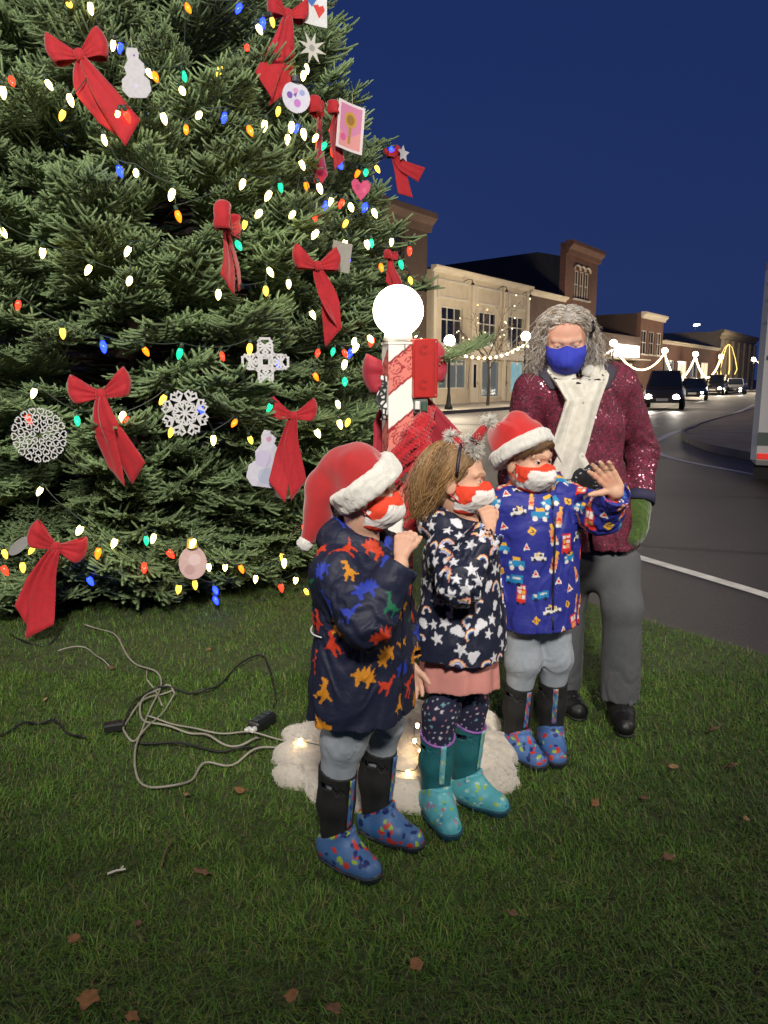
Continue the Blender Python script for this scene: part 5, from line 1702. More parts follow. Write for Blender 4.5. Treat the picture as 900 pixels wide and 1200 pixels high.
def eyes(root, hc, rows, s, iris, look=(0, 1, 0)):
    m = mat('eye', rough=.15, attr=True, spec=.6)
    th = np.linspace(0, math.pi, 17); ph = np.linspace(0, 2 * math.pi, 24, endpoint=False)
    lk = np.asarray(look, float); lk /= np.linalg.norm(lk)
    fr = frame(lk)
    V = []
    C = []
    for t in th:
        for p in ph:
            v = fr[0] * math.sin(t) * math.cos(p) + fr[2] * math.sin(t) * math.sin(p) + fr[1] * math.cos(t)
            V.append(v)
            C.append((.006, .005, .005) if t < .22 else (iris if t < .50 else (.48, .45, .43)))
    V = np.array(V); C = np.array(C)
    F = np.array([(i * 24 + k, i * 24 + (k + 1) % 24, (i + 1) * 24 + (k + 1) % 24, (i + 1) * 24 + k) for i in range(16) for k in range(24)])
    for sd in (-1, 1):
        c = hc + (A(.030 * sd, .0695, .006) * s) @ rows
        mesh_np('eye', (V * .0130 * s) @ rows + c, F, m, root, True, C)

def make_body(root, hc, rows, s, kid, arms, trunk, base, brow, h=.0027, iris=(.10, .06, .03), look=(0, 1, 0), m=None):
    hc = np.asarray(hc, float)
    rt = rows.T.astype(np.float32)
    H = [(p[0], p[1], p[2], p[3]) for a in arms for p in a['hand']]
    def f(P):
        q = (P - hc.astype(np.float32)) @ rt / s
        d = head_sdf(q, kid) * s
        nb = hc + A(0, -.012, -.05) @ rows * s
        d = smin(d, cone(P, nb, trunk[0], .046 * s, .05 * s), .025)
        t = chain(P, trunk, [.042 * s] + [.03 * s] * (len(trunk) - 1), .03)
        d = smin(d, t, .03)
        for a in arms:
            e = chain(P, a['pts'], a['rad'], .01)
            e = smin(e, cone(P, trunk[0] + A(0, 0, -.03), a['pts'][0], .022 * s, a['rad'][0]), .02)
            if a['hand']:
                e = smin(e, prims(P, a['hand'], .006 * s), .012 * s)
            d = smin(d, e, .006)
        return d
    allp = [hc + A(.13, .13, .14) * s, hc - A(.13, .13, .14) * s] + [np.asarray(x) for x in trunk] + [np.asarray(x) for a in arms for x in a['pts']] + [np.asarray(p[1]) for p in H]
    lo = np.min(allp, 0) - .08; hi = np.max(allp, 0) + .08
    sc = skin_col(base, brow, kid)
    def color(V):
        q = (V - hc.astype(np.float32)) @ rt / s
        return sc(q, V)
    o = solid('body', f, lo, hi, h, m or mat('skin', rough=.5, attr=True, sss=.12, spec=.2, bump=.15, bscale=900), root, color)
    eyes(o, hc, rows, s, iris, look)
    return o

def face_mask(root, hc, rows, s, kid, color, m, top=-.006, ear=True, h=.0028, crease=0.0, name='face_mask'):
    hc = np.asarray(hc, float); rt = rows.T.astype(np.float32)
    def f(P):
        q = (P - hc.astype(np.float32)) @ rt / s
        d = ell(q, (0, .022, -.045), (.060, .064, .072))
        d = smin(d, ell(q, (0, -.012, .030), (.075, .094, .086)), .03)
        if kid:
            for sd in (-1, 1): d = smin(d, ell(q, (.036 * sd, .050, -.035), (.031, .038, .035)), .02)
        else:
            for sd in (-1, 1): d = smin(d, ell(q, (.040 * sd, .058, -.022), (.023, .027, .021)), .02)
        d = smin(d, ell(q, (0, .062, -.040), (.046, .056, .050)), .025)
        d = smin(d, cone(q, (0, .088, -.004), (0, .110, -.045), .010, .012), .02) - .0045
        d = d + .0016 * sn(P * 60) + crease * np.abs(sn(P * A(30, 30, 80)))
        ax = np.abs(q[:, 0])
        zt = top + .012 * np.exp(-(ax / .016) ** 2) - .05 * np.clip(ax - .045, 0, 1)
        zb = -.108 + .8 * np.clip(ax - .02, 0, 1) ** 1.2
        r = np.maximum(q[:, 2] - zt, zb - q[:, 2])
        r = np.maximum(r, .010 - q[:, 1] + .25 * (ax - .07))
        return smax(d, r, .003) * s
    def col(V):
        q = (V - hc.astype(np.float32)) @ rt / s
        return color(q)
    o = solid(name, f, hc - .16 * s, hc + .16 * s, h, m, root, col)
    if ear:
        for sd in (-1, 1):
            for (z0, z1) in ((-.016, .006), (-.066, -.034)):
                mb = MB()
                pts = [A(.062 * sd, .030, z0), A(.073 * sd, .012, (z0 + z1) / 2), A(.082 * sd, -.008, z1)]
                mb.tube([hc + (p * s) @ rows for p in pts], .0022 * s, 5)
                mb.build('ear_loop', mat('mask_loop_red' if name == 'face_mask' and kid else 'mask_loop_blue', rgb(190, 45, 30) if kid else rgb(35, 50, 170), .8), o)
    return o

def santa_mask_col(q):
    n = len(q)
    red = np.array(rgb(222, 62, 32)); wh = np.array(rgb(226, 222, 220)); pk = np.array(rgb(214, 150, 150))
    c = np.tile(red, (n, 1))
    x, z = q[:, 0], q[:, 2]
    ax = np.abs(x)
    edge = .066 + .002 * np.sin(z * 120)
    topz = -.019 + .003 * np.cos(x * 95) - .25 * np.clip(ax - .05, 0, 1)
    w = (ax < edge) & (z < topz) & (z > -.098 + .5 * np.clip(ax - .03, 0, 1))
    c[w] = wh
    st = w & (np.abs(np.sin(x * 420 + 60 * (z + .05))) < .18) & (z < -.062)
    c[st] = wh * .72
    nose = (x ** 2 + (z + .043) ** 2) < .006 ** 2
    c[nose] = pk
    mo = (np.abs(z + .062 + 6 * x * x) < .0022) & (ax < .016)
    c[mo] = rgb(180, 90, 90)
    return c

# ------------------------------------------------------------------ prints for the clothes
TREX = [(-1, 0), (-.6, .1), (-.3, .3), (0, .45), (.15, .8), (.3, 1), (.75, .95), (.8, .75), (.45, .65), (.4, .45), (.58, .3), (.5, .2), (.3, .25), (.25, 0), (.38, -.4), (.3, -.9), (.52, -1), (.1, -1), (.1, -.5), (-.05, -.35), (-.2, -.6), (-.2, -1), (-.45, -1), (-.4, -.5), (-.45, -.15), (-.7, -.1)]
STEGO = [(-1, -.2), (-.75, .05), (-.85, .4), (-.55, .25), (-.55, .75), (-.25, .4), (-.15, .98), (.1, .45), (.28, .85), (.4, .35), (.68, .55), (.65, .15), (1, 0), (.95, -.2), (.6, -.2), (.5, -.8), (.3, -.8), (.25, -.35), (-.25, -.35), (-.3, -.8), (-.5, -.8), (-.5, -.3)]
SAURO = [(-1, .1), (-.6, 0), (-.2, .2), (.2, .15), (.45, .7), (.6, 1), (.9, .95), (.88, .8), (.66, .75), (.62, .3), (.5, -.15), (.5, -.8), (.3, -.8), (.25, -.35), (-.2, -.35), (-.25, -.8), (-.45, -.8), (-.45, -.3), (-.7, -.15)]
STAR = [((1 if k % 2 == 0 else .42) * math.sin(k * math.pi / 5), (1 if k % 2 == 0 else .42) * math.cos(k * math.pi / 5)) for k in range(10)]
def rect(x0, y0, x1, y1): return [(x0, y0), (x1, y0), (x1, y1), (x0, y1)]
def disc(x, y, r, n=12): return [(x + r * math.cos(2 * math.pi * k / n), y + r * math.sin(2 * math.pi * k / n)) for k in range(n)]
def arc(r0, r1): return [(r1 * math.cos(math.pi * k / 14), r1 * math.sin(math.pi * k / 14) - .25) for k in range(15)] + [(r0 * math.cos(math.pi * k / 14), r0 * math.sin(math.pi * k / 14) - .25) for k in range(14, -1, -1)]
CLOUD = [disc(-.45, -.1, .42), disc(.1, .15, .55), disc(.55, -.15, .38), rect(-.5, -.5, .6, 0)]
PW = rgb(214, 214, 222)
P_DINO = [[(p, rgb(*c))] for p in (TREX, STEGO, SAURO) for c in ((24, 100, 70), (190, 58, 32), (40, 58, 160), (196, 128, 32))] + [[(STEGO, rgb(196, 128, 32))], [(TREX, rgb(190, 56, 32))]]
P_RAIN = [[(STAR, PW)], [(STAR, PW)], [(c, PW) for c in CLOUD],
          [(arc(.86, 1.0), rgb(226, 150, 140)), (arc(.72, .86), rgb(230, 200, 130)), (arc(.58, .72), rgb(120, 150, 200)), (arc(.46, .58), rgb(210, 190, 220)), (disc(-.72, -.35, .30), PW), (disc(-.45, -.42, .25), PW)],
          [(arc(.84, 1.0), rgb(232, 160, 130)), (arc(.68, .84), rgb(236, 226, 200)), (arc(.52, .68), rgb(92, 120, 190)), (disc(.7, -.35, .32), PW), (disc(.98, -.42, .22), PW), (disc(.42, -.42, .22), PW)]]
RB, TE, YE, WH, DK, SA = rgb(214, 48, 36), rgb(36, 132, 186), rgb(226, 172, 50), rgb(220, 216, 210), rgb(28, 30, 60), rgb(226, 150, 100)
P_CARS = [[(rect(-.5, -1, .5, 1), RB), (rect(-.4, .55, .05, .85), WH), (rect(.12, .55, .42, .85), WH), (rect(-.4, .05, .05, .4), WH), (rect(.12, .05, .42, .4), YE), (rect(-.4, -.5, .05, -.1), SA), (rect(.12, -.5, .42, -.1), WH), (disc(-.3, -1, .18), DK), (disc(.3, -1, .18), DK)],
          [(rect(-1, -.4, .35, .5), TE), (rect(.4, -.4, 1, .25), TE), (rect(.5, -.1, .85, .2), WH), (disc(-.6, -.5, .24), DK), (disc(.6, -.5, .24), DK), (rect(-.8, .1, .1, .25), WH)],
          [(rect(-1, -.3, .9, .1), WH), (rect(-.6, .1, .5, .55), WH), (rect(-.45, .15, -.05, .45), DK), (rect(.05, .15, .4, .45), YE), (disc(-.55, -.35, .24), DK), (disc(.5, -.35, .24), DK), (rect(-.15, .55, .15, .75), YE)],
          [([(0, .45), (.4, -.35), (-.4, -.35)], WH), ([(0, .25), (.22, -.2), (-.22, -.2)], RB)],
          [([(0, .5), (.5, 0), (0, -.5), (-.5, 0)], YE), (rect(-.18, -.15, .18, .15), DK), (rect(-.12, -.06, .12, .06), YE)],
          [(rect(-.28, -1, .28, .5), SA), (rect(-.1, .5, .2, 1), YE), (rect(-.3, -1, .3, -.7), WH), (rect(-.2, -.4, .2, -.1), RB)],
          [(rect(-.5, -1, .5, 1), RB), (rect(-.38, .2, .38, .8), WH), (rect(-.05, .2, .05, .8), RB), (rect(-.38, -.55, .38, 0), SA), (disc(.3, -.95, .2), DK)],
          [(rect(-.9, -.3, .9, .35), TE), (rect(-.5, .35, .4, .7), YE), (disc(-.5, -.4, .26), WH), (disc(.5, -.4, .26), WH), (rect(.5, 0, .8, .25), WH)]]

def paint(V, N, base, lib, spacing, size, seed, var=.18, up=(0, 0, 1), rot=.6, keep=None):
    C = np.tile(np.array(base, np.float32), (len(V), 1)) if np.ndim(base) == 1 else base
    rs = np.random.RandomState(seed)
    order = rs.permutation(len(V))[:6000]
    if keep is not None: order = order[keep[order]]
    pts = []
    for i in order:
        if len(pts) == 0 or ((np.array([V[j] for j in pts]) - V[i]) ** 2).sum(1).min() > spacing ** 2:
            pts.append(i)
    bag = np.concatenate([rs.permutation(len(lib)) for _ in range(40)])
    for j, i in enumerate(pts):
        n = N[i]
        r = np.cross(np.array(up, float), n)
        if np.linalg.norm(r) < .2: r = np.cross(np.array((1.0, 0, 0)), n)
        r /= np.linalg.norm(r); u = np.cross(n, r)
        a = rs.uniform(-rot, rot)
        r, u = r * math.cos(a) + u * math.sin(a), u * math.cos(a) - r * math.sin(a)
        sz = size * rs.uniform(1 - var, 1 + var)
        fl = 1 if rs.rand() < .5 else -1
        w = np.nonzero((((V - V[i]) ** 2).sum(1) < (1.5 * sz) ** 2) & (N @ n > .2))[0]
        X = ((V[w] - V[i]) @ r) / sz * fl; Y = ((V[w] - V[i]) @ u) / sz
        for poly, c in lib[bag[j % len(bag)]]:
            ins = inpoly(X, Y, poly)
            C[w[ins]] = c
    return C

def wrink(P, amp, f1=9., seed=0.):
    n1 = sn(P * f1 + seed)
    n2 = np.abs(sn(P * A(1.2, 1.2, 2.4) * f1 * .8 + n1[:, None] * .9 + seed + 5))
    return amp * (n1 * .9 + (.22 - np.sqrt(n2 * n2 + .004)) * 1.3)

def sleeve(P, pts, rad, cuff=.0):
    d = chain(P, pts, rad, .03)
    a = np.asarray(pts[-2], np.float32); b = np.asarray(pts[-1], np.float32)
    ax = (b - a) / np.linalg.norm(b - a)
    e = np.asarray(pts[1], np.float32)
    near = np.exp(-((P - e) ** 2).sum(1) / .012)
    t = (P - b) @ ax
    d = np.maximum(d, t)                                   # flat cut at the cuff
    d = np.maximum(d, -np.maximum(np.sqrt((((P - b) - t[:, None] * ax) ** 2).sum(1)) - rad[-1] + .006, -t - .02))
    return d + .004 * near * np.sin(((P - e) @ ax) * 150 + 4 * sn(P * 15))

def kid_coat(root, z, a, b, cy, sh, arms, neck, lib, base, seed, h=.0036, amp=.006, spacing=.062, size=.028, hood=1.0, cx=None, pside=0.0, rot=.6, m=None, open_hem=True):
    z = np.array(z, np.float32); cx = np.zeros(len(z)) if cx is None else cx
    neck = np.asarray(neck, float)
    ring = []
    for k in range(9):
        an = R(-140 + 35 * k) + math.pi / 2 + math.pi
        ring.append(neck + np.array((math.cos(an) * .070, math.sin(an) * .066 - .005, .012 * math.sin(an) * -1)))
    rr = [.026 + .026 * hood * max(0, -math.sin(R(-140 + 35 * k) + 1.5 * math.pi)) ** .7 for k in range(9)]
    def f(P):
        d = loft(P, z, cx, cy, a, b, 2.3)
        d = smin(d, cone(P, sh[0], sh[1], .066, .066), .06)
        d = smin(d, cone(P, neck - A(0, 0, .07), neck + A(0, 0, -.01), .085, .06), .04)
        wk = wrink(P, amp, 8., seed)
        d = d - wk
        hm = np.maximum(loft(P, z - .03, cx, cy, np.array(a) - .013, np.array(b) - .013, 2.3) - wk, P[:, 2] - z[0] - .07)
        d = np.maximum(d, -hm)
        d = np.maximum(d, z[0] - P[:, 2] + .006 * sn(P * 10 + seed) - .002)
        for ar in arms:
            d = smin(d, sleeve(P, ar['pts'], ar['rad']) - wrink(P, amp * .8, 11., seed + 3), .018)
        d = smin(d, chain(P, ring, rr, .02) - wrink(P, .005, 14., seed + 9), .012)
        hole = cone(P, neck + A(0, .01, -.03), neck + A(0, .02, .12), .048, .062)
        d = smax(d, -hole, .008)
        # zip line down the front
        front = np.exp(-((P[:, 0] - np.interp(P[:, 2], z, cx)) / .006) ** 2) * (P[:, 1] > 0)
        return d + .004 * front
    allp = [np.array((max(a) + .1, max(b) + .12, z[-1] + .2)), np.array((-max(a) - .1, -max(b) - .12, z[0] - .02))] + [np.asarray(p) for ar in arms for p in ar['pts']]
    lo = np.min(allp, 0) - .07; hi = np.max(allp, 0) + .07
    V, Q = surf(f, lo, hi, h)
    N = vnormals(V, Q)
    C = paint(V, N, base, lib, spacing, size, seed, rot=rot)
    C *= (1 + .10 * fbm(V * 40, 2))[:, None]
    zl = []
    for zz in np.arange(z[0] + .012, neck[2] - .02, .014):
        w = (np.abs(V[:, 2] - zz) < .006) & (np.abs(V[:, 0] - np.interp(zz, z, cx)) < .010) & (V[:, 1] > 0)
        if w.any(): zl.append((float(np.interp(zz, z, cx)), float(np.percentile(V[w, 1], 60)), float(zz)))
    o = mesh_np('coat', V, Q, m or mat('coat_shell', rough=.60, attr=True, bump=.40, bscale=48, spec=.28), root, True, C)
    if len(zl) > 4: MB().tube(zl, .0042, 5).build('zip', mat('zip_dark', tuple(.55 * v for v in base), .5), o, True)
    return o

def make_boot(root, loc, yaw, shaft_col, foot_col, sole_col, spots, seed, size=1.0, top=.26, lean=(0, 0), rim=None, r=.050, stripe=None, hnd=True, spot_r=.010):
    o_loc = np.asarray(loc, float)
    foot_m = mat('boot_rubber', rough=.50, attr=True, spec=.4, bump=.2, bscale=150)
    def fshape(P):
        d = chain(P, [A(0, -.028, .045), A(0, .045, .040), A(0, .108, .032)], [.040, .043, .036], .02)
        d = smin(d, chain(P, [A(0, -.012, .06), A(lean[0] * .3, lean[1] * .3, .125)], [.044, .046], .02), .04)
        return d
    def ff(P):
        d = fshape(P)
        d = np.maximum(d, .006 - P[:, 2])
        ant = P[:, 2] - .088 - .55 * np.clip(P[:, 1] + .02, -.03, .05)       # top edge rises to the front
        return smax(d, ant, .004) - .0008 * sn(P * 40)
    V, Q = surf(ff, (-.08, -.1, -.01), (.08, .18, .2), .0032)
    C = np.tile(np.array(foot_col), (len(V), 1))
    rs = np.random.RandomState(seed)
    pick = rs.permutation(len(V))[:int(130 * (.010 / spot_r) ** 1.2)]
    for i in pick:
        c = spots[rs.randint(len(spots))]
        e = rs.normal(size=3); e /= np.linalg.norm(e)
        dv = V - V[i]
        al = dv @ e
        w = ((dv ** 2).sum(1) + 2.5 * al ** 2 + .00003 * sn(V * 300)) < (spot_r * rs.uniform(.6, 1.1)) ** 2
        C[w] = c
    o = mesh_np('boot', V * size, Q, foot_m, root, True, C)
    o.location = [float(v) for v in o_loc]
    o.rotation_euler = (0, 0, yaw)
    sm = mat('boot_sole_%d' % int(1000 * sole_col[2]), sole_col, .6, bump=.3, bscale=200)
    def fs(P):
        d = fshape(P) - .0055
        return np.maximum(np.maximum(d, -P[:, 2]), P[:, 2] - .024 - .006 * np.clip((P[:, 1] - .05) / .08, 0, 1))
    V, Q = surf(fs, (-.08, -.1, -.01), (.08, .18, .05), .0035)
    mesh_np('sole', V * size, Q, sm, o)
    tp = A(lean[0], lean[1], top)
    def fsh(P):
        d = chain(P, [A(0, -.012, .06), A(lean[0] * .5, -.012 + lean[1] * .5, .06 + (top - .06) * .5), tp], [.041, r - .004, r], .02)
        zt = top - .02 - (.25 * P[:, 1] if rim is None else .35 * P[:, 1])
        d = np.maximum(d, P[:, 2] - zt)
        inner = np.maximum(chain(P, [A(lean[0] * .5, -.012 + lean[1] * .5, .12), tp + A(0, 0, .1)], [r - .009, r - .004], .02), top - .08 - P[:, 2])
        d = np.maximum(d, -inner) - .0018 * sn(P * 30)
        slot = rbox(P, tp + A(r, 0, -.052), (.02, .017, .006), .005)
        if hnd: d = smax(d, -slot, .003)
        return d
    shm = mat('boot_neoprene_%d' % int(1000 * (shaft_col[1] + shaft_col[2])), shaft_col, .75, var=.15, vscale=40, bump=.2, bscale=600)
    V, Q = surf(fsh, (-.12, -.13, .03), (.12, .13, top + .06), .0034)
    mesh_np('shaft', V * size, Q, shm, o)
    if rim is not None:
        mb = MB()
        pts = []
        for k in range(25):
            an = 2 * math.pi * k / 24
            y = lean[1] + (r - .003) * math.sin(an)
            pts.append(((lean[0] + (r - .003) * math.cos(an)) * size, y * size, (top - .02 - .35 * y) * size))
        mb.tube(pts, .0042 * size, 6).build('rim', mat('boot_rim', rim, .6), o, True)
    if stripe is not None:
        rows = []
        for k in range(14):
            t = k / 13
            zc = .125 + (top - .125 - .035) * t
            yc = -.012 * (1 - t) + lean[1] * t
            xc = lean[0] * t
            rad = .0475 * (1 - t) + (r - .001) * t + .001
            rows.append([(xc + rad * math.sin(w), yc + rad * math.cos(w), zc) for w in (-.17, -.06, .06, .17)])
        V = np.array(rows).reshape(-1, 3) * size
        F = np.array([(i * 4 + k, i * 4 + k + 1, i * 4 + k + 5, i * 4 + k + 4) for i in range(13) for k in range(3)])
        Cc = np.array([(stripe if rs.rand() < .55 else spots[rs.randint(len(spots))]) for _ in range(len(V))])
        so = mesh_np('front_strip', V, F, mat('boot_strip', rough=.5, attr=True), o, True, Cc)
        md = so.modifiers.new('t', 'SOLIDIFY'); md.thickness = .003; md.offset = 0
    return o

def trousers(root, legs, waist, m, h=.0047, fold=.004, color=None, ff=95., seat=True):
    def f(P):
        d = None
        for pts, rad in legs:
            e = chain(P, pts, rad, .03)
            e = np.maximum(e, pts[-1][2] - P[:, 2])
            k = np.asarray(pts[-1], np.float32)
            lowz = np.clip(1 - (P[:, 2] - k[2]) / .22, 0, 1)
            fade = np.clip((P[:, 2] - pts[-2][2] - .005) / .05, 0, 1) if len(pts) == 4 else 1.0      # smooth inside the boot
            e = e - fade * fold * (lowz * .9 + .1) * (1.1 - 2.6 * np.abs(sn(P * A(5, 5, ff / 10) + pts[0][0] * 31 + 1.2 * sn(P * 8)[:, None]))) - .004 * fade * sn(P * 5) - fade * wrink(P, fold * .4, 6., 3.)
            d = e if d is None else smin(d, e, .020)
        if seat:
            d = smin(d, waist(P), .04)
        return d
    allp = np.array([p for L in legs for p in L[0]])
    lo = allp.min(0) - .14; hi = allp.max(0) + .16
    V, Q = surf(f, lo, hi, h)
    C = color(V, vnormals(V, Q)) if color else None
    return mesh_np('trousers', V, Q, m, root, True, C)

def santa_hat(root, hc, axis, ring_r, half, tail, tail_r, pom, pom_r, red, dome=(.095, .1), rib=.0):
    hc = np.asarray(hc, float); n = np.asarray(axis, float); n /= np.linalg.norm(n)
    fr = frame(np.cross(n, (0.31, .95, 0.02)), n)
    M = fr.T
    def fd(P):
        d = ell(P, hc + n * .02, (dome[0], dome[0], dome[1]), M)
        d = np.maximum(d, -((P - hc.astype(np.float32)) @ n.astype(np.float32)) - .0)
        t = chain(P, tail, tail_r, .03)
        d = smin(d, t, .025)
        return d - .006 * sn(P * 5) - .004 * np.sin(P @ A(25, 15, 60) + 4 * sn(P * 4))
    allp = np.array([hc + .15, hc - .15] + list(tail))
    hat = solid('santa_hat', fd, allp.min(0) - .08, allp.max(0) + .08, .0036, red, root)
    wm = mat('hat_plush', rgb(208, 206, 200), .95, var=.08, vscale=90, bump=1.0, bscale=260, sheen=.5)
    def fb(P):
        q = (P - hc.astype(np.float32))
        t = q @ n.astype(np.float32)
        rr = np.sqrt(np.maximum((q ** 2).sum(1) - t * t, 0))
        x = np.sqrt(np.maximum(np.abs(t) - half + .016, 0) ** 2 + np.maximum(np.abs(rr - ring_r) - .004, 0) ** 2) - .016
        return x - .004 * sn(P * 22) - .0022 * sn(P * 90)
    solid('brim', fb, hc - .16, hc + .16, .003, wm, hat)
    if pom is not None:
        def fp(P):
            return np.sqrt(((P - np.asarray(pom, np.float32)) ** 2).sum(1)) - pom_r - .003 * sn(P * 60) - .003 * sn(P * 130)
        solid('pompom', fp, np.asarray(pom) - pom_r - .02, np.asarray(pom) + pom_r + .02, .003, wm, hat)
    return hat

def localizer(root_loc, rz):
    c, s = math.cos(-rz), math.sin(-rz)
    def L(p):
        p = np.asarray(p, float) - np.asarray(root_loc, float)
        return np.array((c * p[0] - s * p[1], s * p[0] + c * p[1], p[2]))
    def D(v):
        v = np.asarray(v, float)
        return np.array((c * v[0] - s * v[1], s * v[0] + c * v[1], v[2]))
    return L, D
def dirv(phi, pitch=0.0):
    return np.array((math.cos(R(phi)) * math.cos(R(pitch)), math.sin(R(phi)) * math.cos(R(pitch)), math.sin(R(pitch))))

RED_HAT = mat('hat_red', rgb(164, 13, 21), .85, var=.12, vscale=30, bump=.5, bscale=300, sheen=.4)
RED_HAT2 = mat('hat_red_bright', rgb(184, 15, 15), .85, var=.12, vscale=30, bump=.5, bscale=300, sheen=.4)
GREY_JOG = mat('grey_jogger', rgb(150, 158, 168), .9, var=.1, vscale=60, bump=.3, bscale=500)
MASK_M = mat('mask_cloth', rough=.85, attr=True, bump=.3, bscale=700)
SKIN = (.50, .29, .21)
BOOT_SPOTS = [rgb(196, 56, 46), rgb(196, 60, 50), rgb(150, 180, 60), rgb(24, 42, 110), rgb(60, 110, 170), rgb(24, 42, 100)]

# ---------------- boy with the long santa hat, side on, left
def left_boy():
    loc = np.array((-.06, 2.0, 0)); rz = R(-28 - 90)
    root = empty('person', loc, rz)
    tag(root, 'child in navy dinosaur print coat and long red santa hat, hand at mouth', 'person', 'people by the tree')
    L, Dv = localizer(loc, rz)
    hc = L(at(427, 578, 1.975)); s = .88
    rows = frame(Dv(dirv(2, -6)))
    shR, shL = np.array((.118, -.005, .865)), np.array((-.118, -.005, .865))
    elb = L(at(430, 728, 1.80)); wr = L(at(469, 662, 1.835))
    elb2 = np.array((-.175, .01, .69)); wr2 = np.array((-.165, .06, .555))
    hand1 = hand_prims(L(at(470, 652, 1.84)), Dv((.02, .03, .095)), Dv((.35, .9, .1)), -1, .098, (.95, 1.0, 1.05, 1.1), .06, (.35, .5))
    hand2 = hand_prims(wr2 + A(0, .01, -.02), (0, .15, -1), (1, .2, 0), -1, .10, (.35, .4, .45, .5))
    ar1 = dict(pts=[shR, elb, wr], rad=[.013, .014, .021], hand=hand1)
    ar2 = dict(pts=[shL, elb2, wr2], rad=[.013, .014, .021], hand=hand2)
    make_body(root, hc, rows, s, True, [ar1, ar2], [np.array((0, 0, .93)), np.array((0, 0, .80))], SKIN, (.10, .06, .03))
    face_mask(root, hc, rows, s, True, santa_mask_col, MASK_M, top=.004, crease=.003)
    co = kid_coat(root, [.452, .55, .68, .80, .88, .905], [.163, .158, .150, .150, .135, .10], [.132, .128, .120, .116, .100, .08], [.0, .0, .004, .004, 0, 0],
             (shR + A(-.02, 0, .0), shL + A(.02, 0, 0)), [dict(pts=[shR, elb, wr], rad=[.066, .062, .046]), dict(pts=[shL, elb2, wr2], rad=[.066, .058, .044])],
             (0, .0, .935), P_DINO, rgb(26, 31, 54), 3, spacing=.068, size=.031, amp=.008, rot=.7)
    # thin pale piping across the back of the coat
    mb = MB()
    pts = []
    for k in range(14):
        an = R(-100 + 105 * k / 13 - 20)
        pts.append((.158 * math.cos(an), .128 * math.sin(an) , .70 - .008 * math.sin(k / 13 * 3.1)))
    mb.tube(pts, .0022, 5).build('reflective_piping', mat('piping', rgb(225, 225, 225), .5), co)
    legs = []
    for b in ((385, 1005), (430, 975)):
        pass
    fR, fL = L((-.125, 1.972, 0)), L((-.012, 2.098, 0))
    legs = [([np.array((.062, -.005, .50)), fR * .93 + A(0, .012, .375), fR + A(0, 0, .295), fR + A(0, 0, .235)], [.074, .060, .043, .036]),
            ([np.array((-.062, -.005, .50)), fL * .93 + A(0, .012, .375), fL + A(0, 0, .295), fL + A(0, 0, .235)], [.074, .060, .043, .036])]
    trousers(root, legs, lambda P: ell(P, (0, 0, .5), (.125, .10, .10)), GREY_JOG, fold=.0050, ff=120.)
    for (fp, ph, sd) in ((fR, -42, 11), (fL, -33, 12)):
        make_boot(root, fp, R(ph - 90) - rz, rgb(20, 20, 22), rgb(70, 108, 160), rgb(34, 40, 52), BOOT_SPOTS, sd, size=1.02, top=.305, r=.054, stripe=rgb(70, 110, 165), spot_r=.011)
    n = Dv(dirv(-4, 0)) * -.60 + A(0, 0, .78) + Dv((0, -1, 0)) * .10
    hb = L(at(428, 566, 1.972))
    tail = [hb + n * .040, L(at(403, 552, 1.98)), L(at(382, 567, 1.985)), L(at(372, 600, 1.985)), L(at(362, 630, 1.985))]
    santa_hat(root, hb, n, .082, .032, tail, [.064, .050, .041, .033, .018], L(at(358, 637, 1.98)), .0215, RED_HAT, dome=(.080, .078))

# ---------------- girl with the bopper headband, middle
def hair_strands(name, paths, rad, cols, m, parent):
    V, F = tubes_np(paths, rad, 3)
    C = np.repeat(cols, paths.shape[1] * 3, axis=0)
    return mesh_np(name, V, F, m, parent, True, C)

HAIR_M = mat('hair', rough=.42, attr=True, spec=.4)

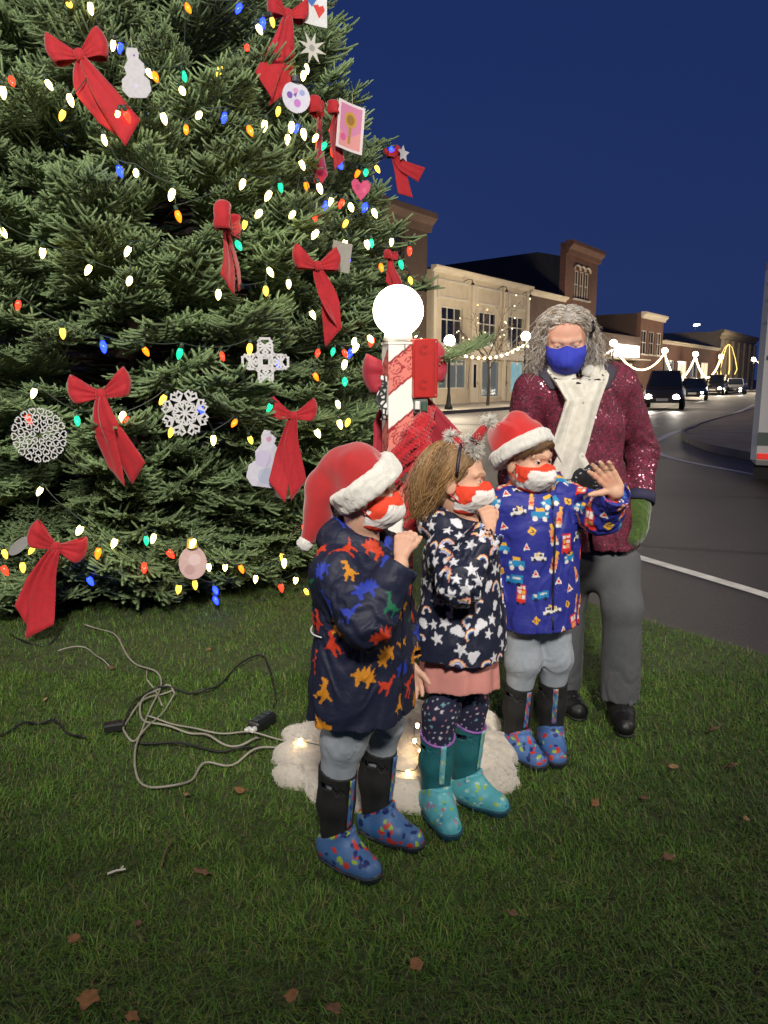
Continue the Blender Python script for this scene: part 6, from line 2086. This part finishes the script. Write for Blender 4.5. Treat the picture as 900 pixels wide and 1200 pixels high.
def girl():
    loc = np.array((.235, 2.26, 0)); rz = R(-18 - 90)
    root = empty('person', loc, rz)
    tag(root, 'child in navy rainbow and star coat, pink skirt and teal boots, fair hair', 'person', 'people by the tree')
    L, Dv = localizer(loc, rz)
    hc = L(at(534, 562, 2.235)); s = .93
    rows = frame(Dv(dirv(-12, -4)))
    shR, shL = np.array((.112, -.01, .855)), np.array((-.112, -.01, .855))
    elb = L(at(538, 683, 2.06)); wr = L(at(572, 622, 2.12))
    elb2 = np.array((-.170, -.03, .70)); wr2 = np.array((-.165, .0, .56))
    hand1 = hand_prims(L(at(574, 618, 2.125)), Dv((-.01, .03, .09)), Dv((-.2, .9, .2)), -1, .092, (.8, .9, 1.0, 1.0), .06, (.4, .5))
    ar1 = dict(pts=[shR, elb, wr], rad=[.013, .014, .020], hand=hand1)
    make_body(root, hc, rows, s, .55, [ar1, dict(pts=[shL, elb2, wr2], rad=[.013, .014, .020], hand=hand_prims(wr2, (0, .2, -1), (1, .2, 0), -1, .09, (.4, .4, .45, .5)))],
              [np.array((0, 0, .92)), np.array((0, 0, .80))], (.51, .29, .20), (.16, .09, .04), look=(.1, 1, -.25))
    face_mask(root, hc, rows, s, True, santa_mask_col, MASK_M, top=-.008, crease=.003)
    kid_coat(root, [.535, .63, .74, .82, .88, .90], [.172, .160, .145, .140, .128, .10], [.142, .132, .118, .112, .098, .08], [-.004, 0, .002, .002, 0, 0],
             (shR + A(-.02, 0, .0), shL + A(.02, 0, 0)), [dict(pts=[shR, elb, wr], rad=[.064, .062, .046]), dict(pts=[shL, elb2, wr2], rad=[.064, .056, .043])],
             (0, -.005, .922), P_RAIN, rgb(27, 32, 54), 8, spacing=.037, size=.0215, amp=.010, hood=1.35, rot=1.0)
    # skirt below the coat
    def fsk(P):
        z = np.array([.41, .50, .58], np.float32)
        an = np.arctan2(P[:, 1], P[:, 0])
        pl = .005 * np.sin(an * 9 + 2 * sn(P * 5))
        d = loft(P, z, [0, 0, 0], [0, 0, 0], [.147, .139, .125], [.122, .115, .10], 2.2) - pl
        d = np.maximum(d, .428 + .012 * np.sin(an * 2 + 1) - P[:, 2])
        inner = loft(P, np.array([.38, .50, .56], np.float32), [0, 0, 0], [0, 0, 0], [.135, .127, .113], [.110, .103, .088], 2.2) - pl
        return np.maximum(d, -inner)
    solid('skirt', fsk, (-.2, -.2, .38), (.2, .2, .62), .005, mat('pink_cotton', rgb(206, 138, 130), .9, var=.08, vscale=30, bump=.2, bscale=400), root)
    fR, fL = L((.165, 2.205, 0)), L((.272, 2.292, 0))
    def lc(V, N):
        fl = [[(disc(0, 0, .9, 7), c)] for c in (rgb(214, 206, 214), rgb(206, 140, 150), rgb(200, 204, 214), rgb(120, 170, 180))]
        return paint(V, N, np.array(rgb(28, 30, 62)), fl, .017, .0042, 5, var=.5)
    legs = [([np.array((.050, 0, .50)), fR * .95 + A(0, .005, .35), fR + A(0, 0, .285), fR + A(0, 0, .20)], [.062, .052, .042, .036]),
            ([np.array((-.050, 0, .50)), fL * .95 + A(0, .005, .35), fL + A(0, 0, .285), fL + A(0, 0, .20)], [.062, .052, .042, .036])]
    trousers(root, legs, lambda P: ell(P, (0, 0, .5), (.11, .09, .09)), mat('leggings', rough=.85, attr=True, bump=.2, bscale=500), fold=.002, color=lc)
    sp = [rgb(110, 190, 205), rgb(150, 205, 210), rgb(60, 150, 175), rgb(190, 215, 200), rgb(170, 120, 150), rgb(150, 190, 80)]
    for (fp, ph, sd) in ((fR, -74, 21), (fL, -40, 22)):
        make_boot(root, fp, R(ph - 90) - rz, rgb(20, 98, 106), rgb(92, 178, 190), rgb(30, 72, 92), sp, sd, size=1.02, top=.292, rim=rgb(140, 90, 170), r=.053, stripe=rgb(110, 180, 190), spot_r=.008)
    # hair: a cap with loose strands falling to the shoulders
    rs = np.random.RandomState(4)
    def fh(P):
        q = (P - hc.astype(np.float32)) @ rows.T.astype(np.float32) / s
        d = ell(q, (0, -.018, .034), (.084, .100, .092))
        d = smin(d, ell(q, (0, -.062, -.03), (.066, .046, .075)), .04)
        face = q[:, 1] - (.058 + .9 * np.clip(q[:, 2] - .055, -.02, 1) + np.where(q[:, 2] < .05, -.05 * np.clip((.05 - q[:, 2]) / .03, 0, 1), 0))
        d = smax(d, face, .015)
        return (d - .004 * sn(P * A(30, 30, 12)) - .003 * sn(P * 55)) * s
    hm = mat('hair_cap_fair', rgb(112, 84, 52), .6, var=.35, vscale=70, bump=.8, bscale=180)
    hair = solid('hair', fh, hc - .18, hc + .18, .004, hm, root)
    N, K = 2000, 10
    paths = np.empty((N, K, 3)); cols = np.empty((N, 3))
    for i in range(N):
        an = rs.uniform(-math.pi, math.pi)
        el = math.asin(rs.uniform(.0, 1))
        x, y, z = math.cos(an) * math.cos(el), math.sin(an) * math.cos(el), math.sin(el)
        sd = 1 if x >= 0 else -1
        if y > .62 and z < .75:
            y = -y
        p0 = np.array((.084 * x, -.018 + .100 * y, .034 + .092 * z))
        # ends: behind the ear and onto the shoulder and back
        endz = rs.uniform(-.135, -.045)
        e_an = math.atan2(-.045 - rs.uniform(0, .06), sd * (.075 + rs.uniform(-.03, .02)) * (abs(x) ** .4))
        rad_e = rs.uniform(.060, .100)
        p3 = np.array((rad_e * math.cos(e_an), -.03 + rad_e * math.sin(e_an) * 1.1, endz))
        p1 = p0 + np.array((sd * .018, -.020, .010)) * (z ** 1.0)
        p1 *= np.array((1.06, 1.06, 1.02))
        p2 = np.array((sd * max(abs(p1[0]), .078) * 1.03, min(p1[1], .022) - .018, -.02 + rs.uniform(-.02, .02)))
        t = np.linspace(0, 1, K)[:, None]
        b = (1 - t) ** 3 * p0 + 3 * t * (1 - t) ** 2 * p1 + 3 * t * t * (1 - t) * p2 + t ** 3 * p3
        ph = rs.uniform(0, 6.28); am = rs.uniform(.003, .016)
        b += am * np.sin(np.linspace(0, rs.uniform(5, 14), K) + ph)[:, None] * np.array((1, .6, 0.1)) * np.linspace(0, 1, K)[:, None]
        if rs.rand() < .12: b += np.linspace(0, 1, K)[:, None] ** 2 * rs.normal(size=3) * .025
        paths[i] = hc + (b * s) @ rows
        k = rs.rand()
        cols[i] = np.array(rgb(158, 122, 80)) * (.62 + .45 * k + .22 * math.sin(an * 7) + .12 * math.sin(an * 17 + el * 9))
    rad = np.tile(np.linspace(.0011, .0006, K), (N, 1))
    hair_strands('strands', paths, rad, cols, HAIR_M, hair)
    # headband with two small santa hats on springs
    hb = empty('headband', (0, 0, 0), 0, None)
    bpy.data.objects.remove(hb)
    mb = MB()
    pts = [hc + (A(.089 * math.cos(a), .012 - .0 * math.sin(a), .034 + .097 * math.sin(a)) * s) @ rows for a in np.linspace(-.1, math.pi + .1, 22)]
    band = mb.tube(pts, .0050, 8).build('headband', mat('headband_dark', rgb(40, 30, 44), .5, var=.5, vscale=160, metal=.3), root, True)
    wm = mat('marabou', rgb(226, 222, 214), .95)
    for (bx, by, tx, ty, D) in ((545, 524, 560, 506, 2.215), (556, 530, 575, 497, 2.16)):
        pass
    def fur(c, r, n, seed, ln, dark=.0):
        q = np.random.RandomState(seed)
        d = q.normal(size=(n, 3)); d /= np.linalg.norm(d, axis=1)[:, None]
        K2 = 4
        pth = np.empty((n, K2, 3))
        for k in range(K2):
            t = k / (K2 - 1)
            pth[:, k] = c + d * (r * .3 + (ln * q.uniform(.6, 1.0, size=(n, 1)) if False else ln) * t * (.5 + .5 * np.abs(np.sin(np.arange(n) * 12.9))[:, None]))
            pth[:, k] += q.normal(size=(n, 3)) * ln * .08 * t
        rd = np.tile(np.linspace(.0011, .0004, K2), (n, 1))
        return tubes_np(pth, rd, 3)
    for j, (pb, pt, pe, r0) in enumerate(((at(544, 524, 2.20), at(536, 517, 2.205), at(529, 512, 2.21), .020), (at(555, 519, 2.19), at(566, 503, 2.185), at(573, 494, 2.18), .019))):
        pb, pt, pe = L(pb), L(pt), L(pe)
        hat = MB().tube([pb, pt, pe], [r0, r0 * .72, r0 * .35], 12).build('bopper_hat', RED_HAT, band, True)
        V1, F1 = fur(pb, .02, 420, 40 + j, .030)
        V2, F2 = fur(pe, .01, 260, 50 + j, .026)
        mesh_np('fur_trim', np.concatenate([V1, V2]), np.concatenate([F1, F2 + len(V1)]), wm, band)
        if j == 1:
            ax = (pt - pb) / np.linalg.norm(pt - pb)
            MB().tube([pb + ax * .004, pb + ax * .012], [r0 * 1.06, r0 * 1.0], 12).build('belt', mat('black_satin', rgb(16, 16, 18), .4), band, True)
    V3, F3 = fur(L(at(556, 530, 2.19)), .02, 300, 60, .026)
    mesh_np('fur_puff', V3, F3, wm, band)

# ---------------- boy waving, right
def right_boy():
    loc = np.array((.535, 2.61, 0)); rz = R(-74 - 90)
    root = empty('person', loc, rz)
    tag(root, 'child in blue vehicle print coat and santa hat, waving one hand', 'person', 'people by the tree')
    L, Dv = localizer(loc, rz)
    hc = L(at(617, 540, 2.575)); s = .95
    rows = frame(Dv(dirv(-50, -3)))
    shR, shL = np.array((.122, -.005, .925)), np.array((-.122, -.005, .925))
    elb = L(at(705, 603, 2.50)); wr = L(at(722, 577, 2.39))
    elb2 = L(at(566, 668, 2.62)); wr2 = L(at(575, 706, 2.53))
    hand1 = hand_prims(L(at(724, 574, 2.39)), Dv((-.070, -.015, .078)), Dv((-.25, -.9, .1)), -1, .125, (.12, .10, .14, .2), .12, (.95, .15))
    hand2 = hand_prims(wr2, (.1, .3, -1), (-1, .2, 0), 1, .095, (.5, .5, .55, .6))
    make_body(root, hc, rows, s, True, [dict(pts=[shL, elb, wr], rad=[.013, .014, .023], hand=hand1), dict(pts=[shR, elb2, wr2], rad=[.013, .014, .021], hand=hand2)],
              [np.array((0, 0, .97)), np.array((0, 0, .85))], (.51, .30, .21), (.16, .09, .04), iris=(.07, .05, .04), look=(.35, 1, .02))
    face_mask(root, hc, rows, s, True, santa_mask_col, MASK_M, top=-.010, crease=.003)
    kid_coat(root, [.505, .60, .72, .86, .94, .965], [.150, .148, .142, .145, .135, .10], [.128, .124, .116, .112, .10, .08], [.0, 0, .004, .004, 0, 0],
             (shR + A(-.02, 0, .0), shL + A(.02, 0, 0)), [dict(pts=[shL, elb, wr], rad=[.066, .064, .049]), dict(pts=[shR, elb2, wr2], rad=[.066, .058, .045])],
             (0, 0, .985), P_CARS, rgb(42, 48, 138), 21, spacing=.053, size=.032, amp=.007, hood=1.15, rot=.35)
    fR, fL = L((.487, 2.60, 0)), L((.613, 2.635, 0))
    legs = [([np.array((.060, 0, .57)), fR * .95 + A(0, .012, .37), fR + A(0, 0, .290), fR + A(0, 0, .235)], [.072, .059, .043, .036]),
            ([np.array((-.060, 0, .57)), fL * .95 + A(0, .012, .37), fL + A(0, 0, .290), fL + A(0, 0, .235)], [.072, .059, .043, .036])]
    trousers(root, legs, lambda P: ell(P, (0, 0, .56), (.12, .10, .10)), GREY_JOG, fold=.0050, ff=120.)
    for (fp, ph, sd) in ((fR, -62, 31), (fL, -92, 32)):
        make_boot(root, fp, R(ph - 90) - rz, rgb(20, 20, 22), rgb(74, 110, 170), rgb(34, 40, 52), BOOT_SPOTS, sd, size=1.0, top=.300, r=.054, stripe=rgb(80, 120, 170), spot_r=.011)
    # fringe of hair under the hat
    rs = np.random.RandomState(9)
    N, K = 420, 7
    paths = np.empty((N, K, 3)); cols = np.empty((N, 3))
    for i in range(N):
        x = rs.uniform(-1, 1)
        a = x * 1.25
        top = np.array((.076 * math.sin(a), -.012 + .096 * math.cos(a), .078))
        sidew = abs(x)
        drop = .012 + .035 * sidew ** 2 + rs.uniform(0, .014)
        if x < .1: drop *= .5
        e = top + np.array((.008 * math.sin(a) + rs.normal() * .006 + .012 * (x > 0), .004 * math.cos(a), -drop - .012))
        t = np.linspace(0, 1, K)[:, None]
        b = top * (1 - t) + e * t + np.array((math.sin(a), math.cos(a), 0)) * .006 * np.sin(t * 3.1)
        paths[i] = hc + (b * s) @ rows
        cols[i] = np.array(rgb(110, 78, 48)) * rs.uniform(.5, 1.3)
    hair_strands('hair', paths, np.tile(np.linspace(.0014, .0007, K), (N, 1)), cols, HAIR_M, root)
    n = Dv(dirv(-50, 0)) * -.42 + A(0, 0, .86) + Dv((-1, 0, 0)) * .16
    hb = L(at(611, 526, 2.58))
    tail = [hb + n * .05, L(at(606, 505, 2.60)), L(at(590, 509, 2.64)), L(at(584, 525, 2.68))]
    santa_hat(root, hb, n, .093, .026, tail, [.080, .055, .040, .03], None, 0, RED_HAT2, dome=(.093, .085))

# ---------------- woman behind
def woman():
    loc = np.array((.82, 2.95, 0)); rz = R(-91 - 90)
    root = empty('person', loc, rz)
    tag(root, 'grey haired adult in sparkly burgundy jacket, white scarf and blue mask', 'person', 'people by the tree')
    L, Dv = localizer(loc, rz)
    hc = L(at(663, 402, 2.87)); s = 1.02
    rows = frame(Dv(dirv(-100, -16)), (0.03, 0, 1))
    xs = lambda px, py, D=2.93: L(at(px, py, D))
    shL, shR = xs(727, 450), xs(622, 456)
    elL, wrL = xs(752, 530, 2.99), xs(748, 588, 2.90)
    elR, wrR = xs(604, 560, 2.93), xs(668, 560, 2.76)
    glove_dirs = Dv((-.02, -.03, -.1))
    make_body(root, hc, rows, s, False, [dict(pts=[shL, elL, wrL], rad=[.016, .016, .020], hand=[]), dict(pts=[shR, elR, wrR], rad=[.016, .016, .020], hand=[])],
              [hc + A(0, -.05, -.16), xs(680, 500)], (.49, .26, .19), (.26, .27, .24), iris=(.08, .09, .10), look=(.05, 1, -.35), h=.0033)
    bl = rgb(36, 50, 176)
    def mc(q):
        c = np.tile(np.array(bl), (len(q), 1))
        c[np.abs(q[:, 0]) < .0016] = np.array(bl) * .7
        return c
    face_mask(root, hc, rows, s, False, mc, mat('mask_blue', rough=.8, attr=True, bump=.2, bscale=700), top=.000)
    # jacket
    JM = jacket_material()
    hip, ch, nk = xs(693, 640), xs(682, 520), xs(672, 440)
    z = np.array([hip[2] + .0, hip[2] + .12, ch[2] - .05, ch[2] + .08, shL[2] - .02, shL[2] + .045], np.float32)
    cx = [hip[0], hip[0] * .8 + ch[0] * .2, ch[0], ch[0], nk[0], nk[0]]
    a = [.182, .170, .160, .160, .155, .12]
    b = [.145, .140, .138, .140, .12, .09]
    def fj(P):
        d = loft(P, z, cx, [.0] * 6, a, b, 2.3)
        d = smin(d, cone(P, shL + A(.03, 0, 0), shR + A(-.03, 0, 0), .078, .078), .07)
        d = smin(d, cone(P, nk + A(0, -.02, -.08), nk + A(0, -.015, .02), .10, .075), .04)
        d = d - wrink(P, .009, 6., 1.)
        for p, r in (([shL, elL, wrL], [.068, .060, .054]), ([shR, elR, wrR], [.068, .060, .053])):
            d = smin(d, sleeve(P, p, r) - wrink(P, .006, 8., 4.), .016)
        d = np.maximum(d, z[0] - P[:, 2] + .008 * sn(P * 6))
        inner = np.maximum(loft(P, z - .001, cx, [.0] * 6, np.array(a) - .012, np.array(b) - .012, 2.3), P[:, 2] - z[0] - .08)
        d = np.maximum(d, -inner)
        d = smax(d, -cone(P, nk + A(0, .02, -.04), nk + A(0, .05, .12), .052, .07), .01)
        # front opening
        front = np.exp(-((P[:, 0] - np.interp(P[:, 2], z, cx) - .03) / .008) ** 2) * (P[:, 1] > 0)
        return d + .006 * front
    jk = solid('jacket', fj, (-.42, -.28, .60), (.46, .36, 1.55), .0053, JM, root)
    # dark collar: two pointed flaps lying on the shoulders
    cm = mat('collar_dark', rgb(52, 46, 62), .8, var=.15, vscale=60, bump=.3, bscale=400)
    def fcol(P):
        d = None
        for sd in (-1, 1):
            pts = [nk + A(sd * .052, -.07, .055), nk + A(sd * .085, -.01, .045), nk + A(sd * .105, .055, .005), nk + A(sd * .095, .100, -.035)]
            e = chain(P, pts, [.030, .036, .036, .018], .02)
            d = e if d is None else smin(d, e, .02)
        d = smin(d, cone(P, nk + A(-.052, -.07, .055), nk + A(.052, -.07, .055), .03, .03), .03)
        shell = np.abs(fj(P) - .004) - .005
        return smax(d, shell, .004)
    solid('collar', fcol, nk - .22, nk + .22, .004, cm, jk)
    # cuff
    ax = (wrL - elL) / np.linalg.norm(wrL - elL)
    MB().lathe([(.056, -.035), (.062, -.034), (.061, .004), (.055, .005)], 24, Matrix.Translation(Vector(wrL)) @ Vector((0, 0, 1)).rotation_difference(Vector(ax)).to_matrix().to_4x4()).build('cuff', mat('cuff_navy', rgb(36, 36, 66), .8, var=.1, bump=.2, bscale=300), jk, True)
    # fuzzy green mitten on the hanging hand, patterned knit glove on the other
    gl = hand_prims(wrL + ax * .01, Dv((-.03, -.10, -.9)), Dv((-1, -.1, 0)), 1, .175, (.25, .3, .3, .35), .05, (.5, .3))
    def fg(P):
        d = prims(P, gl, .022) - .010
        d = smin(d, cone(P, wrL + ax * -.02, wrL + ax * .05, .046, .044), .02)
        return d - .004 * sn(P * 50) - .002 * sn(P * 120)
    gm = mat('green_fleece', rgb(62, 86, 26), .95, var=.3, vscale=110, bump=1.0, bscale=220, sheen=.4)
    gv = solid('glove', fg, wrL - .22, wrL + .16, .0036, gm, root)
    g2 = hand_prims(wrR + A(0, .0, 0), Dv((.10, -.02, -.03)), Dv((0, .8, .4)), 1, .16, (.6, .7, .7, .7), .05, (.5, .3))
    def fg2(P):
        d = prims(P, g2, .012) - .005
        return d - .003 * sn(P * 60)
    def g2c(V):
        n = np.sin(V[:, 2] * 420 + 3 * sn(V * 40)) + .8 * sn(V * 90)
        c = np.tile(np.array(rgb(22, 22, 26)), (len(V), 1)); c[(n > .75) & (sn(V * 40) > .05)] = rgb(170, 170, 174)
        return c
    solid('glove', fg2, wrR - .22, wrR + .22, .0036, mat('knit_glove', rough=.95, attr=True, bump=.6, bscale=260), root, g2c)
    # trousers and shoes
    fL_, fR_ = L((.945, 2.90, 0)), L((.742, 3.04, 0))
    legs = [([xs(722, 660, 2.95), fL_ * .9 + A(.005, .02, .48), fL_ + A(0, -.005, .095)], [.090, .076, .074]),
            ([xs(672, 660, 2.97), fR_ * .9 + A(0, .01, .48), fR_ + A(0, -.005, .085)], [.090, .076, .074])]
    hipc = (legs[0][0][0] + legs[1][0][0]) / 2
    trousers(root, legs, lambda P: ell(P, hipc + A(0, 0, .02), (.155, .12, .13)), mat('grey_wool', rgb(84, 86, 90), .9, var=.10, vscale=120, bump=.4, bscale=600), h=.0065, fold=.006, ff=34.)
    shm = mat('shoe_black', rgb(18, 18, 20), .5, var=.4, vscale=60, bump=.4, bscale=120)
    slm = mat('shoe_sole', rgb(26, 26, 28), .7)
    lcm = mat('shoe_lace', rgb(70, 70, 74), .7)
    for fp, ph in ((fL_, -99), (fR_, -75)):
        def fsx(P):
            d = chain(P, [A(0, -.045, .055), A(0, .06, .050), A(0, .145, .040)], [.042, .046, .038], .02)
            d = smin(d, cone(P, (0, -.03, .07), (0, -.02, .12), .044, .048), .03)
            return np.maximum(d, .014 - P[:, 2]) - .002 * sn(P * 45)
        V, Q = surf(fsx, (-.1, -.13, -.02), (.1, .22, .2), .0045)
        so = mesh_np('shoe', V, Q, shm, root); so.location = [float(v) for v in fp]; so.rotation_euler = (0, 0, R(ph - 90) - rz)
        def fso(P):
            d = chain(P, [A(0, -.045, .05), A(0, .06, .045), A(0, .145, .035)], [.046, .050, .042], .02)
            return np.maximum(np.maximum(d, -P[:, 2]), P[:, 2] - .02)
        V, Q = surf(fso, (-.1, -.13, -.02), (.1, .22, .1), .005)
        mesh_np('sole', V, Q, slm, so)
        mb = MB()
        for k in range(5):
            y = .035 + k * .02
            zz = .104 - k * .006
            mb.tube([(-.026, y, zz - .012), (0, y + .006, zz), (.026, y, zz - .012)], .0028, 5)
            mb.tube([(.026, y, zz - .012), (0, y + .012, zz + .001), (-.026, y + .02, zz - .016)], .0028, 5)
        mb.build('lace', lcm, so, True)
    # scarf
    scarf(root, xs, nk, fj)
    # hair
    rs = np.random.RandomState(12)
    hm = mat('hair_cap_grey', rgb(150, 144, 138), .6, var=.4, vscale=60, bump=.8, bscale=160)
    def fh(P):
        q = (P - hc.astype(np.float32)) @ rows.T.astype(np.float32) / s
        d = ell(q, (0, -.016, .034), (.083, .101, .092))
        d = smin(d, ell(q, (-.070, -.03, -.05), (.036, .050, .075)), .04)
        d = smin(d, ell(q, (.070, -.03, -.05), (.036, .050, .075)), .04)
        d = smin(d, ell(q, (0, -.08, -.05), (.09, .045, .10)), .04)
        face = np.maximum(q[:, 1] - .03 - 1.05 * np.clip(q[:, 2] - .052, -.004, 1), np.abs(q[:, 0]) - .30)
        face = np.where(q[:, 2] < .050, q[:, 1] - .028 - .35 * np.clip(np.abs(q[:, 0]) - .06, 0, .04), face)
        d = smax(d, face, .012)
        return (d - .006 * sn(P * A(24, 24, 14)) - .004 * sn(P * 60)) * s
    hair = solid('hair', fh, hc - .24, hc + .24, .0045, hm, root)
    N, K = 2500, 16
    paths = np.empty((N, K, 3)); cols = np.empty((N, 3))
    t = np.linspace(0, 1, K)[:, None]
    for i in range(N):
        an = rs.uniform(-math.pi, math.pi); el = math.asin(rs.uniform(.0, 1))
        x, y, zz = math.cos(an) * math.cos(el), math.sin(an) * math.cos(el), math.sin(el)
        if y > .45 and zz < .52: y = -y
        sd = 1 if x >= 0 else -1
        p0 = np.array((.083 * x, -.016 + .101 * y, .034 + .092 * zz))
        p1 = p0 * 1.10 + np.array((sd * .03, -.02, .012)) * zz
        out = rs.uniform(.072, .132)
        yy = rs.uniform(-.10, .050) if abs(x) > .2 else rs.uniform(-.12, -.06)
        p2 = np.array((sd * rs.uniform(.088, .138), yy * .8 - .005, rs.uniform(-.04, .05)))
        p3 = np.array((sd * out * (1 if yy > -.07 else rs.uniform(.2, 1)), yy, rs.uniform(-.15, -.06)))
        b = (1 - t) ** 3 * p0 + 3 * t * (1 - t) ** 2 * p1 + 3 * t * t * (1 - t) * p2 + t ** 3 * p3
        w = np.linspace(0, 1, K)[:, None] ** .7
        ph = rs.uniform(0, 6.28, 3); fq = rs.uniform(14, 34)
        am = rs.uniform(.006, .024)
        b = b + am * w * np.stack([np.sin(fq * t[:, 0] + ph[k]) for k in range(3)], -1) * np.array((1, 1, .5))
        paths[i] = hc + (b * s) @ rows
        if rs.rand() < .10: paths[i] += ((np.linspace(0, 1, K)[:, None] ** 2) * rs.normal(size=3) * .035)
        g = rs.uniform(.70, 1.08) + .14 * math.sin(an * 9 + el * 4)
        cols[i] = (np.array(rgb(216, 210, 204)) if rs.rand() < .68 else np.array(rgb(160, 138, 114))) * g
    hair_strands('strands', paths, np.tile(np.linspace(.0011, .0005, K), (N, 1)), cols, HAIR_M, hair)
    c0 = hc + (A(-.085, .030, .062) * s) @ rows
    MB().tube([c0 + A(0, .012, .018), c0 + A(-.006, .016, .004), c0 + A(-.004, .014, -.014), c0 + A(.004, .012, -.026)], [.004, .006, .006, .004], 8).build('hair_clip', mat('clip_black', rgb(12, 12, 14), .3), hair, True)

def jacket_material():
    m = bpy.data.materials.new('sequin_tweed'); m.use_nodes = True
    t = m.node_tree; b = t.nodes['Principled BSDF']
    co = t.nodes.new('ShaderNodeTexCoord')
    v = t.nodes.new('ShaderNodeTexVoronoi'); v.inputs['Scale'].default_value = 190
    n = t.nodes.new('ShaderNodeTexNoise'); n.inputs['Scale'].default_value = 130; n.inputs['Detail'].default_value = 3
    t.links.new(co.outputs['Object'], v.inputs['Vector']); t.links.new(co.outputs['Object'], n.inputs['Vector'])
    r = t.nodes.new('ShaderNodeValToRGB')
    e = r.color_ramp.elements
    e[0].position = .25; e[0].color = (*rgb(50, 8, 26), 1)
    e[1].position = .75; e[1].color = (*rgb(126, 24, 60), 1)
    sp = t.nodes.new('ShaderNodeSeparateColor'); t.links.new(v.outputs['Color'], sp.inputs[0])
    ad = t.nodes.new('ShaderNodeMath'); ad.operation = 'MULTIPLY_ADD'; ad.inputs[1].default_value = .5
    t.links.new(sp.outputs[0], ad.inputs[0])
    mm = t.nodes.new('ShaderNodeMath'); mm.operation = 'MULTIPLY'; mm.inputs[1].default_value = .5
    t.links.new(n.outputs['Fac'], mm.inputs[0]); t.links.new(mm.outputs[0], ad.inputs[2])
    t.links.new(ad.outputs[0], r.inputs[0])
    # a few threads are silvery
    gt = t.nodes.new('ShaderNodeMath'); gt.operation = 'GREATER_THAN'; gt.inputs[1].default_value = .93
    t.links.new(sp.outputs[1], gt.inputs[0])
    mx = t.nodes.new('ShaderNodeMix'); mx.data_type = 'RGBA'; mx.inputs[7].default_value = (*rgb(214, 150, 170), 1)
    t.links.new(gt.outputs[0], mx.inputs[0]); t.links.new(r.outputs[0], mx.inputs[6])
    t.links.new(mx.outputs[2], b.inputs['Base Color'])
    mr = t.nodes.new('ShaderNodeMapRange'); mr.inputs['To Min'].default_value = .8; mr.inputs['To Max'].default_value = .38
    t.links.new(gt.outputs[0], mr.inputs['Value']); t.links.new(mr.outputs[0], b.inputs['Roughness'])
    t.links.new(gt.outputs[0], b.inputs['Metallic'])
    bp = t.nodes.new('ShaderNodeBump'); bp.inputs['Strength'].default_value = .7; bp.inputs['Distance'].default_value = .003
    t.links.new(v.outputs['Color'], bp.inputs['Height']); t.links.new(bp.outputs[0], b.inputs['Normal'])
    return m

def scarf(root, xs, nk, fj):
    sm = mat('scarf_wool', rgb(206, 203, 192), .95, var=.14, vscale=45, bump=.8, bscale=240, sheen=.3)
    def fr(P):
        ring = []
        rr = []
        for k in range(11):
            an = R(-35 + 25 * k) + math.pi
            an = R(-145 - 28 * (k - 5) + 55)
            ring.append(nk + A(.080 * math.cos(an), .018 + .088 * math.sin(an), .030 - .035 * math.sin(an)))
            rr.append(.034 + .004 * math.sin(an))
        return chain(P, ring, rr, .02) - wrink(P, .009, 11., 6.)
    o = solid('scarf', fr, nk - .2, nk + .2, .004, sm, root)
    end = xs(671, 560, 2.755)
    bands = []
    for sd, back, ex in ((1, 0.0, -.040), (-1, .012, .034)):
        bands.append((sd, back, [nk + A(sd * .074, .056, .016), nk + A(sd * .046, .118, -.022), nk + A(sd * .014 - .004, .156, -.09) , xs(668, 520, 2.755) + A(sd * .018, 0, 0), end + A(ex, .005, -.012 * (sd > 0))]))
    for sd, back, pts in bands:
        zs = [-p[2] for p in pts]
        def f2(P, pts=pts, zs=zs, sd=sd, back=back):
            yy = np.interp(-P[:, 2], zs, [p[1] for p in pts]) + back
            xx = np.interp(-P[:, 2], zs, [p[0] for p in pts])
            hw = np.interp(-P[:, 2], zs, [.038, .046, .045, .044, .050])
            u = P[:, 0] - xx
            ripple = .013 * np.cos(u * 75 + 1.2 + sd) + .005 * sn(P * A(9, 9, 4)) - 2.2 * u * u
            sl = np.abs(P[:, 1] - yy - ripple) - np.interp(-P[:, 2], zs, [.018, .016, .011, .009, .009])
            sl = smax(sl, np.abs(u) - hw + .004 * sn(P * 9), .004)
            return np.maximum(sl, np.maximum(pts[-1][2] - P[:, 2], P[:, 2] - pts[0][2])) - .003
        lo = np.min(pts, 0) - .10; hi = np.max(pts, 0) + .10
        solid('scarf_tail', f2, lo, hi, .004, sm, o)
    rs = np.random.RandomState(3)
    N, K = 110, 5
    pth = np.empty((N, K, 3))
    for i in range(N):
        sd, back, pts = bands[i % 2]
        u = rs.uniform(-.047, .047)
        base = pts[-1] + A(u, back + .008 * math.cos(u * 75 + 1.2 + sd) - 2.2 * u * u + rs.uniform(-.004, .004), .004)
        ln = rs.uniform(.05, .068)
        for k in range(K):
            pth[i, k] = base + A(rs.normal() * .003 * k / 4, rs.normal() * .003 * k / 4 + .004 * k / 4, -ln * k / 4)
    V, F = tubes_np(pth, np.tile(np.linspace(.0022, .0016, K), (N, 1)), 4)
    mesh_np('fringe', V, F, sm, o)
left_boy()
girl()
right_boy()
woman()
